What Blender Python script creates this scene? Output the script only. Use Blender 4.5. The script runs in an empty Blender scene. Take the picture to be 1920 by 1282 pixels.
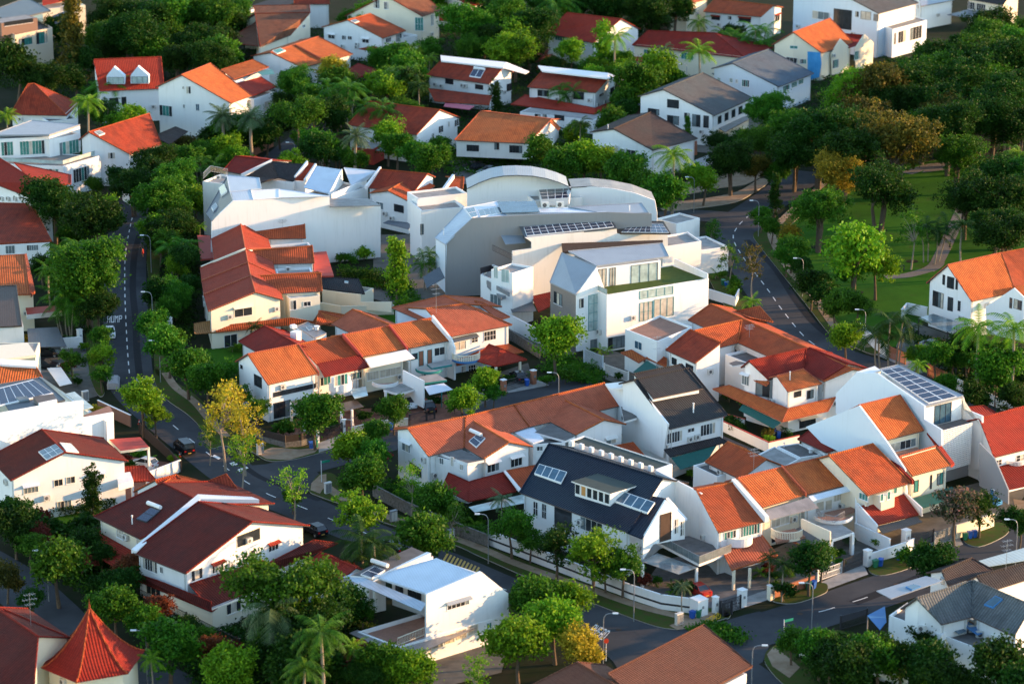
import bpy, math, random
from math import radians, sin, cos, tan, pi
from mathutils import Vector
V = Vector
# ---------------------------------------------------------------- camera geometry
FPX, CX, CY, CAMH, PIT = 5500.0, 960.0, 641.0, 140.0, radians(17.3)
CP, SP = cos(PIT), sin(PIT)
CAM = V((0, 0, CAMH))
SC = bpy.context.scene
COL = SC.collection
UP = V((0, 0, 1))
def ray(px, py):
    a, b = (px - CX) / FPX, (CY - py) / FPX
    return V((a, CP + b * SP, -SP + b * CP))
def at(px, py, z=0.0):                      # the point of the place seen at a photo pixel, at height z
    d = ray(px, py)
    return CAM + d * ((z - CAMH) / d.z)
def onplane(px, py, p0, n):
    d = ray(px, py)
    return CAM + d * ((p0 - CAM).dot(n) / d.dot(n))
def proj(p):
    q = p - CAM
    d = q.y * CP - q.z * SP
    return CX + FPX * q.x / d, CY - FPX * (q.y * SP + q.z * CP) / d, d
def hz(v):
    v = V((v.x, v.y, 0)); return v.normalized()
# ---------------------------------------------------------------- materials
MAT = {}
class NT:
    def __init__(s, name):
        s.m = bpy.data.materials.new(name); s.m.use_nodes = True
        s.t = s.m.node_tree; s.t.nodes.clear()
        s.out = s.n('ShaderNodeOutputMaterial')
        s.b = s.n('ShaderNodeBsdfPrincipled'); s.l(s.b.outputs[0], s.out.inputs[0])
    def n(s, k, **kw):
        o = s.t.nodes.new(k)
        for a, b in kw.items(): setattr(o, a, b)
        return o
    def l(s, a, b): s.t.links.new(a, b)
    def val(s, sock, v):
        if hasattr(v, 'is_linked') or hasattr(v, 'links'): s.l(v, sock)
        else: sock.default_value = v
    def math(s, op, a, b=0.0, clamp=False):
        o = s.n('ShaderNodeMath', operation=op); o.use_clamp = clamp
        s.val(o.inputs[0], a); s.val(o.inputs[1], b); return o.outputs[0]
    def noise(s, vec, scale, detail=3.0, rough=.55):
        o = s.n('ShaderNodeTexNoise'); o.inputs['Scale'].default_value = scale
        o.inputs['Detail'].default_value = detail; o.inputs['Roughness'].default_value = rough
        s.l(vec, o.inputs['Vector']); return o.outputs[0]
    def ramp(s, fac, stops):
        o = s.n('ShaderNodeValToRGB'); e = o.color_ramp.elements
        e[0].position, e[0].color = stops[0][0], c4(stops[0][1])
        e[1].position, e[1].color = stops[-1][0], c4(stops[-1][1])
        for p, c in stops[1:-1]:
            k = e.new(p); k.color = c4(c)
        s.l(fac, o.inputs[0]); return o.outputs[0]
    def mix(s, fac, a, b, typ='MIX'):
        o = s.n('ShaderNodeMix', data_type='RGBA', blend_type=typ)
        s.val(o.inputs[0], fac)
        for k, v in ((6, a), (7, b)):
            if isinstance(v, tuple): o.inputs[k].default_value = c4(v)
            else: s.l(v, o.inputs[k])
        return o.outputs[2]
    def bump(s, h, st, dist=.05):
        o = s.n('ShaderNodeBump'); o.inputs['Strength'].default_value = st
        o.inputs['Distance'].default_value = dist; s.l(h, o.inputs['Height']); s.l(o.outputs[0], s.b.inputs['Normal'])
def c4(c): return tuple(c) + (1.0,) if len(c) == 3 else tuple(c)
def mul(c, k): return tuple(min(1, x * k) for x in c)
def m_wall(key, col, dirt=.35, rough=.75):
    n = NT('plaster_' + key); g = n.n('ShaderNodeNewGeometry'); tc = g.outputs['Position']
    mp = n.n('ShaderNodeMapping'); mp.inputs['Scale'].default_value = (1.6, 1.6, .16); n.l(tc, mp.inputs[0])
    st = n.noise(mp.outputs[0], 1.3, 4)
    bl = n.noise(tc, .35, 4)
    f1 = n.ramp(st, [(.5, (0, 0, 0)), (.74, (1, 1, 1))])
    f2 = n.ramp(bl, [(.35, (0, 0, 0)), (.75, (1, 1, 1))])
    d = n.mix(1.0, f1, f2, 'MULTIPLY')
    dc = (col[0] * .55, col[1] * .55, col[2] * .5)
    base = n.mix(n.math('MULTIPLY', d, dirt), col, dc)
    base = n.mix(n.math('MULTIPLY', bl, .14), base, mul(col, .8))
    n.l(base, n.b.inputs['Base Color']); n.b.inputs['Roughness'].default_value = rough
    n.bump(n.noise(tc, 9, 2), .12, .02)
    MAT[key] = n.m
def m_tile(key, col, lit=None, old=.3, su=.36, sv=.40, rough=.8, bump=1.0, spec=.12, black=(.03, .02, .018)):
    """pantiles: rolls across u, courses up v (uv in metres)"""
    n = NT('rooftile_' + key); tc = n.n('ShaderNodeUVMap').outputs[0]
    sp = n.n('ShaderNodeSeparateXYZ'); n.l(tc, sp.inputs[0])
    geo = n.n('ShaderNodeNewGeometry').outputs['Position']
    roll = n.math('ABSOLUTE', n.math('SINE', n.math('MULTIPLY', sp.outputs[0], pi / su)))
    course = n.math('FRACT', n.math('MULTIPLY', sp.outputs[1], -1 / sv))
    cell = n.n('ShaderNodeTexWhiteNoise', noise_dimensions='2D')
    cb = n.n('ShaderNodeCombineXYZ')
    n.l(n.math('FLOOR', n.math('MULTIPLY', sp.outputs[0], 1 / su)), cb.inputs[0])
    n.l(n.math('FLOOR', n.math('MULTIPLY', sp.outputs[1], 1 / sv)), cb.inputs[1])
    n.l(cb.outputs[0], cell.inputs['Vector'])
    base = n.mix(n.math('MULTIPLY', cell.outputs[0], .55), col, lit or mul(col, 1.35))  # second tile colour, mixed in at random tile by tile
    ns = n.noise(geo, .55, 5, .62)
    f = n.ramp(ns, [(.42, (0, 0, 0)), (.72, (1, 1, 1))])
    base = n.mix(n.math('MULTIPLY', f, old), base, black)
    n2 = n.ramp(n.noise(geo, 3.5, 3), [(.3, (0, 0, 0)), (.7, (1, 1, 1))])
    base = n.mix(n.math('MULTIPLY', n2, .22), base, mul(col, .6))
    sm = n.n('ShaderNodeMapping'); sm.inputs['Scale'].default_value = (1.5, .16, 1); n.l(tc, sm.inputs[0])
    run = n.ramp(n.noise(sm.outputs[0], 1.0, 4, .6), [(.5, (0, 0, 0)), (.72, (1, 1, 1))])
    base = n.mix(n.math('MULTIPLY', run, old * .9), base, mul(col, .32))
    tone = n.ramp(n.noise(geo, .16, 3), [(.35, (0, 0, 0)), (.65, (1, 1, 1))])
    base = n.mix(n.math('MULTIPLY', tone, .4), base, (col[0] * .8, col[1] * 1.05 + .012, col[2] * 1.1 + .012))
    gap = n.ramp(roll, [(.05, (1, 1, 1)), (.6, (0, 0, 0))])
    base = n.mix(n.math('MULTIPLY', gap, .7), base, mul(col, .35))
    cg = n.ramp(course, [(0, (1, 1, 1)), (.2, (0, 0, 0))])
    base = n.mix(n.math('MULTIPLY', cg, .35), base, mul(col, .4))
    n.l(base, n.b.inputs['Base Color'])
    n.b.inputs['Roughness'].default_value = rough; n.b.inputs['Specular IOR Level'].default_value = spec
    n.bump(n.math('ADD', roll, n.math('MULTIPLY', course, -.7)), bump, .07)
    MAT[key] = n.m
def m_seam(key, col, su=.45, rough=.42, metal=.3, old=.2):
    n = NT('metal_sheet_' + key); tc = n.n('ShaderNodeUVMap').outputs[0]
    sp = n.n('ShaderNodeSeparateXYZ'); n.l(tc, sp.inputs[0])
    geo = n.n('ShaderNodeNewGeometry').outputs['Position']
    fr = n.math('FRACT', n.math('MULTIPLY', sp.outputs[0], 1 / su))
    rib = n.ramp(fr, [(0, (1, 1, 1)), (.12, (0, 0, 0)), (.9, (0, 0, 0)), (1, (1, 1, 1))])
    base = n.mix(n.math('MULTIPLY', rib, .45), col, mul(col, .45))
    ns = n.ramp(n.noise(geo, .5, 5), [(.4, (0, 0, 0)), (.75, (1, 1, 1))])
    base = n.mix(n.math('MULTIPLY', ns, old), base, mul(col, .4))
    n.l(base, n.b.inputs['Base Color']); n.b.inputs['Roughness'].default_value = rough
    n.b.inputs['Metallic'].default_value = metal
    n.bump(rib, .6, .05); MAT[key] = n.m
def m_plain(key, col, rough=.6, metal=0, var=.15, scale=2., col2=None, bump=.1, spec=.3):
    n = NT(key); g = n.n('ShaderNodeNewGeometry').outputs['Position']
    f = n.ramp(n.noise(g, scale, 5, .6), [(.3, (0, 0, 0)), (.7, (1, 1, 1))])
    b = n.mix(n.math('MULTIPLY', f, var), col, col2 or mul(col, .45))
    n.l(b, n.b.inputs['Base Color']); n.b.inputs['Roughness'].default_value = rough
    n.b.inputs['Metallic'].default_value = metal; n.b.inputs['Specular IOR Level'].default_value = .08 if rough > .8 else spec
    if bump: n.bump(n.noise(g, scale * 6, 2), bump, .02)
    MAT[key] = n.m
def m_glass(key, col, rough=.08):
    n = NT('glass_' + key); g = n.n('ShaderNodeNewGeometry').outputs['Position']
    f = n.noise(g, .9, 2)
    b = n.mix(f, mul(col, .45), mul(col, 1.5))
    n.l(b, n.b.inputs['Base Color']); n.b.inputs['Roughness'].default_value = rough
    n.b.inputs['Specular IOR Level'].default_value = .6; MAT[key] = n.m
def m_leaf(key, c1, c2, c3, trans=.35):
    n = NT('foliage_' + key); g = n.n('ShaderNodeNewGeometry'); oi = n.n('ShaderNodeObjectInfo')
    ns = n.noise(g.outputs['Position'], .45, 2)
    a = n.math('ADD', n.math('MULTIPLY', g.outputs['Random Per Island'], .4), n.math('MULTIPLY', ns, .85))
    a = n.math('ADD', a, n.math('MULTIPLY', oi.outputs['Random'], .22))
    base = n.ramp(n.math('SUBTRACT', a, .24), [(.15, c1), (.5, c2), (.92, c3)])
    hs = n.n('ShaderNodeHueSaturation'); n.l(base, hs.inputs['Color'])
    n.l(n.math('ADD', .48, n.math('MULTIPLY', oi.outputs['Random'], .035)), hs.inputs['Hue'])
    n.l(hs.outputs[0], n.b.inputs['Base Color']); n.b.inputs['Roughness'].default_value = .55
    n.b.inputs['Specular IOR Level'].default_value = .12
    tr = n.n('ShaderNodeBsdfTranslucent'); n.l(hs.outputs[0], tr.inputs[0])
    mx = n.n('ShaderNodeMixShader'); mx.inputs[0].default_value = trans
    n.l(n.b.outputs[0], mx.inputs[1]); n.l(tr.outputs[0], mx.inputs[2]); n.l(mx.outputs[0], n.out.inputs[0])
    MAT[key] = n.m
def m_asphalt():
    n = NT('asphalt'); g = n.n('ShaderNodeNewGeometry').outputs['Position']
    f = n.ramp(n.noise(g, .12, 5, .6), [(.35, (.042, .046, .052)), (.7, (.078, .081, .086))])
    f2 = n.noise(g, 14, 2)
    b = n.mix(n.math('MULTIPLY', f2, .35), f, (.03, .03, .032))
    f3 = n.ramp(n.noise(g, .6, 6, .7), [(.60, (0, 0, 0)), (.66, (1, 1, 1))])
    b = n.mix(n.math('MULTIPLY', f3, .4), b, (.035, .035, .038))
    n.l(b, n.b.inputs['Base Color']); n.b.inputs['Roughness'].default_value = .95; n.b.inputs['Specular IOR Level'].default_value = .12
    n.bump(f2, .3, .02); MAT['asphalt'] = n.m
def m_pave(key, col, su=.6, mort=.5):
    n = NT('paving_' + key); g = n.n('ShaderNodeNewGeometry').outputs['Position']
    br = n.n('ShaderNodeTexBrick'); br.inputs['Scale'].default_value = 1 / su
    br.inputs['Color1'].default_value = c4(col); br.inputs['Color2'].default_value = c4(mul(col, .75))
    br.inputs['Mortar'].default_value = c4(mul(col, mort)); br.inputs['Mortar Size'].default_value = .03
    n.l(g, br.inputs['Vector'])
    f = n.ramp(n.noise(g, .5, 5), [(.35, (0, 0, 0)), (.7, (1, 1, 1))])
    b = n.mix(n.math('MULTIPLY', f, .5), br.outputs[0], mul(col, .45))
    n.l(b, n.b.inputs['Base Color']); n.b.inputs['Roughness'].default_value = .8; MAT[key] = n.m
def m_solar():
    n = NT('solar_cells'); tc = n.n('ShaderNodeUVMap').outputs[0]
    sp = n.n('ShaderNodeSeparateXYZ'); n.l(tc, sp.inputs[0])
    def grid(o, s, w):
        fr = n.math('FRACT', n.math('MULTIPLY', o, 1 / s)); return n.math('LESS_THAN', fr, w)
    fine = n.math('MAXIMUM', grid(sp.outputs[0], .17, .12), grid(sp.outputs[1], .17, .12))
    b = n.mix(n.math('MULTIPLY', fine, .5), (.012, .018, .045), (.10, .13, .2))
    n.l(b, n.b.inputs['Base Color']); n.b.inputs['Roughness'].default_value = .12; MAT['solar'] = n.m

m_wall('white', (.80, .815, .80), .38); m_wall('cream', (.80, .73, .56), .25); m_wall('beige', (.62, .53, .40), .3)
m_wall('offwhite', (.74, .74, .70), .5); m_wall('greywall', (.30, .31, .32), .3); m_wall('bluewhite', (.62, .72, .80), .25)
m_wall('oldwhite', (.66, .66, .62), .85); m_wall('brownwall', (.20, .12, .09), .3); m_wall('taupe', (.27, .265, .26), .35)
m_tile('orange', (.50, .12, .035), (.66, .19, .055), .42); m_tile('terracotta', (.43, .078, .026), (.54, .12, .04), .5)
m_tile('red', (.38, .038, .020), (.46, .06, .03), .35); m_tile('maroon', (.25, .022, .014), (.33, .036, .02), .45)
m_tile('salmon', (.46, .11, .055), (.56, .15, .075), .4); m_tile('rust', (.31, .042, .020), (.42, .075, .03), .65)
m_tile('oldbrown', (.20, .075, .04), (.28, .11, .06), .6); m_tile('darkbrown', (.07, .05, .045), (.10, .07, .06), .4)
m_tile('blackbrown', (.045, .04, .042), (.07, .06, .06), .35); m_tile('slate', (.014, .02, .036), (.022, .03, .052), .15, rough=.45)
m_tile('greytile', (.13, .13, .135), (.2, .2, .2), .6, su=.4); m_tile('bluegrey', (.10, .125, .16), (.13, .16, .2), .3)
m_tile('greyroof', (.10, .10, .105), (.13, .13, .13), .35); m_tile('tan', (.40, .18, .07), (.5, .25, .1), .3)
m_tile('brickred', (.34, .050, .026), (.42, .075, .038), .35); m_tile('darkmaroon', (.115, .017, .012), (.165, .028, .018), .5); m_tile('deepred', (.27, .020, .012), (.34, .034, .018), .35); m_tile('copperbrown', (.17, .065, .04), (.21, .085, .05), .2, su=.34, sv=.5)
m_seam('seamblue', (.42, .50, .58), .45, metal=.1); m_seam('seamgrey', (.30, .34, .38), .4, metal=.1); m_seam('seamdark', (.10, .115, .13), .4)
m_seam('seamwhite', (.62, .70, .78), .3, metal=0); m_seam('cladding', (.20, .18, .165), .35, metal=0); m_seam('seamgreen', (.05, .22, .19), .35, metal=0)
m_seam('seambrown', (.10, .07, .05), .35); m_seam('polycarb', (.40, .50, .50), .6, .2, 0); m_seam('seamrust', (.33, .30, .28), .3, old=.7)
m_plain('concrete', (.36, .35, .33), .85, var=.6, scale=.8); m_plain('darkconc', (.16, .155, .15), .85, var=.6, scale=.9)
m_plain('membrane', (.045, .06, .05), .7, var=.5, scale=.6); m_plain('whitepaint', (.80, .80, .78), .55, var=.1)
m_plain('fascia', (.10, .07, .06), .6); m_plain('frame_dark', (.035, .035, .04), .4); m_plain('frame_white', (.78, .78, .75), .5, var=.05)
m_plain('metalgrey', (.30, .32, .34), .45, metal=.5); m_plain('acgrey', (.62, .62, .58), .55, var=.2); m_plain('fan', (.05, .05, .055), .5)
m_plain('steel', (.45, .48, .50), .35, metal=.7); m_plain('lamp_head', (.72, .76, .78), .4); m_plain('door_wood', (.30, .12, .07), .55)
m_plain('brick', (.40, .16, .09), .8, var=.5, scale=5.); m_plain('stone', (.22, .21, .19), .9, var=.8, scale=3., col2=(.06, .06, .055))
m_plain('turf', (.085, .12, .03), .9, var=.5, scale=1.2); m_plain('grass', (.035, .125, .008), .95, var=.7, scale=.25, col2=(.018, .06, .006), bump=.5)
m_plain('verge', (.035, .085, .010), .95, var=.8, scale=.8, col2=(.085, .05, .025), bump=.5)
m_plain('soil', (.026, .024, .015), .95, var=.9, scale=.3, col2=(.010, .022, .005), bump=.5)
m_plain('yard', (.16, .15, .13), .9, var=.7, scale=.6); m_plain('pinkyard', (.24, .11, .075), .85, var=.5, scale=1.5)
m_plain('walk', (.34, .26, .18), .9, var=.7, scale=.7, col2=(.2, .12, .07)); m_plain('kerb', (.33, .32, .29), .9, var=.5, scale=1.5)
m_plain('roadpatch', (.028, .029, .032), .85, var=.3, scale=2); m_plain('paint', (.75, .75, .72), .6, var=.35, scale=4, col2=(.35, .35, .34))
m_plain('yellowpaint', (.62, .38, .07), .6, var=.45, scale=4, col2=(.2, .15, .06)); m_plain('bark', (.14, .105, .075), .9, var=.6, scale=4)
m_plain('palebark', (.30, .26, .20), .9, var=.5, scale=4); m_plain('bluebin', (.02, .10, .42), .45); m_plain('greenbin', (.02, .16, .08), .45)
m_plain('blacktyre', (.02, .02, .02), .7); m_plain('carwhite', (.75, .77, .78), .25, var=0, bump=0); m_plain('carblack', (.012, .013, .016), .15, var=0, bump=0)
m_plain('cargrey', (.20, .22, .24), .25, var=0, bump=0); m_plain('carcover', (.36, .38, .40), .6, var=.4, scale=3); m_plain('carred', (.35, .03, .02), .25, var=0, bump=0)
m_plain('redlight', (.5, .01, .01), .3); m_plain('bluetarp', (.02, .20, .48), .7, var=.5, scale=.8, col2=(.1, .4, .7)); m_plain('greentarp', (.01, .10, .085), .7, var=.4)
m_plain('signgreen', (.02, .30, .20), .5); m_plain('skin', (.42, .24, .16), .6); m_plain('cloth_red', (.42, .03, .03), .8); m_plain('cloth_dark', (.03, .03, .05), .8)
m_plain('hair', (.02, .015, .012), .7); m_plain('conered', (.65, .06, .02), .5); m_plain('yellowbike', (.65, .42, .02), .4)
m_plain('tealpaint', (.02, .22, .22), .5); m_plain('bluepaint', (.05, .20, .45), .5); m_plain('gravel', (.10, .10, .105), .9, var=.9, scale=5., col2=(.03, .03, .03))
m_plain('pink', (.5, .12, .16), .6); m_plain('brownstone', (.09, .06, .045), .85, var=.6, scale=2.); m_plain('redpaint', (.45, .06, .04), .6, var=.3)
m_plain('woodfence', (.045, .035, .03), .7, var=.4, scale=3); m_plain('litroom', (.5, .25, .08), .6)
m_glass('dark', (.03, .035, .04)); m_glass('teal', (.05, .22, .19), .15); m_glass('curtain', (.50, .46, .38), .3); m_glass('greyglass', (.16, .20, .21), .1)
m_glass('blueglass', (.05, .11, .16)); m_glass('paleglass', (.38, .48, .46), .15)
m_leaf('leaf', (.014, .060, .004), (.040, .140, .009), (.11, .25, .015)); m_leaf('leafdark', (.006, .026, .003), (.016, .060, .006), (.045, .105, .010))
m_leaf('leafbright', (.04, .13, .006), (.11, .26, .010), (.26, .40, .02)); m_leaf('leafgold', (.10, .12, .010), (.32, .26, .02), (.55, .44, .035))
m_leaf('leafbrown', (.02, .032, .006), (.07, .075, .012), (.24, .16, .025)); m_leaf('leafblue', (.04, .075, .035), (.08, .14, .06), (.15, .22, .10))
m_leaf('leafpink', (.02, .035, .012), (.05, .075, .03), (.34, .16, .15)); m_leaf('leafred', (.06, .02, .012), (.14, .04, .02), (.3, .07, .03))
def m_lawn():
    n = NT('lawn'); g = n.n('ShaderNodeNewGeometry').outputs['Position']
    b = n.ramp(n.noise(g, .09, 5, .65), [(.3, (.022, .075, .006)), (.55, (.04, .125, .009)), (.8, (.075, .15, .014))])
    w = n.ramp(n.noise(g, .22, 6, .7), [(.58, (0, 0, 0)), (.68, (1, 1, 1))]); b = n.mix(n.math('MULTIPLY', w, .55), b, (.07, .06, .022))
    b = n.mix(n.math('MULTIPLY', n.noise(g, 5, 2), .4), b, (.015, .05, .005))
    n.l(b, n.b.inputs['Base Color']); n.b.inputs['Roughness'].default_value = .95; n.b.inputs['Specular IOR Level'].default_value = .05; n.bump(n.noise(g, 6, 2), .6, .08); MAT['grass'] = n.m
m_lawn(); m_asphalt(); m_solar(); m_pave('parkpath', (.19, .16, .135), .5); m_pave('tilefloor', (.30, .27, .24), .6); m_pave('terrafloor', (.40, .20, .13), .6)
# ---------------------------------------------------------------- mesh builder
class MB:
    def __init__(s): s.v = []; s.f = []; s.uv = []; s.mi = []; s.mats = []
    def m(s, key):
        if key not in s.mats: s.mats.append(key)
        return s.mats.index(key)
    def poly(s, pts, mat, uv=None):
        k = len(s.v); s.v += [tuple(p) for p in pts]; s.f.append(tuple(range(k, k + len(pts))))
        s.mi.append(s.m(mat)); s.uv.append(uv or autouv(pts))
    def slab(s, pts, t, mat, side=None, uvdir=None, down=None):
        side = side or mat; d = down or V((0, 0, -t)); lo = [p + d for p in pts]
        n = len(pts)
        if n == 4 and abs((pts[3] - pts[0]).dot(nrm(pts[:3]))) > .015:
            uv = roofuv(pts, uvdir) if uvdir else autouv(pts)
            for t3 in ((0, 1, 2), (0, 2, 3)):
                s.poly([pts[i] for i in t3], mat, [uv[i] for i in t3]); s.poly([lo[i] for i in t3][::-1], side)
        else: s.poly(pts, mat, roofuv(pts, uvdir) if uvdir else None); s.poly(lo[::-1], side)
        for i in range(n): s.poly([pts[i], lo[i], lo[(i + 1) % n], pts[(i + 1) % n]], side)
    def box(s, c, e, h, mat, n=None):       # centre, half-extents along e (horizontal), its normal, z
        e = hz(e); n = V((-e.y, e.x, 0)); a, b, z = h
        P = [c + e * (sx * a) + n * (sy * b) + UP * (sz * z) for sz in (-1, 1) for sx, sy in ((-1, -1), (1, -1), (1, 1), (-1, 1))]
        for q in ((4, 5, 6, 7), (3, 2, 1, 0), (0, 1, 5, 4), (1, 2, 6, 5), (2, 3, 7, 6), (3, 0, 4, 7)): s.poly([P[i] for i in q], mat)
    def tube(s, p, q, r0, r1=None, n=6, mat='bark', cap=True):
        r1 = r0 if r1 is None else r1; d = (q - p)
        if d.length < 1e-6: return
        d = d.normalized(); a = d.orthogonal().normalized(); b = d.cross(a)
        A = [p + a * (r0 * cos(2 * pi * i / n)) + b * (r0 * sin(2 * pi * i / n)) for i in range(n)]
        B = [q + a * (r1 * cos(2 * pi * i / n)) + b * (r1 * sin(2 * pi * i / n)) for i in range(n)]
        for i in range(n): s.poly([A[i], A[(i + 1) % n], B[(i + 1) % n], B[i]], mat)
        if cap: s.poly(B, mat); s.poly(A[::-1], mat)
    def build(s, name, parent=None, loc=None, smooth=False):
        me = bpy.data.meshes.new(name); loc = loc or V((0, 0, 0))
        me.from_pydata([(x - loc.x, y - loc.y, z - loc.z) for x, y, z in s.v], [], s.f)
        for k in s.mats: me.materials.append(MAT[k])
        me.polygons.foreach_set('material_index', s.mi)
        L = me.uv_layers.new(name='UVMap'); fl = [c for u in s.uv for p in u for c in p]
        L.data.foreach_set('uv', fl)
        if smooth: me.polygons.foreach_set('use_smooth', [True] * len(s.f))
        me.update()
        o = bpy.data.objects.new(name, me); COL.objects.link(o)
        if parent: o.parent = parent
        return o
def autouv(pts):
    n = nrm(pts); a = V((-n.y, n.x, 0))
    a = a.normalized() if a.length > .05 else V((1, 0, 0)); b = n.cross(a)
    o = pts[0]; return [((p - o).dot(a), (p - o).dot(b)) for p in pts]
def nrm(pts):
    n = V((0, 0, 0)); k = len(pts)
    for i in range(k):
        a, b = pts[i] - pts[0], pts[(i + 1) % k] - pts[0]; n += a.cross(b)
    return n.normalized() if n.length > 1e-9 else V((0, 0, 1))
def roofuv(pts, ud):
    n = nrm(pts)
    if n.z < 0: n = -n
    u = V(ud) - n * V(ud).dot(n); u.normalize(); v = n.cross(u)
    return [(p.dot(u), p.dot(v)) for p in pts]
def tagit(o, label, cat, group=None, kind=None):
    if label: o['label'] = label
    if cat: o['category'] = cat
    if group: o['group'] = group
    if kind: o['kind'] = kind
def empty(name, loc, label, cat, group=None):
    o = bpy.data.objects.new(name, None); COL.objects.link(o); o.location = loc; o.empty_display_size = .3
    tagit(o, label, cat, group); return o
def inpoly(p, pts, n):
    ax = max(range(3), key=lambda i: abs(n[i])); i0, i1 = [i for i in range(3) if i != ax]
    c = False; j = len(pts) - 1; x, y = p[i0], p[i1]
    for i in range(len(pts)):
        xi, yi, xj, yj = pts[i][i0], pts[i][i1], pts[j][i0], pts[j][i1]
        if (yi > y) != (yj > y) and x < (xj - xi) * (y - yi) / (yj - yi) + xi: c = not c
        j = i
    return c
FOOT = []
LAND = []      # landmarks (x, y, phrase)
WARN = []
def PZ(p, z):
    return at(p[0], p[1], p[2] if len(p) > 2 else z)
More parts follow.
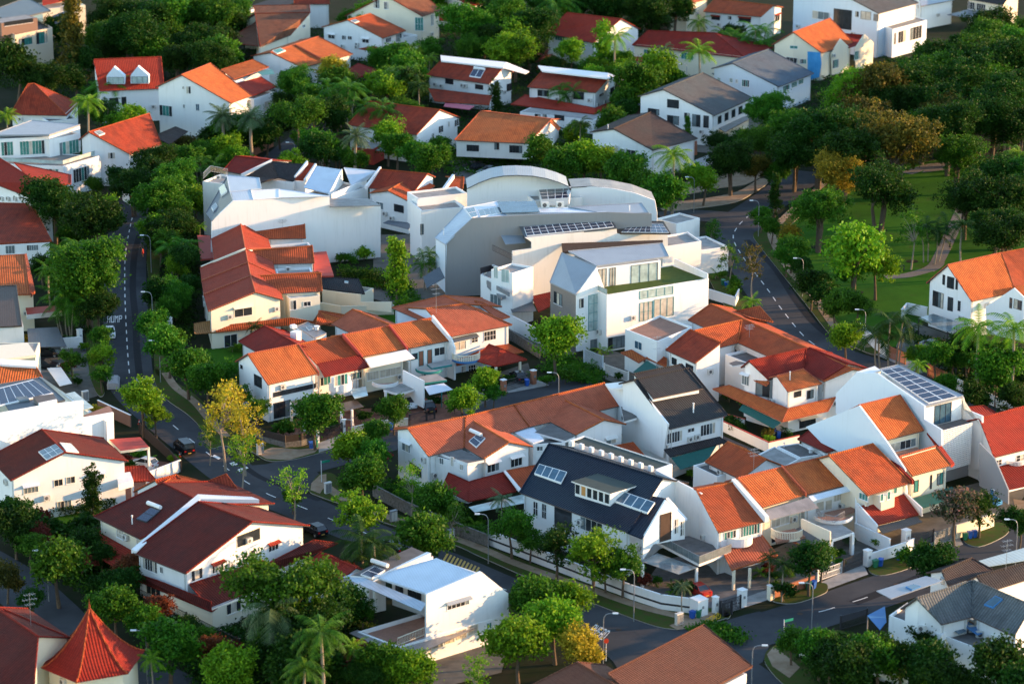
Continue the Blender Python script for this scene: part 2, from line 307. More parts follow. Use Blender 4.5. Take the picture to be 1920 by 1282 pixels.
# ---------------------------------------------------------------- a house
class House:
    def __init__(s, name, label, short=None, cat='house', group=None, wall='white', roof='terracotta'):
        s.name, s.label, s.short, s.cat, s.group, s.wmat, s.rmat = name, label, short, cat, group, wall, roof
        s.parts = []; s.planes = []; s.walls = {}; s.wc = []
    def part(s, name, parent=None, label=None):
        m = MB(); s.parts.append([name, m, parent, label]); return m, len(s.parts) - 1
    def wallmb(s, key):
        if key not in s.walls: s.walls[key] = s.part('wall')[0]
        return s.walls[key]
    def wq(s, pts, key=None):
        s.wallmb(key or s.wmat).poly(pts, key or s.wmat); s.planes.append((pts, 'wall'))
    # gable roofed block; E eave near camera, R ridge, B far eave; each (x, y[, z]) photo pixels
    def gable(s, E0, E1, R0, R1, ze=6., zr=None, back=1., roof=None, wall=None, zb=0., oh=.55, og=.3, walls=True,
              hip=(0, 0), side='far', pitch=None, caps=True, ends=(1, 1), name='roof', dn=None, t=.14, bwall=True):
        a, b = at(E0[0], E0[1], ze), at(E1[0], E1[1], ze); u = hz(b - a); n = V((-u.y, u.x, 0))
        if n.y < 0: n = -n
        if side == 'near': n = -n
        if zr is None:
            best = None; k = ze + .4
            while k < ze + 7:
                r0, r1 = at(R0[0], R0[1], k), at(R1[0], R1[1], k); d = ((r0 + r1) / 2 - (a + b) / 2)
                dd = d.dot(n)
                if dd > .5:
                    pt = math.degrees(math.atan2(k - ze, dd))
                    if pitch: sc = abs(pt - pitch)
                    else: sc = abs((d.dot(u))) / dd * 60 + (0 if hip != (0, 0) else 0) + abs(pt - 25) * .35 + (50 if pt < 12 or pt > 42 else 0)
                    if best is None or sc < best[0]: best = (sc, k)
                k += .1
            zr = best[1] if best else ze + 2
        r0, r1 = at(R0[0], R0[1], zr), at(R1[0], R1[1], zr)
        dd = ((r0 + r1) / 2 - (a + b) / 2).dot(n)
        if not 0.7 < dd < 14: WARN.append(f'{s.short or s.name}: gable depth {dd:.1f} at {E0}')
        s.gblock(a, b, r0, r1, zr, back, roof or s.rmat, wall or s.wmat, zb, oh, og, walls, hip, caps, ends, name, t, bwall)
        return zr
    def strip(s, E, R, B, ze, zr, zb2=None, **k):      # left eave, ridge, right eave pixel pairs (near, far)
        a, b = at(E[0][0], E[0][1], ze), at(E[1][0], E[1][1], ze); r0, r1 = at(R[0][0], R[0][1], zr), at(R[1][0], R[1][1], zr); c, d = at(B[0][0], B[0][1], zb2 or ze), at(B[1][0], B[1][1], zb2 or ze)
        s.gblock(a, b, r0, r1, zr, (c, d), k.get('roof') or s.rmat, k.get('wall') or s.wmat, 0., .5, k.get('og', .1), True, (0, 0), True, (1, 1), 'roof', .14, True)
    # gable end facing the camera: L, A(pex), R, far ridge end Fp
    def front(s, L, A, Rr, Fp, ze=6., **k):
        l, r = at(L[0], L[1], ze), at(Rr[0], Rr[1], ze); u = hz(r - l); n = V((-u.y, u.x, 0))
        ap = onplane(A[0], A[1], l, n); zr = ap.z
        fp = at(Fp[0], Fp[1], zr); dv = fp - ap
        if dv.dot(n) < 0: WARN.append(f'{s.short or s.name}: front ridge reversed at {A}')
        al = l + dv; hgt = (ap - l).dot(u) / (r - l).dot(u)
        if not (zr - ze) > .3: WARN.append(f'{s.short or s.name}: rise {zr-ze:.1f}')
        # order so that E = left eave: near->far
        w = V((r.x, r.y, 0)) - V((ap.x, ap.y, 0)); w2 = V((ap.x, ap.y, 0)) - V((l.x, l.y, 0))
        s.gblock(l, l + dv, ap, ap + dv, zr, (r, r + dv), k.get('roof') or s.rmat, k.get('wall') or s.wmat, k.get('zb', 0.), k.get('oh', .5),
                 k.get('og', .35), k.get('walls', True), k.get('hip', (0, 0)), True, k.get('ends', (1, 1)), 'roof', .14, True)
        return zr
    def gblock(s, a, b, r0, r1, zr, back, roof, wall, zb, oh, og, walls, hip, caps, ends, name, t, bwall):
        u = hz(b - a); c = ((r0 + r1) / 2 - (a + b) / 2); n = V((-u.y, u.x, 0))
        if c.dot(n) < 0: n = -n
        if isinstance(back, tuple): c0, c1 = back
        elif back > 0:
            dn = c.dot(n); drop = (zr - a.z) * back
            c0 = r0 + n * (dn * back) - UP * drop; c1 = r1 + n * (dn * back) - UP * drop
            if hip[0]: c0 = a + n * (dn * (1 + back)); c0.z = zr - drop
            if hip[1]: c1 = b + n * (dn * (1 + back)); c1.z = zr - drop
        else: c0, c1 = r0.copy(), r1.copy()
        s.walls = {}
        rm, ri = s.part(name)
        faces = [[a, b, r1, r0]]
        if not (isinstance(back, (int, float)) and back <= 0): faces.append([c1, c0, r0, r1])
        if hip[0]: faces.append([c0, a, r0])
        if hip[1]: faces.append([b, c1, r1])
        for fc in faces:
            ud = (fc[1] - fc[0]); rm.slab(fc, t, roof, 'fascia', uvdir=ud); s.planes.append((fc, 'roof'))
        cm = capmat(roof)
        if caps:
            lift = UP * .04
            rm.tube(r0 + lift, r1 + lift, .13, n=6, mat=cm)
            if hip[0]: rm.tube(a + lift, r0 + lift, .1, n=6, mat=cm); rm.tube(c0 + lift, r0 + lift, .1, n=6, mat=cm)
            elif ends[0]: rm.tube(a + lift, r0 + lift, .09, n=5, mat=cm); rm.tube(c0 + lift, r0 + lift, .09, n=5, mat=cm)
            if hip[1]: rm.tube(b + lift, r1 + lift, .1, n=6, mat=cm); rm.tube(c1 + lift, r1 + lift, .1, n=6, mat=cm)
            elif ends[1]: rm.tube(b + lift, r1 + lift, .09, n=5, mat=cm); rm.tube(c1 + lift, r1 + lift, .09, n=5, mat=cm)
        if not walls: return
        d1 = max(.3, (r0 - a).dot(n)); sf = (zr - a.z) / d1
        d2 = max(.05, (c0 - r0).dot(n)); sb = (zr - c0.z) / d2
        tt = t + .03
        f0 = a + u * og + n * oh; f1 = b - u * og + n * oh
        f0.z = f1.z = a.z + sf * oh - tt
        g0 = c0 + u * og - n * oh; g1 = c1 - u * og - n * oh
        if isinstance(back, (int, float)) and back <= 0: g0, g1 = r0 + u * og, r1 - u * og; g0.z = g1.z = zr - tt
        else: g0.z = g1.z = c0.z + sb * oh - tt
        q0, q1 = r0 + u * og, r1 - u * og; q0.z = q1.z = zr - tt
        dz = lambda p: V((p.x, p.y, zb))
        s.wq([dz(f0), dz(f1), f1, f0], wall)
        if bwall: s.wq([dz(g1), dz(g0), g0, g1], wall)
        e0 = [dz(g0), dz(f0), f0] + ([] if hip[0] else [q0]) + [g0]
        e1 = [dz(f1), dz(g1), g1] + ([] if hip[1] else [q1]) + [f1]
        for hp, f, q, g, full in ((hip[0], f0, q0, g0, e0), (hip[1], f1, q1, g1, e1)):
            if hp: s.wq(full, wall)
            else: s.wq([dz(f), dz(q), q, f], wall); s.wq([dz(q), dz(g), g, q], wall)
        if zb < 1 and not hip[0]:
            for q, sg in ((f0, 1), (f1, -1)):
                b0_ = V((q.x, q.y, 0)) - n * .1 + u * (.35 * sg); pm, _ = s.part('downpipe'); pm.tube(b0_ + UP * .1, b0_ + UP * (q.z - .15), .055, n=6, mat='acgrey')
    # a row of steps: polygon slab from pixels
    def slab(s, pts, mat, t=.12, name='awning', side=None, uv=None, z=None, roof=False, label=None):
        w = []
        for i, p in enumerate(pts):
            if len(p) > 2: w.append(at(*p))
            elif z is not None: w.append(at(p[0], p[1], z))
            else: w.append(onplane(p[0], p[1], w[0], nrm(w[:3])))
        m, i = s.part(name, label=label); ud = (w[1] - w[0]) if uv is None else w[uv[1]] - w[uv[0]]
        m.slab(w, t, mat, side, uvdir=ud)
        s.planes.append((w, 'roof' if roof or name == 'roof' else 'flat'))
        if roof or name == 'roof':
            k = len(w); cm = capmat(mat)
            for j in range(k):
                m.tube(w[j] + UP * .03, w[(j + 1) % k] + UP * .03, .07, n=5, mat=cm)
        return w
    def post(s, px, py, z1, z0=0., r=.15, mat=None):
        p = at(px, py, z1); m, i = s.part('pillar'); q = V((p.x, p.y, (z0 + z1) / 2))
        m.box(q, V((.8, .6, 0)), (r, r, (z1 - z0) / 2), mat or s.wmat)
    # flat-topped block: a->b front top edge, depth d metres away from camera (or pixel of third corner)
    def flat(s, a, b, d, z, zb=0., wall=None, top='concrete', par=.35, name='roof', pt=.2, drop=None):
        A, B = at(a[0], a[1], z), at(b[0], b[1], z); u = hz(B - A); n = V((-u.y, u.x, 0))
        if n.y < 0: n = -n
        if isinstance(d, tuple): C = at(d[0], d[1], z); n2 = C - B; C, D = B + n2, A + n2
        else: C, D = B + n * d, A + n * d
        if drop is not None: D.z -= drop; A.z -= 0
        s.walls = {}; key = wall or s.wmat; ring = [A, B, C, D]; ce = (A + B + C + D) / 4
        for i in range(4):
            p, q = ring[i], ring[(i + 1) % 4]; s.wq([V((p.x, p.y, zb)), V((q.x, q.y, zb)), q, p], key)
        inn = []
        for p in ring:
            dv = ce - p; dv.z = 0; inn.append(p + dv.normalized() * (pt * 1.42))
        wm = s.wallmb(key); rm, _ = s.part(name)
        for i in range(4):
            j = (i + 1) % 4; wm.poly([ring[i], ring[j], inn[j], inn[i]], key)
            if par > 0: wm.poly([inn[i], inn[j], inn[j] - UP * par, inn[i] - UP * par], key)
        fl = [p - UP * par for p in inn] if par > 0 else [p + UP * .004 for p in inn]
        rm.poly(fl, top, roofuv(fl, u)); s.planes.append((fl, 'roof'))
        return ring
    # thin vertical wall polygon in the plane through two pixel points
    def vwall(s, a, b, pts, mat=None, t=.2, name='parapet', zb=0.):
        A, B = at(*a), at(*b); u = hz(B - A); n = V((-u.y, u.x, 0))
        if n.dot(ray(CX, CY)) < 0: n = -n
        w = [onplane(p[0], p[1], A, n) if not (len(p) > 2) else V(onplane(p[0], p[1], A, n).xy.to_tuple() + (p[2],)) for p in pts]
        for p in w: p.z = max(p.z, zb)
        key = mat or s.wmat
        m, i = s.part(name); m.slab(w, 0, key, down=n * t); s.planes.append((w, 'wall'))
        return w
    def cope(s, pts, z=None, r=.12, mat='whitepaint', h=.25):   # raised party strip along pixel points with heights
        w = [at(p[0], p[1], p[2]) for p in pts]; m, i = s.part('party_wall')
        for p, q in zip(w, w[1:]):
            d = hz(q - p); n = V((-d.y, d.x, 0)) * r
            m.slab([p + n + UP * h, q + n + UP * h, q - n + UP * h, p - n + UP * h], h + .35, mat)
    def hit(s, px, py, kinds=('wall',), quiet=False):
        d = ray(px, py); best = None; P = []
        for pts, kd in s.planes:
            if kd in kinds: P += [(pts, kd)] if len(pts) != 4 else [([pts[0], pts[1], pts[2]], kd), ([pts[0], pts[2], pts[3]], kd)]
        for pts, kd in P:
            n = nrm(pts); dn = d.dot(n)
            if abs(dn) < 1e-6: continue
            tt = (pts[0] - CAM).dot(n) / dn
            if tt < 0: continue
            p = CAM + d * tt
            if inpoly(p, pts, n) and (best is None or tt < best[0]): best = (tt, p, n if dn < 0 else -n)
        if best is None and not quiet: WARN.append(f'{s.short or s.name}: no {kinds} at {px},{py}')
        return best
    def win(s, x0, y0, x1, y1, glass='dark', frame='frame_white', nx=2, ny=1, hood=None, proud=.06, sill=True, name='window'):
        h = s.hit((x0 + x1) / 2, (y0 + y1) / 2)
        if not h: return
        _, p, n = h; n = V((n.x, n.y, 0)).normalized(); e = V((-n.y, n.x, 0))
        if e.x < 0: e = -e
        a = onplane(x0, (y0 + y1) / 2, p, n); b = onplane(x1, (y0 + y1) / 2, p, n)
        c = onplane((x0 + x1) / 2, y0, p, n); d = onplane((x0 + x1) / 2, y1, p, n)
        w = max(.3, (b - a).dot(e)) / 2; hh = max(.3, (c.z - d.z)) / 2; ce = p.copy(); ce.z = (c.z + d.z) / 2
        ce += e * (((a + b) / 2 - p).dot(e))
        s.wc.append(ce.copy()); fm, fi = s.part(name); fw = .055; cn = ce + n * (proud / 2 + .003)
        for sg in (-1, 1):
            fm.box(cn + e * (sg * (w - fw / 2)), e, (fw / 2 + .01, proud / 2, hh), frame)
            fm.box(cn + UP * (sg * (hh - fw / 2)), e, (w - .004, proud / 2 - .004, fw / 2), frame)
        for i in range(1, nx): fm.box(cn + e * (-w + 2 * w * i / nx), e, (fw * .45, proud / 2 - .006, hh - .01), frame)
        for i in range(1, ny): fm.box(cn + UP * (-hh + 2 * hh * i / ny), e, (w - .01, proud / 2 - .008, fw * .4), frame)
        if sill: fm.box(cn - UP * (hh + .03), e, (w + .08, proud / 2 + .05, .035), 'whitepaint')
        if hood:
            hw = w + .15; o = ce + UP * (hh + .18); q = n * .55 - UP * .25
            fm.slab([o - e * hw, o - e * hw + q, o + e * hw + q, o + e * hw], .05, hood)
        gm, gi = s.part('pane', fi); g = ce + n * .012; rr = random.Random(int(x0 * 31 + y0 * 17))
        for i in range(nx):
            c = g + e * (-w + w * (2 * i + 1) / nx); q = w / nx; gl = glass
            if glass in ('dark', 'teal', 'greyglass') and nx > 1 and rr.random() < .38: gl = rr.choice(['greyglass', 'curtain', 'dark', 'dark'])
            gm.poly([c - e * q - UP * hh, c + e * q - UP * hh, c + e * q + UP * hh, c - e * q + UP * hh], gl)
    def wins(s, lst, **k):
        for w in lst:
            kk = dict(k)
            if len(w) > 4: kk.update(w[4])
            s.win(*w[:4], **kk)
    def ac(s, px, py, kind='wall', sc=1.):
        h = s.hit(px, py, ('wall',) if kind == 'wall' else ('roof', 'flat'))
        if not h: return
        _, p, n = h
        if kind == 'wall': n = V((n.x, n.y, 0)).normalized(); c = p + n * .22 * sc
        else: n = V((.25, -1, 0)).normalized(); c = p + UP * .36 * sc
        e = V((-n.y, n.x, 0)); m, i = s.part('air_conditioner'); m.box(c, e, (.45 * sc, .19 * sc, .34 * sc), 'acgrey')
        for sg in (-1, 1): m.box(c - UP * (.38 * sc) + e * (.3 * sg * sc), e, (.03, .2 * sc, .05), 'metalgrey')
        f, _ = s.part('fan', i); q = c + n * (.2 * sc) - e * .1 * sc
        f.poly([q + e * (.25 * sc * cos(k * pi / 6)) + UP * (.25 * sc * sin(k * pi / 6)) for k in range(12)], 'fan')
        for k in (0, 1, 2): f.poly([q + n * .01 + e * (x * .26 * sc) + UP * ((k - 1) * .13 * sc + y * .01) for x, y in ((-1, -1), (1, -1), (1, 1), (-1, 1))], 'acgrey')
    def panel(s, pts, kind='solar', nx=2, ny=1, lift=.16, name='solar_panel', frame='frame_white', tank=None, glass='solar'):
        cx, cy = sum(p[0] for p in pts) / len(pts), sum(p[1] for p in pts) / len(pts); h = s.hit(cx, cy, ('roof', 'flat'))
        if not h: return
        _, p, n = h; w = [onplane(x, y, p + n * lift, n) for x, y in pts]; m, i = s.part(name)
        m.slab(w, lift + .02, frame, frame, uvdir=w[1] - w[0])
        A, B, C, D = w
        for ix in range(nx):
            for iy in range(ny):
                g = .05 / nx; gy = .05 / ny
                def q(a, b): return (A * (1 - a) + B * a) * (1 - b) + (D * (1 - a) + C * a) * b + n * .012
                a0, a1, b0, b1 = ix / nx + g, (ix + 1) / nx - g, iy / ny + gy, (iy + 1) / ny - gy
                cell = [q(a0, b0), q(a1, b0), q(a1, b1), q(a0, b1)]; m.poly(cell, glass, roofuv(cell, B - A))
        if tank:
            t0, t1 = [onplane(x, y, p + n * .3, n) for x, y in tank]; tm, _ = s.part('water_tank'); tm.tube(t0, t1, .28, n=10, mat='whitepaint')
    def dormer(s, a, b, hgt, lift, roofmat, nwin, glass='dark', over=.35):
        A, B = s.hit(a[0], a[1], ('roof',)), s.hit(b[0], b[1], ('roof',))
        if not A or not B: return
        n0 = A[2]; A, B = A[1], B[1]; B.z = A.z; u = hz(B - A); n = V((-u.y, u.x, 0))
        if n.y < 0: n = -n
        sl = math.hypot(n0.x, n0.y) / n0.z; m, i = s.part('dormer'); L = hgt / max(.05, sl - lift); A0, B0 = A - UP * .3, B - UP * .3
        At, Bt = A + UP * hgt, B + UP * hgt; Ab, Bb = At + n * L + UP * lift * L, Bt + n * L + UP * lift * L
        m.poly([A0, B0, Bt, At], 'whitepaint'); m.poly([A0, At, Ab], 'whitepaint'); m.poly([B0, Bt, Bb], 'whitepaint'); s.planes.append(([A, B, Bt, At], 'wall'))
        r, _ = s.part('dormer_roof', i); o = -n * over - UP * lift * over; r.slab([At + o - u * over + UP * .1, Bt + o + u * over + UP * .1, Bb + u * over + UP * .1, Ab - u * over + UP * .1], .14, roofmat, 'whitepaint', uvdir=u)
        w = (B - A).length; pn = -n
        for k in range(nwin):
            c = A + u * (w * (k + .5) / nwin) + UP * (hgt * .55) + pn * .03; q, _ = s.part('window', i); q.box(c, u, (w / nwin * .44, .03, hgt * .38), 'frame_white')
            g, _ = s.part('pane', i); gl = 'litroom' if k == 1 and nwin > 4 else glass; c2 = c + pn * .034; x, y = w / nwin * .36, hgt * .33; g.poly([c2 - u * x - UP * y, c2 + u * x - UP * y, c2 + u * x + UP * y, c2 - u * x + UP * y], gl)
    def vent(s, px, py, h=.9, r=.08, mat='whitepaint'):
        q = s.hit(px, py, ('roof', 'flat'), True)
        if not q: WARN.append(f'{s.short}: vent {px},{py}'); return
        m, i = s.part('vent_pipe'); m.tube(q[1] - UP * .1, q[1] + UP * h, r, n=7, mat=mat); m.tube(q[1] + UP * h, q[1] + UP * (h + .1), r * 1.6, n=7, mat=mat)
    def antenna(s, px, py, h=3.2, z=None):
        q = s.hit(px, py, ('roof', 'flat'), True); p = q[1] if q else at(px, py, z or 8)
        m, i = s.part('antenna'); m.tube(p - UP * .1, p + UP * h, .03, n=4, mat='steel')
        for k, L in ((.95, .7), (.8, .9), (.65, .6)):
            c = p + UP * (h * k); a = V((1, .5, 0)).normalized() * L; m.tube(c - a, c + a, .02, n=4, mat='steel')
            for j in (-.8, -.4, 0, .4, .8): m.tube(c + a * j - V((-.2, .4, 0)), c + a * j + V((-.2, .4, 0)), .014, n=3, mat='steel')
    def rail(s, pts, z, h=1., mat='metalgrey', name='railing', solid=False, glass=None, gap=.25):
        w = [at(p[0], p[1], z) for p in pts]; m, i = s.part(name)
        for p, q in zip(w, w[1:]):
            d = q - p; L = d.length; k = max(1, int(L / gap)); e = hz(d)
            if solid: m.box((p + q) / 2 + UP * h / 2, e, (L / 2, .08, h / 2), mat); continue
            m.box((p + q) / 2 + UP * h, e, (L / 2, .03, .03), mat); m.box((p + q) / 2 + UP * .08, e, (L / 2, .02, .02), mat)
            for j in range(k + 1): m.box(p + d * (j / k) + UP * h / 2, e, (.016, .016, h / 2 - .02), mat)
            if glass: m.poly([p + UP * .1, q + UP * .1, q + UP * (h - .04), p + UP * (h - .04)], glass)
    def block(s, a, z0, z1, w, d, e=None, mat=None, name='wall'):   # free box: centre pixel at z1
        p = at(a[0], a[1], z1); m, i = s.part(name); e = e or V((.8, .6, 0)); m.box(V((p.x, p.y, (z0 + z1) / 2)), e, (w / 2, d / 2, (z1 - z0) / 2), mat or s.wmat); e = hz(e); n = V((-e.y, e.x, 0))
        for a_, b_ in ((e * w / 2, n * d / 2), (n * d / 2, e * w / 2)):
            for sg in (-1, 1): c = V((p.x, p.y, 0)) + b_ * sg; s.planes.append(([c - a_ + UP * z0, c + a_ + UP * z0, c + a_ + UP * z1, c - a_ + UP * z1], 'wall'))
    def rbal(s, c, z, r, ang0, ang1, mat='whitepaint', floor='terrafloor', h=.9, solid=True, band=None):
        """rounded balcony: centre pixel at floor height"""
        p = at(c[0], c[1], z); m, i = s.part('balcony'); N = 12
        arc = [p + V((r * cos(radians(ang0 + (ang1 - ang0) * k / N)), r * sin(radians(ang0 + (ang1 - ang0) * k / N)), 0)) for k in range(N + 1)]
        m.slab(arc, .35, floor, band or mat)
        for a, b in zip(arc, arc[1:]):
            e = hz(b - a); L = (b - a).length
            if solid: m.box((a + b) / 2 + UP * (h / 2 - .1), e, (L / 2 + .02, .07, h / 2 + .1), mat)
            else:
                m.box((a + b) / 2 + UP * h, e, (L / 2 + .02, .06, .05), mat)
                for j in (.25, .75): m.box(a + (b - a) * j + UP * h / 2, e, (.05, .05, h / 2), mat)
    def autoac(s):
        rr = random.Random(len(s.label) * 7 + len(s.planes)); k = 0
        for pts, kd in list(s.planes):
            if kd != 'wall' or k >= 2: continue
            n = nrm(pts); zs = [p.z for p in pts]; zb_, zt = min(zs), max(zs)
            if abs(n.z) > .1 or zt - zb_ < 4.2 or zb_ > 3: continue
            for _ in range(5):
                a = pts[0].lerp(pts[1], rr.uniform(.15, .85)); p = V((a.x, a.y, rr.choice((2.9, 3.1, 5.0)))); x, y, d = proj(p); h = s.hit(x, y, ('wall', 'roof', 'flat'), True)
                if h and (h[1] - p).length < .25 and all((p - c).length > 1.7 for c in s.wc): s.ac(x, y); s.wc.append(p); k += 1; break
    def done(s):
        if s.cat == 'house': s.autoac()
        xs = [p for n, m, pa, l in s.parts for p in m.v]
        if not xs: return
        wl = [p for n, m, pa, l in s.parts if n in ('wall', 'parapet') for p in m.v] or xs
        loc = V((sum(p[0] for p in wl) / len(wl), sum(p[1] for p in wl) / len(wl), 0))
        FOOT.append((min(p[0] for p in wl), max(p[0] for p in wl), min(p[1] for p in wl), max(p[1] for p in wl)))
        root = empty(s.name, loc, s.label, s.cat, s.group); obs = []
        for n, m, pa, l in s.parts:
            o = m.build(n, root if pa is None else obs[pa], loc) if m.f else None
            obs.append(o)
            if o and l: o['label'] = l
        if s.short:
            t = V((loc.x, loc.y, 5)); x, y, d = proj(t); LAND.append((x, y, s.short))
        return root
CAPS = {'brickred': 'salmon', 'darkmaroon': 'maroon', 'orange': 'salmon', 'terracotta': 'orange', 'salmon': 'orange', 'rust': 'terracotta', 'maroon': 'maroon', 'red': 'red', 'oldbrown': 'rust'}
def capmat(r): return CAPS.get(r, r)
# ---------------------------------------------------------------- ground pieces
def zfill(w, m, key, up=True):
    m.poly(w, key)
def ground(name, pts, key, z=.012, thick=0., side=None, smooth=0):
    w = [at(p[0], p[1], z) for p in pts]
    if smooth: w = smoothed(w, smooth, True)
    m = MB()
    if thick: m.slab(w, thick, key, side or 'kerb')
    else: m.poly(w, key)
    o = m.build(name); tagit(o, None, None, kind='structure'); return o
def smoothed(P, k=6, closed=False):
    n = len(P); out = []
    rng = range(n) if closed else range(n - 1)
    for i in rng:
        a, b, c, d = (P[(i - 1) % n], P[i], P[(i + 1) % n], P[(i + 2) % n]) if closed else (P[max(i - 1, 0)], P[i], P[i + 1], P[min(i + 2, n - 1)])
        for j in range(k):
            t = j / k
            out.append(.5 * ((2 * b) + (c - a) * t + (2 * a - 5 * b + 4 * c - d) * t * t + (3 * b - a - 3 * c + d) * t ** 3))
    if not closed: out.append(P[-1])
    return out
def ribbon(m, P, o0, o1, z, key, thick=0., side=None):
    L, R_ = [], []
    for i, p in enumerate(P):
        d = hz(P[min(i + 1, len(P) - 1)] - P[max(i - 1, 0)]); n = V((-d.y, d.x, 0))
        L.append(V((p.x + n.x * o0, p.y + n.y * o0, z))); R_.append(V((p.x + n.x * o1, p.y + n.y * o1, z)))
    for i in range(len(P) - 1):
        q = [L[i], L[i + 1], R_[i + 1], R_[i]]
        if thick:
            dn = V((0, 0, -thick)); m.poly(q, key)
            m.poly([L[i], L[i + 1], L[i + 1] + dn, L[i] + dn], side or key); m.poly([R_[i], R_[i + 1], R_[i + 1] + dn, R_[i] + dn], side or key)
        else: m.poly(q, key)
    if thick:
        for i in (0, -1): m.poly([L[i], R_[i], R_[i] - UP * thick, L[i] - UP * thick], side or key)
def line(name, px, w, key, z=.02, thick=0., off=0., side=None, k=6):
    P = smoothed([at(x, y, 0) for x, y in px], k); m = MB(); ribbon(m, P, off - w / 2, off + w / 2, z, key, thick, side)
    o = m.build(name); tagit(o, None, None, kind='structure'); return P
def dashes(name, px, w=.14, L=2., gap=2.4, z=.03, key='paint', k=8):
    P = smoothed([at(x, y, 0) for x, y in px], k); m = MB(); acc = 0; on = True; cur = [P[0]]; i = 0
    for p, q in zip(P, P[1:]):
        seg = (q - p).length; pos = 0
        while seg - pos > 1e-6:
            lim = (L if on else gap) - acc; st = min(lim, seg - pos); pos += st; acc += st
            pt = p + (q - p) * (pos / seg)
            if on: cur.append(pt)
            if acc >= (L if on else gap) - 1e-6:
                if on and len(cur) > 1: ribbon(m, cur, -w / 2, w / 2, z, key)
                on = not on; acc = 0; cur = [pt]
    o = m.build(name); tagit(o, None, None, kind='structure')
def marks(name, quads, key='paint', z=.034):
    m = MB()
    for q in quads: m.poly([at(x, y, z) for x, y in q], key)
    o = m.build(name); tagit(o, None, None, kind='structure')
def road_text(name, s, base, right, up, z=.036, key='paint'):
    """letters laid on the road: base pixel lower-left, right/up pixels give the letter box axes"""
    G = {'H': [(0, 0, .22, 1), (.78, 0, 1, 1), (.2, .42, .8, .58)], 'U': [(0, 0, .22, 1), (.78, 0, 1, 1), (.2, 0, .8, .14)],
         'M': [(0, 0, .18, 1), (.82, 0, 1, 1), (.18, .72, .42, .9), (.58, .72, .82, .9), (.41, .5, .59, .8)],
         'P': [(0, 0, .22, 1), (.2, .86, .85, 1), (.2, .44, .85, .58), (.78, .5, 1, .94)], 'A': [(0, 0, .22, .9), (.78, 0, 1, .9), (.12, .86, .88, 1), (.2, .4, .8, .54)],
         'E': [(0, 0, .22, 1), (.2, .86, 1, 1), (.2, .43, .85, .57), (.2, 0, 1, .14)], 'D': [(0, 0, .22, 1), (.2, .86, .8, 1), (.2, 0, .8, .14), (.78, .1, 1, .9)],
         'S': [(0, .86, 1, 1), (0, .5, .22, .9), (0, .43, 1, .57), (.78, .1, 1, .5), (0, 0, 1, .14)], 'L': [(0, 0, .22, 1), (.2, 0, 1, .14)],
         'O': [(0, 0, .22, 1), (.78, 0, 1, 1), (.2, .86, .8, 1), (.2, 0, .8, .14)], 'W': [(0, 0, .18, 1), (.82, 0, 1, 1), (.18, 0, .42, .16), (.58, 0, .82, .16), (.41, .1, .59, .5)]}
    o = at(base[0], base[1], z); ex = at(right[0], right[1], z) - o; ey = at(up[0], up[1], z) - o; m = MB(); n = len(s)
    for i, ch in enumerate(s):
        for x0, y0, x1, y1 in G[ch]:
            q = [o + ex * ((i + .1 + a * .8) / n) + ey * b for a, b in ((x0, y0), (x1, y0), (x1, y1), (x0, y1))]; m.poly(q, key)
    ob = m.build(name); tagit(ob, None, None, kind='structure')
# ---------------------------------------------------------------- vegetation
def leafquad(m, p, s, rnd, mat, flat=.0):
    a = V((rnd.gauss(0, 1), rnd.gauss(0, 1), rnd.gauss(0, 1) * (1 - flat))).normalized()
    b = a.orthogonal().normalized(); t = rnd.random() * 2 * pi; b = b * cos(t) + a.cross(b) * sin(t)
    c = a.cross(b); s *= rnd.uniform(.7, 1.3)
    k = len(m.v)
    m.v += [tuple(p - b * s * .5), tuple(p + c * s * .32), tuple(p + b * s * .5), tuple(p - c * s * .32)]
    m.f.append((k, k + 1, k + 2, k + 3)); m.mi.append(m.m(mat)); m.uv.append([(0, 0), (1, 0), (1, 1), (0, 1)])
def crown(seed, rx, rz, lobes, nclump, per, leaf, hollow=.55, csize=.5, droop=0, shape='round', gap=0.):
    """unit crown: clumps of leaves on the shell of several overlapping lobes; centre (0,0,0)"""
    rnd = random.Random(seed); m = MB(); L = []
    for i in range(lobes):
        a = i * 2.4 + rnd.random(); rr = rnd.uniform(.25, .62) if i else 0
        z = rnd.uniform(-.45, .5) if i else .15
        if shape == 'cone': z = -.75 + 1.6 * i / max(1, lobes - 1); rr = rnd.uniform(0, .15); sz = .75 * (1.15 - (z + .8) / 1.8)
        elif shape == 'flat': z = rnd.uniform(-.2, .4); rr = rnd.uniform(.3, .8) if i else 0; sz = rnd.uniform(.3, .48)
        elif shape == 'tall': z = -.7 + 1.4 * i / max(1, lobes - 1); rr = rnd.uniform(.1, .35); sz = rnd.uniform(.4, .6)
        else: sz = rnd.uniform(.28, .6) if i else .6
        L.append((V((rx * rr * cos(a), rx * rr * sin(a), rz * z)), sz))
    cl = []
    for i in range(nclump):
        c, sz = L[i % lobes]
        d = V((rnd.gauss(0, 1), rnd.gauss(0, 1), rnd.gauss(0, 1))).normalized()
        if d.z < -.35 and rnd.random() < .6: d.z = -d.z
        k = rnd.uniform(hollow, 1.0) if rnd.random() > .16 else rnd.uniform(1.0, 1.32)
        p = c + V((d.x * rx, d.y * rx, d.z * rz)) * (sz * k)
        if gap and rnd.random() < gap: continue
        cl.append((p, d))
    for p, d in cl:
        cs = csize * rnd.uniform(.6, 1.25)
        for j in range(per):
            q = p + V((rnd.gauss(0, .5) * cs, rnd.gauss(0, .5) * cs, rnd.gauss(0, .38) * cs - droop * rnd.random()))
            leafquad(m, q, leaf, rnd, 'leaf')
    return m, [p for p, d in cl[:14]]
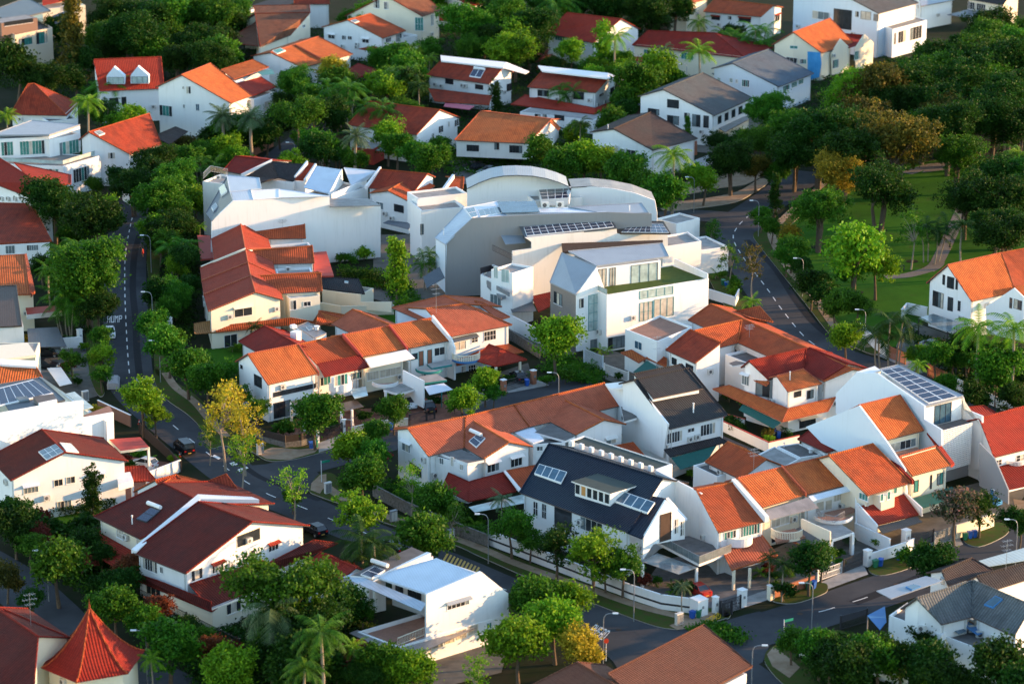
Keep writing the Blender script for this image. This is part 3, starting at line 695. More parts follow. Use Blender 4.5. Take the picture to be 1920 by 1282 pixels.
def trunkmesh(seed, H, r, tips, bark='bark', fork=.5, multi=1, lean=.3):
    rnd = random.Random(seed); m = MB()
    for k in range(multi):
        off = V((rnd.uniform(-.3, .3), rnd.uniform(-.3, .3), 0)) * (multi > 1); top = V((rnd.uniform(-lean, lean), rnd.uniform(-lean, lean), H * fork)) + off * 3
        mid = (off + top) / 2 + V((rnd.uniform(-.12, .12), rnd.uniform(-.12, .12), 0))
        m.tube(off - UP * .1, mid, r * 1.1, r * .85, 7, bark, False); m.tube(mid, top, r * .85, r * .65, 7, bark, False)
        for t in tips[k::multi]:
            t = V((t.x, t.y, t.z)); e = top + (t - top) * .45 + UP * (.12 * (t - top).length)
            m.tube(top, e, r * .5, r * .28, 5, bark, False); m.tube(e, t, r * .28, r * .08, 4, bark, False)
    return m
PROTO = {}
def proto(kind, H, rx, rz, cz, variants=2, bark='bark', r=.16, multi=1, fork=.45, **k):
    for v in range(variants):
        seed = hash_(kind) + v * 17; m, tips = crown(seed, rx, rz, **k)
        for i in range(len(m.v)): x, y, z = m.v[i]; m.v[i] = (x, y, z + cz)
        tips = [t + UP * cz for t in tips]; tm = trunkmesh(seed, H, r, tips, bark, fork, multi)
        me_c = m.build('crown'); me_t = tm.build('trunk')
        PROTO.setdefault(kind, []).append((me_c.data, me_t.data, H, rx, cz)); bpy.data.objects.remove(me_c); bpy.data.objects.remove(me_t)
def hash_(s): return sum((i + 1) * ord(c) for i, c in enumerate(s))
def frond(m, base, dirv, L, w, droop, mat, rnd, n=9, stiff=.5, leaflets=True):
    """one palm frond: arched rachis with leaflets either side"""
    p = base; el = rnd.uniform(.3, 1.0) if stiff is None else stiff; v = dirv * cos(el) + UP * sin(el); pts = [p]
    for i in range(n): v = (v - UP * droop / n).normalized(); p = p + v * (L / n); pts.append(p)
    for i in range(n):
        a, b = pts[i], pts[i + 1]; d = (b - a).normalized(); sd = d.cross(UP)
        if sd.length < .1: sd = V((1, 0, 0))
        sd.normalize(); ww = w * sin(pi * (i + 1.2) / (n + 1.6))
        for sg in (-1, 1):
            for j in (0, .5):
                o = a + (b - a) * j; tip = o + sd * (sg * ww) + d * ww * .55 - UP * ww * .45 * (1 + rnd.random() * .5)
                k = len(m.v); m.v += [tuple(o), tuple(o + d * (L / n * .42)), tuple(tip)]; m.f.append((k, k + 1, k + 2)); m.mi.append(m.m(mat)); m.uv.append([(0, 0)] * 3)
def palm(kind, H, n, L, w, droop, variants=2, trunkr=.16, bark='palebark', multi=1, el=(.1, 1.25)):
    for v in range(variants):
        rnd = random.Random(hash_(kind) + v * 31); m = MB(); t = MB()
        for c in range(multi):
            off = V((rnd.uniform(-1, 1), rnd.uniform(-1, 1), 0)) * (.9 if multi > 1 else 0); h = H * (rnd.uniform(.6, 1) if multi > 1 else 1)
            top = off * 1.4 + V((rnd.uniform(-.3, .3), rnd.uniform(-.3, .3), h)); mid = (off + top) / 2 + V((.15, -.1, 0))
            t.tube(off, mid, trunkr * 1.15, trunkr * .9, 7, bark, False); t.tube(mid, top, trunkr * .9, trunkr * .75, 7, bark, False)
            for i in range(n):
                a = i * 2.4 + rnd.uniform(-.2, .2); e = el[0] + (el[1] - el[0]) * (i / n)
                frond(m, top + UP * rnd.uniform(-.1, .2), V((cos(a), sin(a), 0)), L * rnd.uniform(.8, 1.1), w, droop * rnd.uniform(.8, 1.2), 'leaf', rnd, stiff=e)
        a, b = m.build('crown'), t.build('trunk'); PROTO.setdefault(kind, []).append((a.data, b.data, H, L * .8, H)); bpy.data.objects.remove(a); bpy.data.objects.remove(b)
proto('round', 5.6, 2.4, 2.1, 3.6, 4, lobes=8, nclump=185, per=46, leaf=.28, csize=.62)
proto('loose', 6.0, 2.4, 2.4, 3.9, 4, lobes=10, nclump=120, per=40, leaf=.27, csize=.55, gap=.1)
proto('thin', 7.0, 1.9, 2.9, 4.4, 2, lobes=9, nclump=58, per=20, leaf=.22, csize=.42, bark='palebark', r=.1)
proto('big', 12, 5.2, 4.0, 8, 3, lobes=14, nclump=400, per=50, leaf=.38, csize=.9, r=.35, multi=2, fork=.4)
proto('park', 12, 6.2, 4.9, 8.6, 3, lobes=16, nclump=330, per=52, leaf=.40, csize=.95, r=.4, multi=3, fork=.42, gap=.1, bark='bark')
proto('flat', 10, 4.2, 2.6, 7.2, 2, lobes=13, nclump=260, per=44, leaf=.30, csize=.75, shape='flat', r=.25, fork=.5)
proto('cone', 9, 1.7, 4.2, 4.9, 2, lobes=7, nclump=140, per=30, leaf=.32, csize=.5, shape='cone', r=.15, fork=.3)
proto('tall', 8.5, 1.7, 3.4, 5.2, 2, lobes=8, nclump=130, per=30, leaf=.32, csize=.5, shape='tall', r=.14)
proto('bush', 2.2, 1.2, .9, 1.0, 3, lobes=5, nclump=45, per=26, leaf=.24, csize=.35, r=.06, fork=.3)
palm('palm', 7.5, 20, 3.0, .65, 1.7); palm('fanpalm', 5.5, 30, 2.1, .55, 1.2, trunkr=.2, el=(-.3, 1.3)); palm('clumppalm', 4.5, 9, 2.3, .55, 1.6, trunkr=.07, multi=5)
palm('foxtail', 7, 15, 3.2, 1.0, 2.3, trunkr=.22, el=(.2, 1.35)); palm('lowplant', .5, 12, 1.2, .28, 1.5, trunkr=.05)
TREES = []
KN = {'round': ('round_tree', 'dense'), 'loose': ('garden_tree', 'loose'), 'thin': ('slender_tree', 'airy'), 'big': ('broad_tree', 'large'),
      'park': ('park_tree', 'tall'), 'flat': ('spreading_tree', 'flat-topped'), 'cone': ('conical_tree', 'narrow'), 'tall': ('columnar_tree', 'tall'),
      'bush': ('bush', 'low'), 'palm': ('palm_tree', 'arching'), 'fanpalm': ('fan_palm', 'stiff silvery'), 'clumppalm': ('clumping_palm', 'many-stemmed'),
      'foxtail': ('foxtail_palm', 'bushy drooping'), 'lowplant': ('garden_plant', 'spiky low')}
CN = {'leaf': 'mid green', 'leafdark': 'dark green', 'leafbright': 'bright green', 'leafgold': 'golden yellow', 'leafbrown': 'bronze brown', 'leafblue': 'grey-green', 'leafpink': 'pink-flowered', 'leafred': 'reddish'}
def T(kind, px, py, wpx, mat='leaf', hs=1.0, where=None, zc=None):
    """kind, photo pixel of the crown's centre, crown width in photo pixels"""
    rnd = random.Random(int(px * 7 + py * 13)); pr = rnd.choice(PROTO[kind]); H, rx, cz = pr[2:]
    # find size: iterate because centre height depends on the size
    s = 1.
    for _ in range(4):
        p = at(px, py, cz * s * hs if zc is None else zc); d = proj(p)[2]; s = (wpx / 2) * d / FPX / (rx * .90)
    p = at(px, py, cz * s * hs if zc is None else zc)
    nm, ad = KN[kind]; e = empty(nm, V((p.x, p.y, 0)), None, 'bush' if kind in ('bush',) else 'palm' if 'palm' in nm else 'plant' if kind == 'lowplant' else 'tree')
    e.rotation_euler = (0, 0, rnd.random() * 6.28); e.scale = (s, s, s * hs)
    for nme, me in (('crown', pr[0]), ('trunk', pr[1])):
        o = bpy.data.objects.new(nme, me); COL.objects.link(o); o.parent = e
        if nme == 'crown' and mat != 'leaf':
            o.material_slots[0].link = 'OBJECT'; o.material_slots[0].material = MAT[mat]
    TREES.append((e, px, py, wpx, kind, mat, where)); return e
def TT(kind, mat, lst, hs=1.):
    for t in lst: T(kind, t[0], t[1], t[2], t[3] if len(t) > 3 else mat, hs)
def fill(poly, n, kinds, wr, seed, road=()):
    rnd = random.Random(seed); k = 0; tries = 0; L = []
    while k < n and tries < n * 40:
        tries += 1; x = rnd.uniform(min(p[0] for p in poly), max(p[0] for p in poly)); y = rnd.uniform(min(p[1] for p in poly), max(p[1] for p in poly))
        g = at(x, y, 0)
        if not inpoly(V((x, y, 0)), [V((a, b, 0)) for a, b in poly], V((0, 0, 1))): continue
        w = rnd.uniform(*wr); r = w / 2 / (FPX / proj(g)[2])
        if any(x0 - r * .6 < g.x < x1 + r * .6 and y0 - r * .6 < g.y < y1 + r * .6 for x0, x1, y0, y1 in FOOT): continue
        if any((g - q).length < 5.2 for q in ROADP): continue
        if any((x - a) ** 2 + ((y - b) * 1.6) ** 2 < (w * .42) ** 2 for a, b in L): continue
        L.append((x, y)); kd, mt = rnd.choice(kinds); T(kd, x, y - w * .5, w, mt); k += 1
def hedge(px, w, h, key='leafdark', seed=1, label='', short=None):
    P = [at(x, y, 0) for x, y in px]; rnd = random.Random(seed); m = MB()
    for p, q in zip(P, P[1:]):
        L = (q - p).length; d = (q - p) / L; n = V((-d.y, d.x, 0))
        for i in range(int(L * w * h * 55) + 60):
            c = p + d * rnd.uniform(0, L) + n * rnd.uniform(-w / 2, w / 2) + UP * (h * rnd.random() ** .6); leafquad(m, c + V((rnd.gauss(0, .1), rnd.gauss(0, .1), rnd.gauss(0, .08))), .32, rnd, key)
    c = sum(P, V((0, 0, 0))) / len(P); o = m.build('hedge', None, c); o.location = c; tagit(o, label, 'hedge'); return o
# ---------------------------------------------------------------- free-standing things
def yaw(px0, px1, z=0.):
    d = at(px1[0], px1[1], z) - at(px0[0], px0[1], z); return math.atan2(d.y, d.x)
def lampmesh():
    a = MB(); b = MB(); c = MB(); a.tube(V((0, 0, 0)), V((0, 0, 7.4)), .09, .065, 8, 'metalgrey')
    pts = [V((0, 0, 7.4)), V((.08, 0, 7.9)), V((.3, 0, 8.3)), V((.7, 0, 8.5)), V((1.4, 0, 8.55))]
    for p, q in zip(pts, pts[1:]): b.tube(p, q, .06, .05, 6, 'metalgrey')
    c.box(V((1.75, 0, 8.56)), V((1, 0, 0)), (.42, .17, .07), 'lamp_head'); c.box(V((1.75, 0, 8.47)), V((1, 0, 0)), (.3, .12, .03), 'paleglass')
    return [(n, x.build(n)) for n, x in (('pole', a), ('arm', b), ('lamp_head', c))]
LM = None
def lamp(px, py, dirpx, label, hscale=1.):
    """pixel of the lamp head; dirpx = -1 head points left in the photo, +1 right"""
    global LM
    if LM is None:
        LM = [(n, o.data) for n, o in lampmesh()]
        for o in [o for o in COL.objects if o.name.split('.')[0] in ('pole', 'arm', 'lamp_head') and o.parent is None]: bpy.data.objects.remove(o)
    h = at(px, py, 8.56 * hscale); ang = dirpx if isinstance(dirpx, float) else (pi if dirpx < 0 else 0.)
    b = V((h.x - 1.75 * cos(ang) * hscale, h.y - 1.75 * sin(ang) * hscale, 0)); e = empty('street_lamp', b, label, 'street lamp', 'curved arm street lamps')
    e.rotation_euler = (0, 0, ang); e.scale = (hscale,) * 3
    for n, me in LM:
        o = bpy.data.objects.new(n, me); COL.objects.link(o); o.parent = e
def loft(m, secs, mat):
    """secs: list of rings (same count)"""
    for a, b in zip(secs, secs[1:]):
        k = len(a)
        for i in range(k): m.poly([a[i], a[(i + 1) % k], b[(i + 1) % k], b[i]], mat)
    m.poly(secs[0][::-1], mat); m.poly(secs[-1], mat)
def car(px, py, head, label, paint='carwhite', kind='sedan', z=.02, cat='car', name='parked_car'):
    """pixel of the car's centre on the ground; head = pixel the nose points to"""
    c = at(px, py, 0); t = at(head[0], head[1], 0); d = hz(t - c); yawv = math.atan2(d.y, d.x)
    e = empty(name, V((c.x, c.y, z)), label, cat); e.rotation_euler = (0, 0, yawv)
    if kind == 'sedan': Lc, Wd = 4.6, .9; prof = [(-2.3, .55, .62), (-2.2, .95, .82), (-1.5, 1.0, .88), (-.2, .95, .9), (1.1, .92, .88), (2.05, .75, .8), (2.3, .5, .6)]; cab = [(-1.75, .98, 1.0, .78), (-1.05, .98, 1.42, .62), (.1, .95, 1.45, .62), (1.05, .92, .96, .76)]
    elif kind == 'hatch': prof = [(-2.0, .55, .66), (-1.95, 1.0, .82), (-1.2, 1.02, .86), (0, .98, .88), (1.1, .92, .86), (1.9, .75, .78), (2.05, .5, .6)]; cab = [(-1.95, 1.0, 1.03, .76), (-1.5, 1.0, 1.48, .64), (.1, .97, 1.5, .62), (1.15, .92, .97, .76)]
    else: prof = [(-2.35, .5, .8), (-2.3, 1.1, .9), (-1.2, 1.12, .93), (.3, 1.1, .93), (1.3, 1.05, .9), (2.2, .85, .82), (2.35, .55, .7)]; cab = [(-2.3, 1.08, 1.15, .84), (-2.1, 1.08, 1.82, .72), (.5, 1.08, 1.84, .72), (1.6, 1.05, 1.1, .8)]
    b = MB(); R = []
    for x, zt, w in prof: R.append([V((x, -w, .28)), V((x, -w * 1.03, .55)), V((x, -w * .93, zt)), V((x, w * .93, zt)), V((x, w * 1.03, .55)), V((x, w, .28))])
    loft(b, R, paint); g = MB(); r = MB(); S = []
    for x, zb, zt, w in cab: S.append((V((x, -w * 1.06, zb - .03)), V((x, -w, zt)), V((x, w, zt)), V((x, w * 1.06, zb - .03))))
    for A, B in zip(S, S[1:]):
        for i in (0, 2): g.poly([A[i], A[i + 1], B[i + 1], B[i]], 'dark')
    (A, B, C, D) = S; g.poly([A[0], A[3], B[2], B[1]], 'dark'); g.poly([C[1], C[2], D[3], D[0]], 'dark'); up = UP * .03
    r.slab([B[1] + up, C[1] + up, C[2] + up, B[2] + up], .06, paint)
    for q, w2 in ((B, C),):
        for sg in (1, 2): r.tube(A[0 if sg == 1 else 3], B[sg], .04, n=4, mat=paint); r.tube(D[0 if sg == 1 else 3], C[sg], .04, n=4, mat=paint); m_ = (B[sg] + C[sg]) / 2; r.tube(m_, V((m_.x, m_.y * 1.06, 1.0)), .035, n=4, mat=paint)
    for nme, mm in (('body', b), ('windows', g), ('roof', r)): mm.build(nme, e)
    for sx in (-1.4, 1.35):
        for sy in (-1, 1):
            w = MB(); w.tube(V((sx, sy * .72, .32)), V((sx, sy * .93, .32)), .32, n=14, mat='blacktyre'); wo = w.build('wheel', e)
            q = MB(); q.tube(V((sx, sy * .9, .32)), V((sx, sy * .945, .32)), .19, n=10, mat='steel'); q.build('rim', wo)
    xf = prof[-1][0]; xb = prof[0][0]
    for sy in (-1, 1):
        h = MB(); h.box(V((xf - .06, sy * .55, .62)), V((1, 0, 0)), (.07, .16, .08), 'paleglass'); h.build('headlight', e)
        h = MB(); h.box(V((xb + .06, sy * .62, .78)), V((1, 0, 0)), (.07, .14, .1), 'redlight'); h.build('tail_light', e)
    for sx, k in ((xf - .02, 'frame_white'), (xb + .02, 'yellowpaint')):
        h = MB(); h.box(V((sx, 0, .45)), V((1, 0, 0)), (.03, .24, .07), k); h.build('number_plate', e)
    return e
def covered_car(px, py, head, label):
    c = at(px, py, 0); t = at(head[0], head[1], 0); d = hz(t - c); m = MB(); rnd = random.Random(3); R = []
    for x, zt, w in ((-2.35, .5, .75), (-2.3, 1.0, .9), (-1.7, 1.25, .93), (-1.1, 1.5, .9), (.2, 1.52, .9), (1.0, 1.15, .94), (1.6, 1.0, .95), (2.2, .8, .88), (2.35, .5, .7)):
        R.append([V((x, -w * 1.02 + rnd.uniform(-.05, .05), .08)), V((x, -w * 1.05, .6)), V((x, -w * .78, zt)), V((x, 0, zt + .05)), V((x, w * .78, zt)), V((x, w * 1.05, .6)), V((x, w * 1.02 + rnd.uniform(-.05, .05), .08))])
    loft(m, R, 'carcover'); e = empty('covered_car', V((c.x, c.y, .02)), label, 'car'); e.rotation_euler = (0, 0, math.atan2(d.y, d.x)); m.build('car_cover', e)
    for sx in (-1.4, 1.4):
        for sy in (-1, 1): w = MB(); w.tube(V((sx, sy * .7, .3)), V((sx, sy * 1.0, .3)), .3, n=12, mat='blacktyre'); w.build('wheel', e)
def bin_(px, py, col, label):
    p = at(px, py, 0); e = empty('wheelie_bin', V((p.x, p.y, .02)), label, 'bin', 'wheelie bins'); e.rotation_euler = (0, 0, px * .7)
    m = MB(); lo = [V((x * .22, y * .24, .08)) for x, y in ((-1, -1), (1, -1), (1, 1), (-1, 1))]; hi = [V((x * .29, y * .34, 1.0)) for x, y in ((-1, -1), (1, -1), (1, 1), (-1, 1))]; loft(m, [lo, hi], col); m.build('body', e)
    l = MB(); l.slab([V((-.32, -.38, 1.05)), V((.32, -.38, 1.05)), V((.32, .36, 1.14)), V((-.32, .36, 1.14))], .06, col); l.tube(V((-.3, .4, 1.0)), V((.3, .4, 1.0)), .03, n=6, mat=col); l.build('lid', e)
    for sx in (-1, 1): w = MB(); w.tube(V((sx * .2, .27, .1)), V((sx * .27, .27, .1)), .1, n=8, mat='blacktyre'); w.build('wheel', e)
def cabinet(px, py, label, w=1.0, h=1.5, mat='acgrey', ang=.65):
    p = at(px, py, 0); e = empty('utility_cabinet', V((p.x, p.y, .1)), label, 'utility box'); e.rotation_euler = (0, 0, ang); X = V((1, 0, 0))
    m = MB(); m.box(V((0, 0, h / 2)), X, (w / 2, .22, h / 2), mat); m.box(V((0, 0, h + .03)), X, (w / 2 + .04, .26, .03), mat); m.build('body', e)
    for s in (-1, 1): d = MB(); d.box(V((s * w * .235, -.23, h / 2)), X, (w * .21, .012, h * .42), 'metalgrey' if mat != 'metalgrey' else 'acgrey'); d.build('door', e)
    d = MB(); d.box(V((0, 0, -.06)), X, (w / 2 + .06, .3, .06), 'concrete'); d.build('plinth', e)
def cone(px, py, label):
    p = at(px, py, 0); e = empty('traffic_cone', V((p.x, p.y, .02)), label, 'traffic cone'); m = MB(); m.tube(V((0, 0, .04)), V((0, 0, .72)), .16, .03, 10, 'conered'); m.build('body', e)
    m = MB(); m.box(V((0, 0, .03)), V((1, 0, 0)), (.2, .2, .025), 'conered'); m.build('base', e); m = MB(); m.tube(V((0, 0, .32)), V((0, 0, .46)), .112, .084, 10, 'frame_white', False); m.build('band', e)
def fence(pts, h, label, mat='white', kind='wall', cap=None, t=.16, z=0., name=None, gap=.22, base=None, cat=None, short=None, band=None):
    """pts are photo pixels of the BASE line (z=0) ; kinds: wall, bars, panel"""
    w = [at(p[0], p[1], p[2] if len(p) > 2 else 0) for p in pts]; w = [V((p.x, p.y, 0)) for p in w]
    c = sum(w, V((0, 0, 0))) / len(w); nm = name or {'wall': 'boundary_wall', 'bars': 'railing_fence', 'panel': 'board_fence', 'gate': 'gate'}[kind]
    root = empty(nm, V((c.x, c.y, 0)), label, cat or ('wall' if kind == 'wall' else 'gate' if kind == 'gate' else 'fence')); m = MB(); k2 = MB(); b2 = MB()
    for i, (p, q) in enumerate(zip(w, w[1:])):
        d = q - p; L = d.length; e = hz(d); mid = (p + q) / 2
        if kind == 'wall':
            m.box(mid + UP * h / 2, e, (L / 2 + t / 2 - .002 * i, t / 2, h / 2), mat)
            k2.box(mid + UP * (h + .04), e, (L / 2 + t / 2 + .04 - .002 * i, t / 2 + .05, .04), cap or mat)
            if band: b2.box(mid + UP * h * .45, e, (L / 2 + t / 2 + .01, t / 2 + .012, .13), band)
        else:
            y0 = 0.
            if base: k2.box(mid + UP * base[0] / 2, e, (L / 2 + .08, .1, base[0] / 2), base[1]); y0 = base[0]
            if kind == 'panel': m.box(mid + UP * (h + y0) / 2, e, (L / 2, .04, (h - y0) / 2), mat)
            else:
                nb = max(2, int(L / gap))
                for j in range(nb + 1): m.box(p + d * (j / nb) + UP * (h + y0) / 2, e, (.02, .02, (h - y0) / 2), mat)
                for zz in (y0 + .1, h - .05): m.box(mid + UP * zz, e, (L / 2, .025, .03), mat)
                if kind == 'gate': m.box(mid + UP * (h * .5), e, (L / 2, .025, .04), mat)
            for pt in ((p, q) if i == 0 else (q,)): bb = MB(); bb.box(pt + UP * (h + .1) / 2, e, (.09, .09, (h + .1) / 2), mat); bb.build('post', root, V((c.x, c.y, 0)))
    loc = V((c.x, c.y, 0)); m.build('panel' if kind != 'wall' else 'wall', root, loc)
    if k2.f: k2.build('coping' if kind == 'wall' else 'base_wall', root, loc)
    if b2.f: b2.build('painted_band' if kind == 'wall' else 'post', root, loc)
    if short: x, y, dd = proj(c); LAND.append((x, y, short))
def pillar(px, py, h, label, mat='white', w=.6):
    p = at(px, py, 0); e = empty('gate_pillar', V((p.x, p.y, 0)), label, 'gate pillar'); m = MB(); m.box(V((0, 0, h / 2)), V((.8, .6, 0)), (w / 2, w / 2, h / 2), mat); m.build('body', e)
    m = MB(); m.box(V((0, 0, h + .05)), V((.8, .6, 0)), (w / 2 + .06, w / 2 + .06, .05), 'whitepaint'); m.build('cap', e)
    m = MB(); n = V((.6, -.8, 0)); m.box(V((0, 0, h * .6)) + n * (w / 2 + .03), V((.8, .6, 0)), (.14, .03, .18), 'metalgrey'); m.build('letter_box', e)
def person(px, py, label, top='cloth_red', face=0.):
    p = at(px, py, 0); e = empty('person', V((p.x, p.y, .02)), label, 'person'); e.rotation_euler = (0, 0, face)
    Vt = [(0, 0, .95), (0, 0, 1.15), (0, 0, 1.38), (0, 0, 1.5), (0, 0, 1.62), (.19, 0, 1.4), (.25, .05, 1.12), (.24, .2, .92), (-.19, 0, 1.4), (-.26, -.02, 1.12), (-.27, .08, .88), (.1, 0, .9), (.12, .1, .5), (.12, .03, .07), (.12, .16, .04), (-.1, 0, .9), (-.12, -.04, .5), (-.12, -.2, .1), (-.12, -.08, .05)]
    E = [(0, 1), (1, 2), (2, 3), (3, 4), (2, 5), (5, 6), (6, 7), (2, 8), (8, 9), (9, 10), (0, 11), (11, 12), (12, 13), (13, 14), (0, 15), (15, 16), (16, 17), (17, 18)]
    Rr = [.15, .13, .16, .06, .1, .07, .045, .032, .07, .045, .032, .09, .06, .04, .035, .09, .06, .04, .035]
    me = bpy.data.meshes.new('body'); me.from_pydata(Vt, E, []); o = bpy.data.objects.new('body', me); COL.objects.link(o); o.parent = e; me.materials.append(MAT['skin'])
    md = o.modifiers.new('s', 'SKIN'); me.skin_vertices if False else None
    bpy.context.view_layer.update()
    if not me.skin_vertices:
        bpy.context.view_layer.objects.active = o; bpy.ops.mesh.customdata_skin_add()
    for i, r in enumerate(Rr): me.skin_vertices[0].data[i].radius = (r, r * .75, )
    me.skin_vertices[0].data[0].use_root = True; o.modifiers.new('b', 'SUBSURF').levels = 1
    def ring(z, rx, ry, ox=0, oy=0, n=12): return [V((ox + rx * cos(2 * pi * i / n), oy + ry * sin(2 * pi * i / n), z)) for i in range(n)]
    s = MB(); loft(s, [ring(.62, .24, .2), ring(.9, .2, .17), ring(1.12, .17, .14), ring(1.36, .22, .15), ring(1.46, .1, .09)], top); s.build('dress', e, smooth=True)
    h = MB(); loft(h, [ring(1.56, .1, .1, 0, -.02), ring(1.66, .12, .125, 0, -.02), ring(1.75, .07, .08, 0, -.01)], 'hair'); h.build('hair', e, smooth=True)
# ================================================================ buildings
# ---- centre-left terrace row facing the side road
CT = 'terraced houses in the centre row'
h = House('terraced_house', 'end terrace with blank pale side wall, bright orange tiled roof and dark upper balcony', 'orange-roofed end terrace', group=CT, roof='orange')
h.gable((502,721),(597,700),(464,664),(559,646), back=.65, bwall=True)
h.gable((447,640),(510,677),(496,611),(559,647), ze=6.2, roof='maroon', back=1)
h.flat((440,667),(478,690),(478,649),5.2, wall='white', top='darkconc') if False else None
h.win(477,704,491,725, 'dark','frame_dark',2); h.win(451,684,455,691,'dark','frame_dark',1)
h.slab([(544,752,3.0),(570,771,3.0),(617,761,3.0),(590,742,3.0)],'darkconc',.3,name='carport_roof',side='whitepaint')
h.slab([(511,748,3.3),(596,729,3.3),(590,722,3.3),(506,740,3.3)],'whitepaint',.3,name='balcony_floor')
h.rail([(511,748),(596,729)],3.3,1.0,'frame_dark')
h.win(512,727,592,736,'dark','frame_dark',7); h.wins([(513,752,545,782)],glass='dark',frame='frame_dark',nx=3)
h.post(546,756,3.0); h.post(570,771,3.0); h.post(617,761,3.0)
h.done()
h = House('terraced_house', 'terraced house with darker red tiled roof stepping down to an eave over rounded bay windows', 'red-tiled terrace with bay windows', group=CT, roof='terracotta')
h.gable((595,684),(678,668),(559,646),(643,628), roof='terracotta', back=.65, wall='white')
h.slab([(595,682,6.35),(676,666,6.35),(692,688,5.3),(608,706,5.3)],'maroon',name='roof')
h.cope([(559,646,8.4),(597,700,5.6)],mat='redpaint'); h.cope([(643,628,8.4),(679,669,6.2)],mat='redpaint')
h.wins([(600,706,620,722)],glass='teal',nx=3); h.wins([(660,697,680,710)],glass='teal',nx=3)
h.rbal((638,727),3.6,1.7,200,380,'whitepaint','whitepaint',1.0)
h.block((639,706),3.7,5.6,2.6,1.3,mat='whitepaint',name='bay'); h.wins([(626,702,652,722)],glass='teal',nx=4)
h.slab([(623,759,2.7),(668,749,2.7),(682,762,2.5),(640,772,2.5)],'seambrown',.06)
h.slab([(655,730,3.4),(686,724,3.4),(690,741,3.3),(665,747,3.3)],'paleglass',.05)
h.post(660,768,2.5); h.post(640,772,2.5,mat='whitepaint')
h.done()
h = House('terraced_house', 'terraced house with plain bright orange roof, long white awning and tan curved balcony', 'terrace with the white awning', group=CT, roof='orange')
h.gable((679,669),(762,653),(643,628),(730,611), back=.65, wall='cream')
h.slab([(684,672,6.0),(762,655,6.0),(778,671,5.6),(695,689,5.6)],'whitepaint',.08)
h.cope([(730,611,8.3),(764,655,6.0)],mat='redpaint')
h.rbal((722,716),3.3,2.0,200,350,'whitepaint','terrafloor',.25); h.wins([(688,696,710,712),(712,690,752,705)],glass='curtain',nx=4)
h.slab([(719,730,3.0),(747,738,3.0),(788,726,3.0),(757,714,3.0)],'concrete',.35,name='carport_roof',side='whitepaint')
h.post(723,733,3.0); h.post(745,738,3.0); h.ac(748,705)
h.vwall((755,700,4.6),(792,718,4.6),[(755,694),(794,714),(794,765),(755,745)],zb=0)
h.done()
h = House('terraced_house', 'terraced house with two brown doors above a teal-edged wavy balcony', 'terrace with two brown doors', group=CT, roof='orange')
h.gable((766,653),(844,638),(730,611),(811,596), back=.65)
h.vwall((811,594,8.7),(846,637,6.3),[(811,592),(846,636),(852,652),(852,728),(790,690)],t=.25)
h.cope([(811,595,8.6),(846,638,6.2)],h=.35,r=.16)
h.wins([(785,658,794,686),(801,655,810,683)],glass='door_wood',frame='tealpaint',nx=1,name='door'); h.wins([(814,651,834,666)],nx=2); h.wins([(762,663,783,675)],nx=2,frame='tealpaint')
h.rbal((805,690),3.3,2.1,190,340,'tealpaint','concrete',.05,band='tealpaint'); h.slab([(810,690,3.3),(848,683,3.3),(843,674,3.3),(800,682,3.3)],'concrete',.3,name='balcony_floor',side='tealpaint')
h.slab([(793,718,3.0),(838,712,3.0),(818,700,3.0),(785,706,3.0)],'concrete',.3,name='carport_roof',side='tealpaint')
h.slab([(795,724,2.9),(832,718,2.9),(849,730,2.4),(805,740,2.4)],'seamwhite',.05); h.post(828,735,2.4,r=.06,mat='tealpaint'); h.ac(795,701)
h.done()
h = House('house', 'corner house with broad salmon hipped roof, pale blue walls and rounded blue balcony', 'blue-walled house with rounded balcony', roof='salmon', wall='bluewhite')
h.gable((846,631),(960,609),(798,579),(871,570), ze=6.3, back=.7, hip=(0,1))
h.gable((734,577),(790,601),(833,554),(869,570), ze=6.3, back=1, hip=(0,0))
h.slab([(889,564,7.4),(905,567,7.3),(956,594,6.2),(935,600,6.2)],'salmon',name='roof')
h.wins([(907,620,930,638)],nx=4,ny=2,glass='dark'); h.wins([(884,631,896,642)],nx=2,ny=2,glass='dark'); h.wins([(851,640,874,656)],nx=2,glass='curtain')
h.slab([(848,634,5.9),(893,624,5.9),(899,631,5.4),(850,642,5.4)],'seamdark',.05)
h.rbal((873,670),3.3,2.2,190,370,'cream','concrete',.9,solid=False,band='bluepaint')
h.slab([(856,676,3.3),(943,640,3.3),(982,660,2.5),(856,685,2.5)],'terracotta',name='roof'); h.slab([(888,675,3.2),(917,645,3.9),(938,653,3.9),(930,687,2.6)],'red',name='roof'); h.slab([(930,687,2.6),(938,653,3.9),(950,658,3.5),(988,674,2.6)],'red',name='roof')
h.wins([(878,684,892,702),(865,686,873,700)],nx=3,ny=3); h.antenna(818,588,5)
h.post(975,678,2.5,mat='cream'); h.post(930,688,2.5,mat='cream')
h.done()
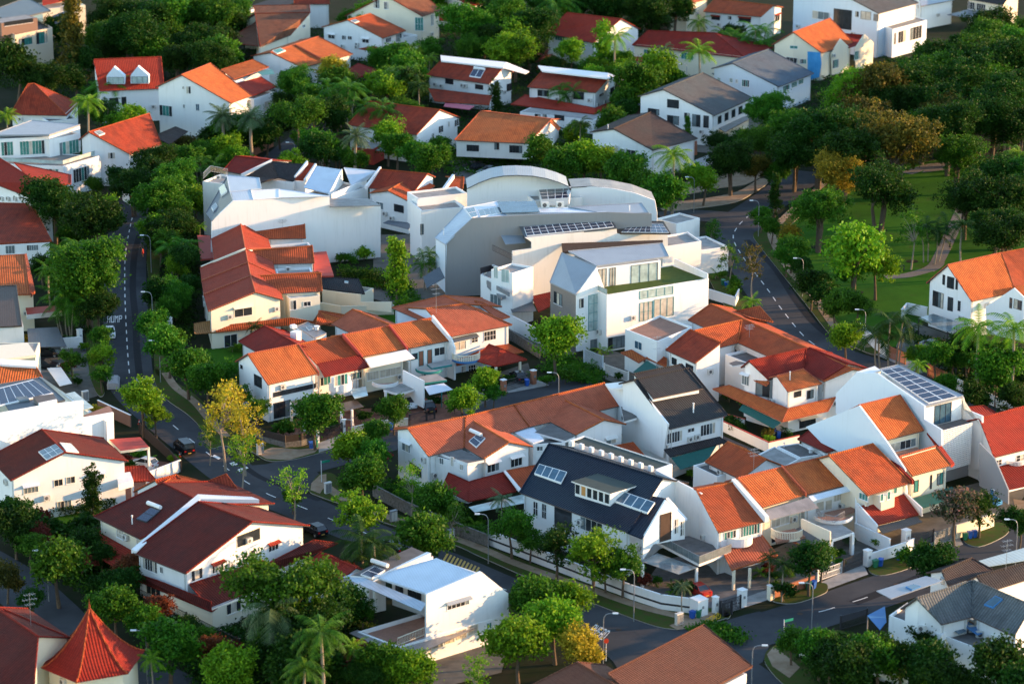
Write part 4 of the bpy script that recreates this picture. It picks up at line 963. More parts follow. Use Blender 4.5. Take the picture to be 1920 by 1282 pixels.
# rear wings of the row
h = House('house', 'low rear wing with striped salmon hipped roof behind the centre terraces', 'salmon rear wing', cat='house', roof='salmon')
h.gable((621,607),(690,640),(661,580),(736,611), ze=6.0, back=1.1); h.done()
h = House('rooftop_shed', 'small red metal roofed rooftop shed with round white vents and a square skylight', 'small shed with white vents', cat='shed', roof='redpaint')
h.slab([(556,612,7.0),(577,604,7.2),(612,625,6.8),(590,634,6.6)],'seamrust',.1,name='roof'); h.flat((556,614),(590,636),(612,627),6.4,zb=0,top='darkconc')
h.vent(594,618,.5,.3); h.panel([(574,613),(583,610),(588,615),(579,618)],nx=1,glass='greyglass',name='skylight')
h.done()
h = House('water_tank', 'white square roof tank with domed cap behind the orange terrace roofs', 'white domed tank', cat='tank')
h.flat((544,622),(556,624),1.3,8.2,zb=4.,top='whitepaint',par=0); h.block((550,609),8.2,8.7,.8,.8,mat='whitepaint',name='dome'); h.done()
# ---- red terrace block with cross wings (left of centre)
RT = 'dark red terraces by the white wall'
h = House('terraced_house', 'cream end terrace with wide gable, single barred window and dark red roof', 'cream gabled end terrace', group=RT, roof='brickred', wall='cream')
h.strip([(390,584),(382,553)],[(479,548),(470,517)],[(531,562),(525,541)],6.4,8.4,og=.3)
h.gable((530,550),(604,546),(472,518),(602,512), ze=6.3, roof='terracotta', back=1, caps=True)
h.flat((543,560),(600,554),4,5.9, top='seamwhite'); h.wins([(543,563,556,581),(569,565,583,574)],frame='frame_white',nx=2)
h.win(439,575,473,593,'dark','cream',2,hood='cream')
h.slab([(365,626,2.8),(405,623,2.8),(405,600,3.9),(364,607,3.9)],'tan',name='roof')
h.slab([(405,623,2.8),(592,604,2.8),(545,596,3.9),(405,612,3.5)],'terracotta',name='roof')
h.slab([(592,611,2.8),(640,603,2.9),(645,590,3.0),(598,582,4.2)],'terracotta',name='roof'); h.slab([(585,606,2.7),(600,583,4.1),(648,600,3.),(638,612,2.6)],'orange',name='roof')
h.wins([(420,627,445,650)],glass='dark',nx=2)
h.done()
h = House('terraced_house', 'red terrace second from the cream gable, its roof edged by two pale strips', 'second red terrace', group=RT, roof='brickred')
h.strip([(382,553),(378,527)],[(470,517),(465,492)],[(525,541),(518,516)],6.42,8.42); h.cope([(470,517,8.45),(382,552,6.5)],mat='salmon',h=.12,r=.12); h.done()
h = House('terraced_house', 'middle red terrace with long wing roof and two air conditioners on its flat', 'middle red terrace', group=RT, roof='brickred')
h.strip([(378,527),(375,503)],[(465,492),(460,467)],[(518,516),(512,491)],6.44,8.44)
h.gable((513,495),(589,493),(457,471),(586,462), ze=6.3, roof='terracotta', back=1)
h.flat((520,515),(586,512),3.5,5.9,top='concrete'); h.ac(528,508,'flat'); h.ac(541,508,'flat'); h.wins([(532,507,545,512)],nx=2)
h.cope([(465,492,8.5),(378,526,6.5)],mat='salmon',h=.12,r=.12)
h.done()
h = House('terraced_house', 'far red terrace whose wing roof runs along the big white wall', 'far dark red terrace', group=RT, roof='brickred')
h.strip([(401,488),(395,441)],[(460,467),(451,419)],[(509,466),(503,448)],6.46,8.46)
h.gable((500,448),(573,447),(450,419),(571,414), ze=6.3, roof='terracotta', back=1)
h.flat((508,470),(586,464),3.5,5.9,top='concrete'); h.antenna(530,428,1.6); h.wins([(541,463,554,466)],nx=2)
h.slab([(370,441,4.0),(394,442,4.0),(400,484,4.0),(376,486,4.0)],'redpaint',.3,name='porch_roof')
h.slab([(588,473,4.3),(612,471,4.3),(626,517,4.3),(588,517,4.3)],'redpaint',.3,name='porch_roof')
h.cope([(460,467,8.6),(377,501,6.5)],mat='cream',h=.2,r=.14)
h.done()
h = House('shed', 'low white store with dark brown sloping roof and two small skylights beyond the red terraces', 'store with dark brown roof', cat='shed', roof='blackbrown', wall='cream')
h.slab([(604,519,4.0),(672,523,4.0),(684,551,3.0),(604,541,3.0)],'blackbrown',.15,name='roof'); h.flat((604,543),(676,553),4.5,2.9); h.vwall((604,545,2.5),(734,575,2.5),[(604,545),(676,552),(676,566),(734,566),(734,586),(610,586)],t=.2,mat='cream')
h.panel([(646,526),(653,527),(653,530),(646,529)],nx=1,name='skylight',glass='paleglass'); h.done()
# ---- big white wall building
h = House('modern_building', 'large white building with huge blank side wall and pale blue folded metal roof', 'big white blank wall', cat='building', wall='white', roof='seamblue')
A = (397,527,9.0); B = (716,505,9.0)
h.vwall((397,415,9.5),(715,385,9.5),[(397,415),(437,377),(618,368),(618,387),(714,385),(714,520),(397,560)],t=.3,zb=0)
h.slab([(397,415,9.5),(437,377,12.6),(426,331,12.6),(386,400,9.5)],'seamdark',.12,name='roof')
h.slab([(437,377,12.6),(475,375,12.6),(470,356,12.7),(431,360,12.7)],'seamblue',.12,name='roof')
h.slab([(431,360,12.7),(490,354,12.7),(486,334,12.7),(425,329,12.7)],'seamblue',.12,name='roof')
h.slab([(475,375,12.6),(523,371,12.6),(523,355,12.5),(471,358,12.5)],'whitepaint',.1,name='roof')
h.slab([(523,371,12.6),(618,368,12.3),(560,360,12.3),(523,355,12.5)],'seamwhite',.1,name='roof')
h.slab([(618,387,10.5),(714,385,10.5),(690,372,10.5),(618,372,10.5)],'concrete',.2,name='terrace')
h.panel([(396,388),(404,380),(408,387),(400,395)],nx=1,glass='greyglass',name='skylight',lift=.3); h.panel([(410,352),(420,344),(426,358),(415,366)],nx=1,glass='greyglass',name='skylight',lift=.3)
h.done()
h = House('roof_plant_deck', 'white roof deck with railings and a row of air conditioners behind the blank white wall', 'railed air-conditioner deck', cat='building', wall='offwhite')
h.flat((380,340),(418,345),6,10.0,top='concrete'); h.rail([(381,336),(395,322),(427,328)],10.,1.1,'steel')
for x in (386,398,410): h.ac(x,336,'flat')
h.done()
# ---- terrace roofs behind it, seen over the white wall
BR = 'terrace roofs behind the white wall'
h = House('terraced_house', 'terrace with plain dark red tiles at the left end behind the white wall', 'leftmost back terrace', group=BR, roof='maroon')
h.gable((418,320),(452,326),(442,293),(507,301), ze=6.5, back=1.); h.cope([(452,329,6.6),(510,301,8.8)]); h.done()
h = House('terraced_house', 'terrace with weathered charcoal slate V-shaped roof behind the white wall', 'charcoal-roofed back terrace', group=BR, roof='greytile')
h.slab([(462,331,6.4),(488,343,6.4),(522,333,6.6),(510,303,8.6)],'darkbrown',.15,name='roof'); h.slab([(510,303,8.6),(522,333,6.6),(550,340,6.2),(570,309,8.4)],'blackbrown',.15,name='roof'); h.flat((462,333),(550,342),8,6.1); h.done()
h = House('terraced_house', 'narrow terrace strip with rust tiles between white raised party walls', 'narrow rust-tiled back terrace', group=BR, roof='rust')
h.slab([(553,337,6.4),(572,338,6.4),(590,308,8.6),(578,306,8.6)],'rust',.15,name='roof'); h.cope([(553,334,6.6),(576,305,8.9)],h=.35,r=.2); h.cope([(571,340,6.6),(592,310,8.9)],h=.35,r=.2); h.flat((553,339),(572,341),8,6.2); h.done()
h = House('terraced_house', 'terrace with tall pale blue ribbed metal gable roof behind the white wall', 'pale metal gabled back terrace', group=BR, roof='seamwhite')
h.slab([(570,352,6.6),(617,363,6.2),(640,319,9.),(593,312,9.)],'seamwhite',.15,name='roof'); h.vwall((617,365,6.2),(643,340,6.2),[(617,364),(642,317),(643,338),(640,368),(618,372)],t=.2); h.slab([(658,347,6.5),(690,336,6.9),(704,321,8.2),(645,315,8.8)],'seamwhite',.15,name='roof')
h.vwall((622,368,6.5),(688,338,6.5),[(622,364),(688,336),(688,350),(655,376),(622,382)],t=.25); h.flat((620,372),(690,350),6,6.0); h.done()
h = House('terraced_house', 'terrace with mossy dark red roof and white two-windowed rear wing beside the blank wall', 'mossy dark red back terrace', group=BR, roof='rust')
h.gable((688,352),(775,362),(711,318),(802,326), ze=6.4, roof='rust', back=.6); h.cope([(686,352,6.6),(713,316,8.8)],h=.35,r=.2)
h.front((692,362),(727,358),(767,378),(776,330), ze=6.2, roof='terracotta', oh=.3)
h.win(705,379,719,392,'greyglass',nx=2); h.win(739,384,757,398,'dark',nx=1,frame='frame_dark')
h.slab([(718,418,3.2),(766,430,3.2),(774,418,3.6),(728,413,3.6)],'seamdark',.06); h.ac(736,409); h.done()
h = House('terraced_house', 'small orange-tiled terrace end against the white terrace building', 'small orange back terrace', group=BR, roof='terracotta')
h.gable((829,358),(868,354),(846,332),(870,333), ze=6.8, back=.6); h.cope([(829,360,7),(850,331,9)],h=.4,r=.25); h.done()
# ---- lower centre pair (salmon roofs with cross gables)
h = House('semi_detached_house', 'white house with L-shaped salmon roof, solar water heater and red skirt roof', 'house with the solar heater', roof='salmon')
h.gable((803,855),(870,839),(764,803),(873,781), back=.55, zr=8.0)
h.gable((870,839),(992,800),(873,781),(963,759), zr=8.0, back=.55, walls=False, roof='salmon')
h.gable((885,850),(975,815),(873,781),(963,759), back=.4, roof='salmon', name='roof') if False else None
h.front((907,860),(955,829),(999,837),(873,781), ze=6.0)
h.slab([(815,846,5.9),(841,831,5.9),(908,862,5.9),(877,868,5.9)],'darkconc',.35,name='roof_terrace',side='whitepaint')
h.flat((840,868),(877,870),6,5.5,top='darkconc') if False else None
h.flat((816,855),(877,872),(905,860),5.55,top='darkconc',par=0)
h.slab([(841,886,3.9),(879,903,3.9),(879,940,2.9),(828,914,2.9)],'maroon',name='roof'); h.slab([(879,903,3.9),(955,882,3.9),(968,921,2.9),(879,940,2.9)],'maroon',name='roof')
h.slab([(946,883,4.2),(1003,872,4.2),(1003,905,3.2),(975,918,3.2)],'terracotta',name='roof'); h.slab([(944,882,4.4),(948,881,4.4),(978,917,3.4),(972,919,3.4)],'whitepaint',.2,name='party_wall')
h.slab([(879,950,2.6),(985,925,2.6),(992,941,2.5),(890,960,2.5)],'paleglass',.05)
h.slab([(700,842,3.2),(716,840,3.2),(738,853,2.8),(720,864,2.8)],'maroon',name='roof')
h.win(754,828,772,847,'greyglass',nx=3,hood='whitepaint'); h.win(824,858,832,870,'greyglass'); h.win(845,856,851,874,'curtain',nx=2); h.win(862,870,869,881,'greyglass')
h.wins([(913,865,936,884),(957,855,979,874)],nx=3,hood='whitepaint'); h.ac(934,891); h.ac(992,870)
h.win(752,866,790,882,'dark','frame_dark',nx=3)
h.panel([(879,826),(896,812),(910,821),(893,838)],nx=2,tank=[(882,806),(902,815)]) 
h.done()
h = House('semi_detached_house', 'white house with faded salmon cross gable and white hooded window beside the charcoal roof', 'faded salmon-roofed house', roof='salmon')
h.gable((992,800),(1164,760),(963,759),(1133,718), back=.55, zr=8.0)
h.front((1079,815),(1133,787),(1174,795),(1049,745), ze=6.0)
h.slab([(962,809,5.8),(1000,800,5.8),(1020,824,5.8),(1000,830,5.8)],'seamwhite',.25,name='flat_roof',side='whitepaint')
h.slab([(1002,810,5.9),(1034,793,5.9),(1078,818,5.9),(1060,826,5.9)],'darkconc',.3,name='flat_roof',side='whitepaint')
h.flat((1000,833),(1060,829),3,5.6,top='darkconc')
h.wins([(1006,836,1018,845),(1025,832,1032,848)],glass='greyglass'); h.win(1097,823,1114,837,'dark','frame_dark',nx=3); h.win(1136,820,1155,832,'greyglass',nx=2,hood='offwhite')
h.slab([(1128,840,3.9),(1187,829,3.9),(1220,867,2.9),(1170,873,2.9)],'terracotta',name='roof'); h.slab([(1137,837,4.4),(1141,836,4.4),(1232,890,3.0),(1226,894,3.0)],'whitepaint',.25,name='party_wall')
h.slab([(1164,760,6.1),(1190,758,6.1),(1194,783,6.1),(1170,790,6.1)],'darkconc',.3,name='flat_roof',side='whitepaint')
h.done()
# ---- charcoal stepped house
h = House('house', 'tall white house with stepped charcoal tiled roof and a huge blank left wall', 'stepped charcoal-roofed house', roof='blackbrown')
h.gable((1256,804),(1364,778),(1188,712),(1293,690), ze=7.0, back=.35, pitch=24)
h.gable((1225,747),(1318,728),(1188,701),(1279,683), ze=10.0, zr=11.6, back=.12, wall='white', zb=8.)
h.vwall((1132,718,8.),(1251,797,7.5),[(1134,720),(1189,716),(1252,795),(1243,858),(1190,834),(1140,790)],t=.25)
h.slab([(1135,719,9.2),(1188,713,10.),(1196,726,9.6),(1143,728,9.)],'whitepaint',.2,name='flat_roof')
h.wins([(1250,809,1279,829,{'nx':6}),(1313,794,1341,815,{'nx':5}),(1289,802,1302,810)],nx=2); h.ac(1293,822); h.ac(1306,818)
h.slab([(1245,843,3.9),(1349,819,3.9),(1364,828,3.3),(1257,856,3.3)],'blackbrown',name='roof'); h.slab([(1259,858,3.2),(1344,834,3.2),(1326,864,2.4),(1276,880,2.4)],'greentarp',.05)
h.vent(1300,773,1.3,.1); h.rail([(1250,838),(1349,815)],3.7,.3,'metalgrey')
h.done()
# ---- house with the skirt roof right of it
h = House('house', 'white corner house with maroon L-shaped roof, small bright gable and orange skirt roof', 'house with the orange skirt roof', roof='maroon')
h.gable((1441,712),(1506,694),(1404,677),(1512,653), ze=6.6, back=.6)
h.front((1544,712),(1591,682),(1634,692),(1518,652), ze=6.6)
h.gable((1477,734),(1541,719),(1456,705),(1506,692), ze=6.2, back=.5, roof='orange')
h.flat((1413,731),(1478,748),4,5.0,top='concrete') if False else None
h.wins([(1489,733,1502,744),(1513,731,1525,747),(1543,719,1556,732)],nx=2,frame='frame_dark',glass='dark',sill=False)
h.win(1391,701,1405,722,'greyglass',nx=3,hood='whitepaint'); h.win(1417,714,1443,743,'dark','frame_dark',nx=2,sill=False); h.slab([(1409,711,6.0),(1424,703,6.4),(1443,717,6.2),(1437,723,5.8)],'orange',name='roof')
h.slab([(1367,722,4.0),(1478,766,4.0),(1467,790,3.0),(1336,729,3.0)],'orange',name='roof'); h.slab([(1478,766,4.0),(1568,744,4.0),(1553,770,3.0),(1467,790,3.0)],'orange',name='roof')
h.slab([(1393,757,2.8),(1465,792,2.8),(1450,803,2.3),(1385,768,2.3)],'greentarp',.04); h.ac(1449,752)
h.flat((1400,752),(1478,776),(1550,760),3.0,par=0); h.win(1499,783,1529,800,'dark','frame_dark',nx=3,hood='cream')
h.slab([(1366,681,6.6),(1380,676,6.6),(1404,681,6.7),(1374,686,6.6)],'darkconc',.2,name='flat_roof',side='whitepaint')
h.vent(1481,712,1.2); h.done()
h = House('terraced_house', 'long hipped terracotta roof edged in bright ridge tiles beside the curving road', 'long orange roof by the curving road', roof='terracotta')
h.gable((1290,600),(1545,715),(1332,570),(1600,692), ze=6.5, back=.9, roof='terracotta')
h.gable((1335,655),(1383,643),(1302,620),(1391,600), ze=6.4, back=.8)
h.slab([(1376,584,6.9),(1424,574,8.2),(1450,604,6.9),(1406,596,7.6)],'terracotta',name='roof')
h.flat((1360,664),(1425,690),6,5.6,top='darkconc'); h.wins([(1371,661,1384,671)],nx=2,frame='frame_dark')
h.antenna(1405,632,2); h.done()
h = House('house', 'narrow white house with mottled rust roof sloping left and stained blank wall', 'narrow rust-roofed house', roof='rust')
h.gable((1248,656),(1303,681),(1294,618),(1352,643), ze=6.8, back=0); h.wins([(1260,671,1269,684),(1286,683,1300,695)],nx=2,frame='frame_dark'); h.done()
h = House('house', 'flat-roofed white house with tiled terrace top and small orange porch roofs', 'flat-roofed white house', roof='terracotta')
h.flat((1172,617),(1232,640),(1298,613),6.6,top='terrafloor',par=.3); h.win(1190,640,1204,655,'blueglass',nx=2); h.flat((1232,642),(1270,660),(1300,640),5.2,top='darkconc')
h.slab([(1164,661,3.4),(1184,656,3.8),(1211,672,3.4),(1198,680,3.0)],'orange',name='roof'); h.slab([(1211,671,3.4),(1227,661,3.9),(1250,672,3.6),(1249,688,3.0)],'terracotta',name='roof'); h.slab([(1187,697,3.0),(1213,676,3.4),(1238,690,3.2),(1215,705,2.6)],'greentarp',.05)
h.antenna(1231,700,6,z=4) ; h.done()
# ---- big modern houses in the middle
h = House('modern_house', 'modern white house with folded blue-grey metal roof, turf roof deck and tall corner glazing', 'modern house with the turf deck', wall='white', roof='seamgrey')
h.flat((1138,553),(1329,522),(1263,496),9.4,top='turf',par=.12,pt=.3)
h.flat((1120,503),(1239,488),(1190,466),12.5,zb=9.3,top='concrete',par=0)
h.slab([(1066,471,13.4),(1242,456,13.4),(1254,481,12.7),(1119,499,12.7)],'seamgrey',.2,name='roof'); h.slab([(1053,474,13.3),(1119,500,12.7),(1080,552,9.6),(1031,529,9.6)],'seamgrey',.2,name='roof')
h.vwall((1033,531,9.4),(1079,552,9.4),[(1032,531),(1079,553),(1079,640),(1032,615)],'cladding',t=.3,name='cladding_wall',zb=2.6)
h.vwall((1081,553,9.4),(1119,546,9.4),[(1081,553),(1119,502),(1135,545),(1135,660),(1081,660)],t=.2)
h.win(1039,549,1054,571,'greyglass','frame_dark',nx=3); h.win(1086,560,1094,577,'greyglass','frame_dark')
h.wins([(1122,504,1137,537,{'glass':'curtain'}),(1143,502,1154,535,{'glass':'curtain'}),(1183,495,1233,530,{'nx':3,'glass':'paleglass'})],frame='frame_dark',sill=False)
h.wins([(1199,566,1224,601,{'nx':3,'ny':2}),(1226,559,1263,594,{'nx':3,'ny':1}),(1199,541,1262,556,{'nx':4,'glass':'paleglass'})],glass='curtain',frame='tealpaint',sill=False)
h.wins([(1103,551,1134,618,{'nx':3,'ny':4})],glass='paleglass',frame='tealpaint',sill=False); h.wins([(1107,635,1132,655,{'nx':3}),(1140,630,1181,652,{'nx':5})],glass='greyglass',frame='frame_dark',sill=False)
h.vwall((1325,524,9.4),(1264,497,9.4),[(1326,524),(1264,497),(1264,485),(1326,513)],t=.2,zb=9.)
h.rail([(1100,536),(1138,553)],9.4,.9,'metalgrey',glass='paleglass'); 
h.done()
h = House('modern_building', 'tall pale building with solar array roof and black-railed balconies beside the grey wall', 'building with black balconies', cat='building', wall='greywall', roof='seamdark')
h.vwall((961,573,0),(1251,540,0),[(961,471),(997,466),(997,454),(985,446),(1156,428),(1157,438),(1252,440),(1252,560),(961,600)],mat='offwhite',t=.3)
h.slab([(973,423,11.8),(1141,406,12.2),(1156,427,11.7),(985,446,11.3)],'seamdark',.2,name='roof'); h.slab([(1149,413,11.0),(1244,416,11.0),(1257,438,10.6),(1157,437,10.6)],'seambrown',.2,name='roof')
h.panel([(982,426),(1141,410),(1151,425),(988,442)],nx=12,ny=3); h.panel([(1184,419),(1242,420),(1254,436),(1165,435)],nx=8,ny=3)
h.slab([(935,434,10.6),(973,428,10.6),(986,455,9.8),(948,458,9.8)],'seamgrey',.1)
h.flat((921,505),(961,512),(1000,500),9.2,wall='white',top='concrete'); h.flat((923,470),(961,476),(985,455),10.,zb=9.0,wall='white',top='concrete',par=.6) if False else None
h.flat((901,515),(962,540),(985,520),6.6,wall='white',top='concrete'); h.rail([(901,513),(920,508),(962,530)],6.7,1.0,'frame_dark',solid=True); h.rail([(923,470),(961,488)],9.3,1.0,'frame_dark')
h.slab([(913,533,5.6),(946,527,5.8),(962,548,5.2),(940,558,5.2)],'metalgrey',.5,name='balcony'); h.rail([(913,533),(955,556)],5.9,.7,'metalgrey',solid=True)
h.wins([(919,552,940,574)],nx=3,glass='greyglass'); h.wins([(926,500,934,522),(940,505,955,530)],glass='paleglass')
h.slab([(951,563,3.4),(995,560,3.4),(1006,583,3.0),(960,585,3.0)],'seamdark',.08); h.slab([(997,556,3.8),(1032,548,4.2),(1030,575,3.2),(1010,585,3.0)],'red',name='roof')
h.slab([(1053,456,9.9),(1243,450,9.9),(1243,462,9.9),(1055,472,9.9)],'brownstone',.4,name='flat_roof')
h.flat((1243,463),(1315,452),(1290,435),7.5,wall='white',top='concrete'); h.done()
h = House('modern_building', 'long dark grey walled building with sloped blue metal roof and turquoise glass canopy', 'long grey-walled building', cat='building', wall='greywall', roof='seamblue')
h.vwall((835,556,0),(1222,541,0),[(835,456),(886,409),(1000,403),(1136,398),(1222,401),(1222,560),(835,570)],mat='taupe',t=.3)
h.slab([(816,446,9.4),(869,390,13.2),(886,409,13.2),(835,458,9.3)],'seamblue',.2,name='roof')
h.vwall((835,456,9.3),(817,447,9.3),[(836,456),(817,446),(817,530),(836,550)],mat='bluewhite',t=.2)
h.slab([(869,390,13.3),(932,378,13.3),(950,404,13.3),(886,410,13.3)],'seamwhite',.3,name='roof'); h.panel([(872,391),(889,388),(896,405),(885,408)],nx=2,ny=2,glass='blueglass',name='skylight'); h.panel([(896,393),(936,388),(941,399),(901,406)],nx=4,ny=1,glass='blueglass')
h.slab([(932,378,14.),(1003,377,14.),(1012,397,13.8),(942,399,13.8)],'blueglass',.1,name='canopy'); h.slab([(942,399,13.4),(1138,398,13.4),(1130,388,13.4),(950,390,13.4)],'seamwhite',.3,name='flat_roof')
h.slab([(1065,388,13.6),(1203,381,13.6),(1216,399,13.3),(1138,402,13.3)],'seamgrey',.15,name='roof')
for x, y in ((1022,390),(1032,389),(1050,389),(1058,388)): h.ac(x, y, 'flat', 1.5)
h.slab([(793,519,5.),(824,500,6.2),(834,520,5.2),(800,540,4.)],'seamdark',.12,name='awning'); h.vent(912,374,.5,.3,'acgrey'); h.vent(832,440,1); h.vent(1180,395,.8)
h.done()
h = House('modern_building', 'white building under a broad arched grey metal roof with rooftop palms', 'arch-roofed building', cat='building', wall='white', roof='seamgrey')
arc = [(876,355),(898,344),(922,335),(945,331),(970,330),(1000,331.5),(1025,336),(1048,343),(1066,351)]
h.vwall((876,372,11.),(1066,366,11.),[(876,372)] + arc + [(1068,372),(1068,470),(876,470)],t=.3)
def arch(p, q, mat):
    m, i = h.part('roof')
    for a, b, c, d in zip(p, p[1:], q, q[1:]):
        f = [a, b, d, c]; m.slab(f, .18, mat, 'seamdark', uvdir=(b - a)); h.planes.append((f, 'roof'))
pl = [onplane(x, y - 3, at(876, 372, 11.), V((.02, 1, 0))) for x, y in arc]; u2 = V((-.35, 6.5, 0)); arch([p - V((0, .5, 0)) for p in pl], [p + u2 for p in pl], 'seamgrey')
h.flat((790,395),(872,388),7,9.6,top='concrete',par=.5); h.flat((783,372),(876,362),5,10.6,top='concrete',zb=5)
h.flat((1000,376),(1092,370),8,11.2,top='concrete',par=.2)
arc2 = [(1071,352),(1110,350),(1150,354),(1190,362),(1228,376)]
h.vwall((1071,380,10.),(1230,386,10.),[(1071,385)] + arc2 + [(1232,400),(1232,450),(1071,450)],t=.3)
pl = [onplane(x, y - 2, at(1071,380,10.), V((.04, 1, 0))) for x, y in arc2]; arch([p - V((0, .3, 0)) for p in pl], [p + V((-.4, 5.5, 0)) for p in pl], 'seamrust')
h.panel([(1010,356),(1072,352),(1067,371),(1015,374)],nx=4,ny=3,lift=1.2); h.win(788,420,794,440,'greyglass','frame_dark')
h.flat((1230,410),(1268,420),6,6.5,top='concrete'); h.flat((1268,450),(1310,470),6,4.5,top='concrete')
h.done()
# ---- the black-roofed corner house
h = House('house', 'large corner house with blue-black tiled roof, green dormer, two skylight strips and glass-railed terrace', 'black-roofed corner house', roof='slate')
h.gable((974,923),(1178,998),(1029,832),(1243,897), ze=6.2, zr=9.8, back=.5)
h.slab([(1218,928,8.5),(1249,934,8.5),(1204,1009,6.0),(1174,997,6.2)],'slate',.16,name='gable_roof'); h.slab([(1249,934,8.5),(1253,932,8.5),(1289,972,6.2),(1283,975,6.2)],'whitepaint',.2,name='verge')
h.vwall((1203,1010,5.9),(1234,1001,5.9),[(1207,1008),(1249,937),(1284,972),(1284,1010),(1225,1020),(1205,1050)],t=.3)
h.vwall((1203,1012,5.7),(1234,1003,5.7),[(1236,962),(1249,945),(1262,957),(1261,1012),(1238,1016)],mat='stone',t=.03,name='stone_panel') if False else None
h.flat((1200,1046),(1345,1012),4,3.3,top='darkconc',par=0,zb=0) if False else None
h.dormer((1078,929),(1144,949),1.9,-.05,'membrane',6)
h.panel([(1011,869),(1063,884),(1052,905),(1002,887)],nx=4,ny=1,glass='blueglass',name='skylight',lift=.2); h.panel([(1167,920),(1228,941),(1214,961),(1153,939)],nx=4,ny=1,glass='blueglass',name='skylight',lift=.2)
h.wins([(1000,940,1009,966,{'nx':2,'ny':2}),(1016,944,1025,972,{'nx':2,'ny':2}),(1088,974,1130,998,{'nx':4}),(1040,955,1072,992,{'nx':1,'frame':'frame_dark','name':'wall_panel'})],sill=False)
h.slab([(1231,1015,3.4),(1292,1004,3.4),(1371,1034,3.4),(1311,1057,3.4)],'darkconc',.35,name='terrace',side='whitepaint'); h.rail([(1231,1015),(1311,1057),(1371,1034)],3.45,1.05,'metalgrey',glass='greyglass',gap=1.1)
h.slab([(1203,1052,3.2),(1232,1036,3.2),(1308,1063,3.2),(1272,1076,3.0)],'greyglass',.05,name='canopy'); h.post(1205,1058,3.1,mat='white'); h.post(1306,1064,3.1)
h.vwall((1371,1037,3.0),(1302,1008,3.0),[(1371,1040),(1371,1105),(1302,1070),(1302,1010)],t=.2,zb=0)
h.vwall((1229,884,9.),(1314,930,8.),[(1229,881),(1315,925),(1315,945),(1345,978),(1345,1010),(1290,1010),(1229,930)],t=.25)
h.flat((1066,826),(1232,880),3.,8.9,top='membrane',par=.15,zb=4.)
for i in range(9): h.block((1072 + i * 18.5, 826 + i * 5.9), 8.9, 9.6, .7, .4, V((.6,-.8,0)), 'whitepaint', 'rooftop_vent_box')
h.wins([(1237,962,1258,1013,{'glass':'brownstone','nx':1,'frame':'frame_dark','name':'stone_panel'}),(1264,972,1272,1000,{'nx':2,'ny':2}),(1275,976,1283,1004,{'nx':2,'ny':2})],sill=False); h.done()
# ---- right-hand terrace row
RR = 'terraced houses in the right-hand row'
h = House('terraced_house', 'end terrace with rust-orange roof, teal shuttered windows and tiled porch roof below a rounded balcony', 'end terrace with the tiled porch', group=RR, roof='terracotta')
h.gable((1347,998),(1438,976),(1305,918),(1375,905), zr=8.6, back=.5, wall='white'); h.slab([(1344,1012,3.9),(1429,1003,3.9),(1458,1041,2.8),(1372,1069,2.8)],'salmon',name='roof')
h.rbal((1383,1012),3.9,1.9,190,340,'whitepaint','whitepaint',.8); h.wins([(1357,995,1380,1010,{'nx':4}),(1388,984,1424,1003,{'nx':7})],glass='teal'); h.post(1406,1065,2.7,mat='cream'); h.post(1376,1068,2.7,mat='cream')
h.cope([(1375,903,8.6),(1438,974,6.3)],h=.45,r=.3); h.done()
h = House('terraced_house', 'terrace with bright orange ribbed roof, grey corrugated awning and cream curved balcony', 'terrace with the corrugated awning', group=RR, roof='orange')
h.gable((1430,951),(1512,927),(1383,896),(1466,876), back=.5, wall='cream'); h.slab([(1436,956,5.9),(1515,932,5.9),(1535,951,5.2),(1444,974,5.2)],'seamrust',.06)
h.rbal((1475,1000),3.4,2.1,190,340,'cream','terrafloor',.9,solid=False); h.slab([(1452,998,3.4),(1490,990,3.4),(1510,1005,3.4),(1455,1016,3.4)],'terrafloor',.3,name='balcony_floor')
h.slab([(1470,1003,3.0),(1503,985,3.0),(1553,1013,3.0),(1520,1030,3.0)],'darkconc',.35,name='carport_roof',side='salmon'); h.wins([(1446,970,1480,985,{'nx':4})],glass='curtain'); h.ac(1487,972)
h.wins([(1447,1002,1468,1014)],nx=5,frame='frame_dark'); h.vwall((1502,985,4.),(1555,1012,4.),[(1502,972),(1556,996),(1556,1022),(1502,990)],t=.2,mat='cream',zb=2.6); h.cope([(1466,875,8.6),(1512,926,6.2)],mat='salmon'); h.done()
h = House('terraced_house', 'terrace with faded orange roof, pale blue awning strip and brown semicircular balcony over white carport', 'terrace with the white carport', group=RR, roof='orange')
h.gable((1512,927),(1595,907),(1466,876),(1554,854), back=.5, roof='orange'); h.slab([(1516,930,6.0),(1592,910,6.0),(1606,917,5.6),(1524,939,5.6)],'seamwhite',.06)
h.rbal((1562,965),3.5,2.6,195,345,'whitepaint','terrafloor',.12); h.rail([(1530,960),(1540,975),(1565,980),(1583,970)],3.6,.9,'metalgrey'); h.slab([(1548,975,3.4),(1602,957,3.4),(1604,948,3.4),(1546,960,3.4)],'terrafloor',.3,name='balcony_floor')
h.slab([(1531,984,3.1),(1570,978,3.1),(1601,997,3.1),(1556,1012,3.1)],'concrete',.4,name='carport_roof',side='whitepaint'); h.post(1558,1013,3.0,r=.22); h.post(1598,999,3.0,r=.22)
h.wins([(1530,940,1545,958,{'nx':1}),(1547,937,1560,955,{'nx':1}),(1563,925,1585,938,{'nx':4})],glass='curtain'); h.ac(1581,946); h.cope([(1554,852,8.6),(1612,915,6.0)],mat='salmon',r=.2)
h.vwall((1604,917,5.4),(1604.5,925,5.0),[(1596,908),(1606,914),(1607,990),(1597,985)],t=.2); h.vwall((1604,996,3.),(1667,1025,3.),[(1603,992),(1667,1020),(1667,1030),(1603,1005)],t=.2) if False else None; h.done()
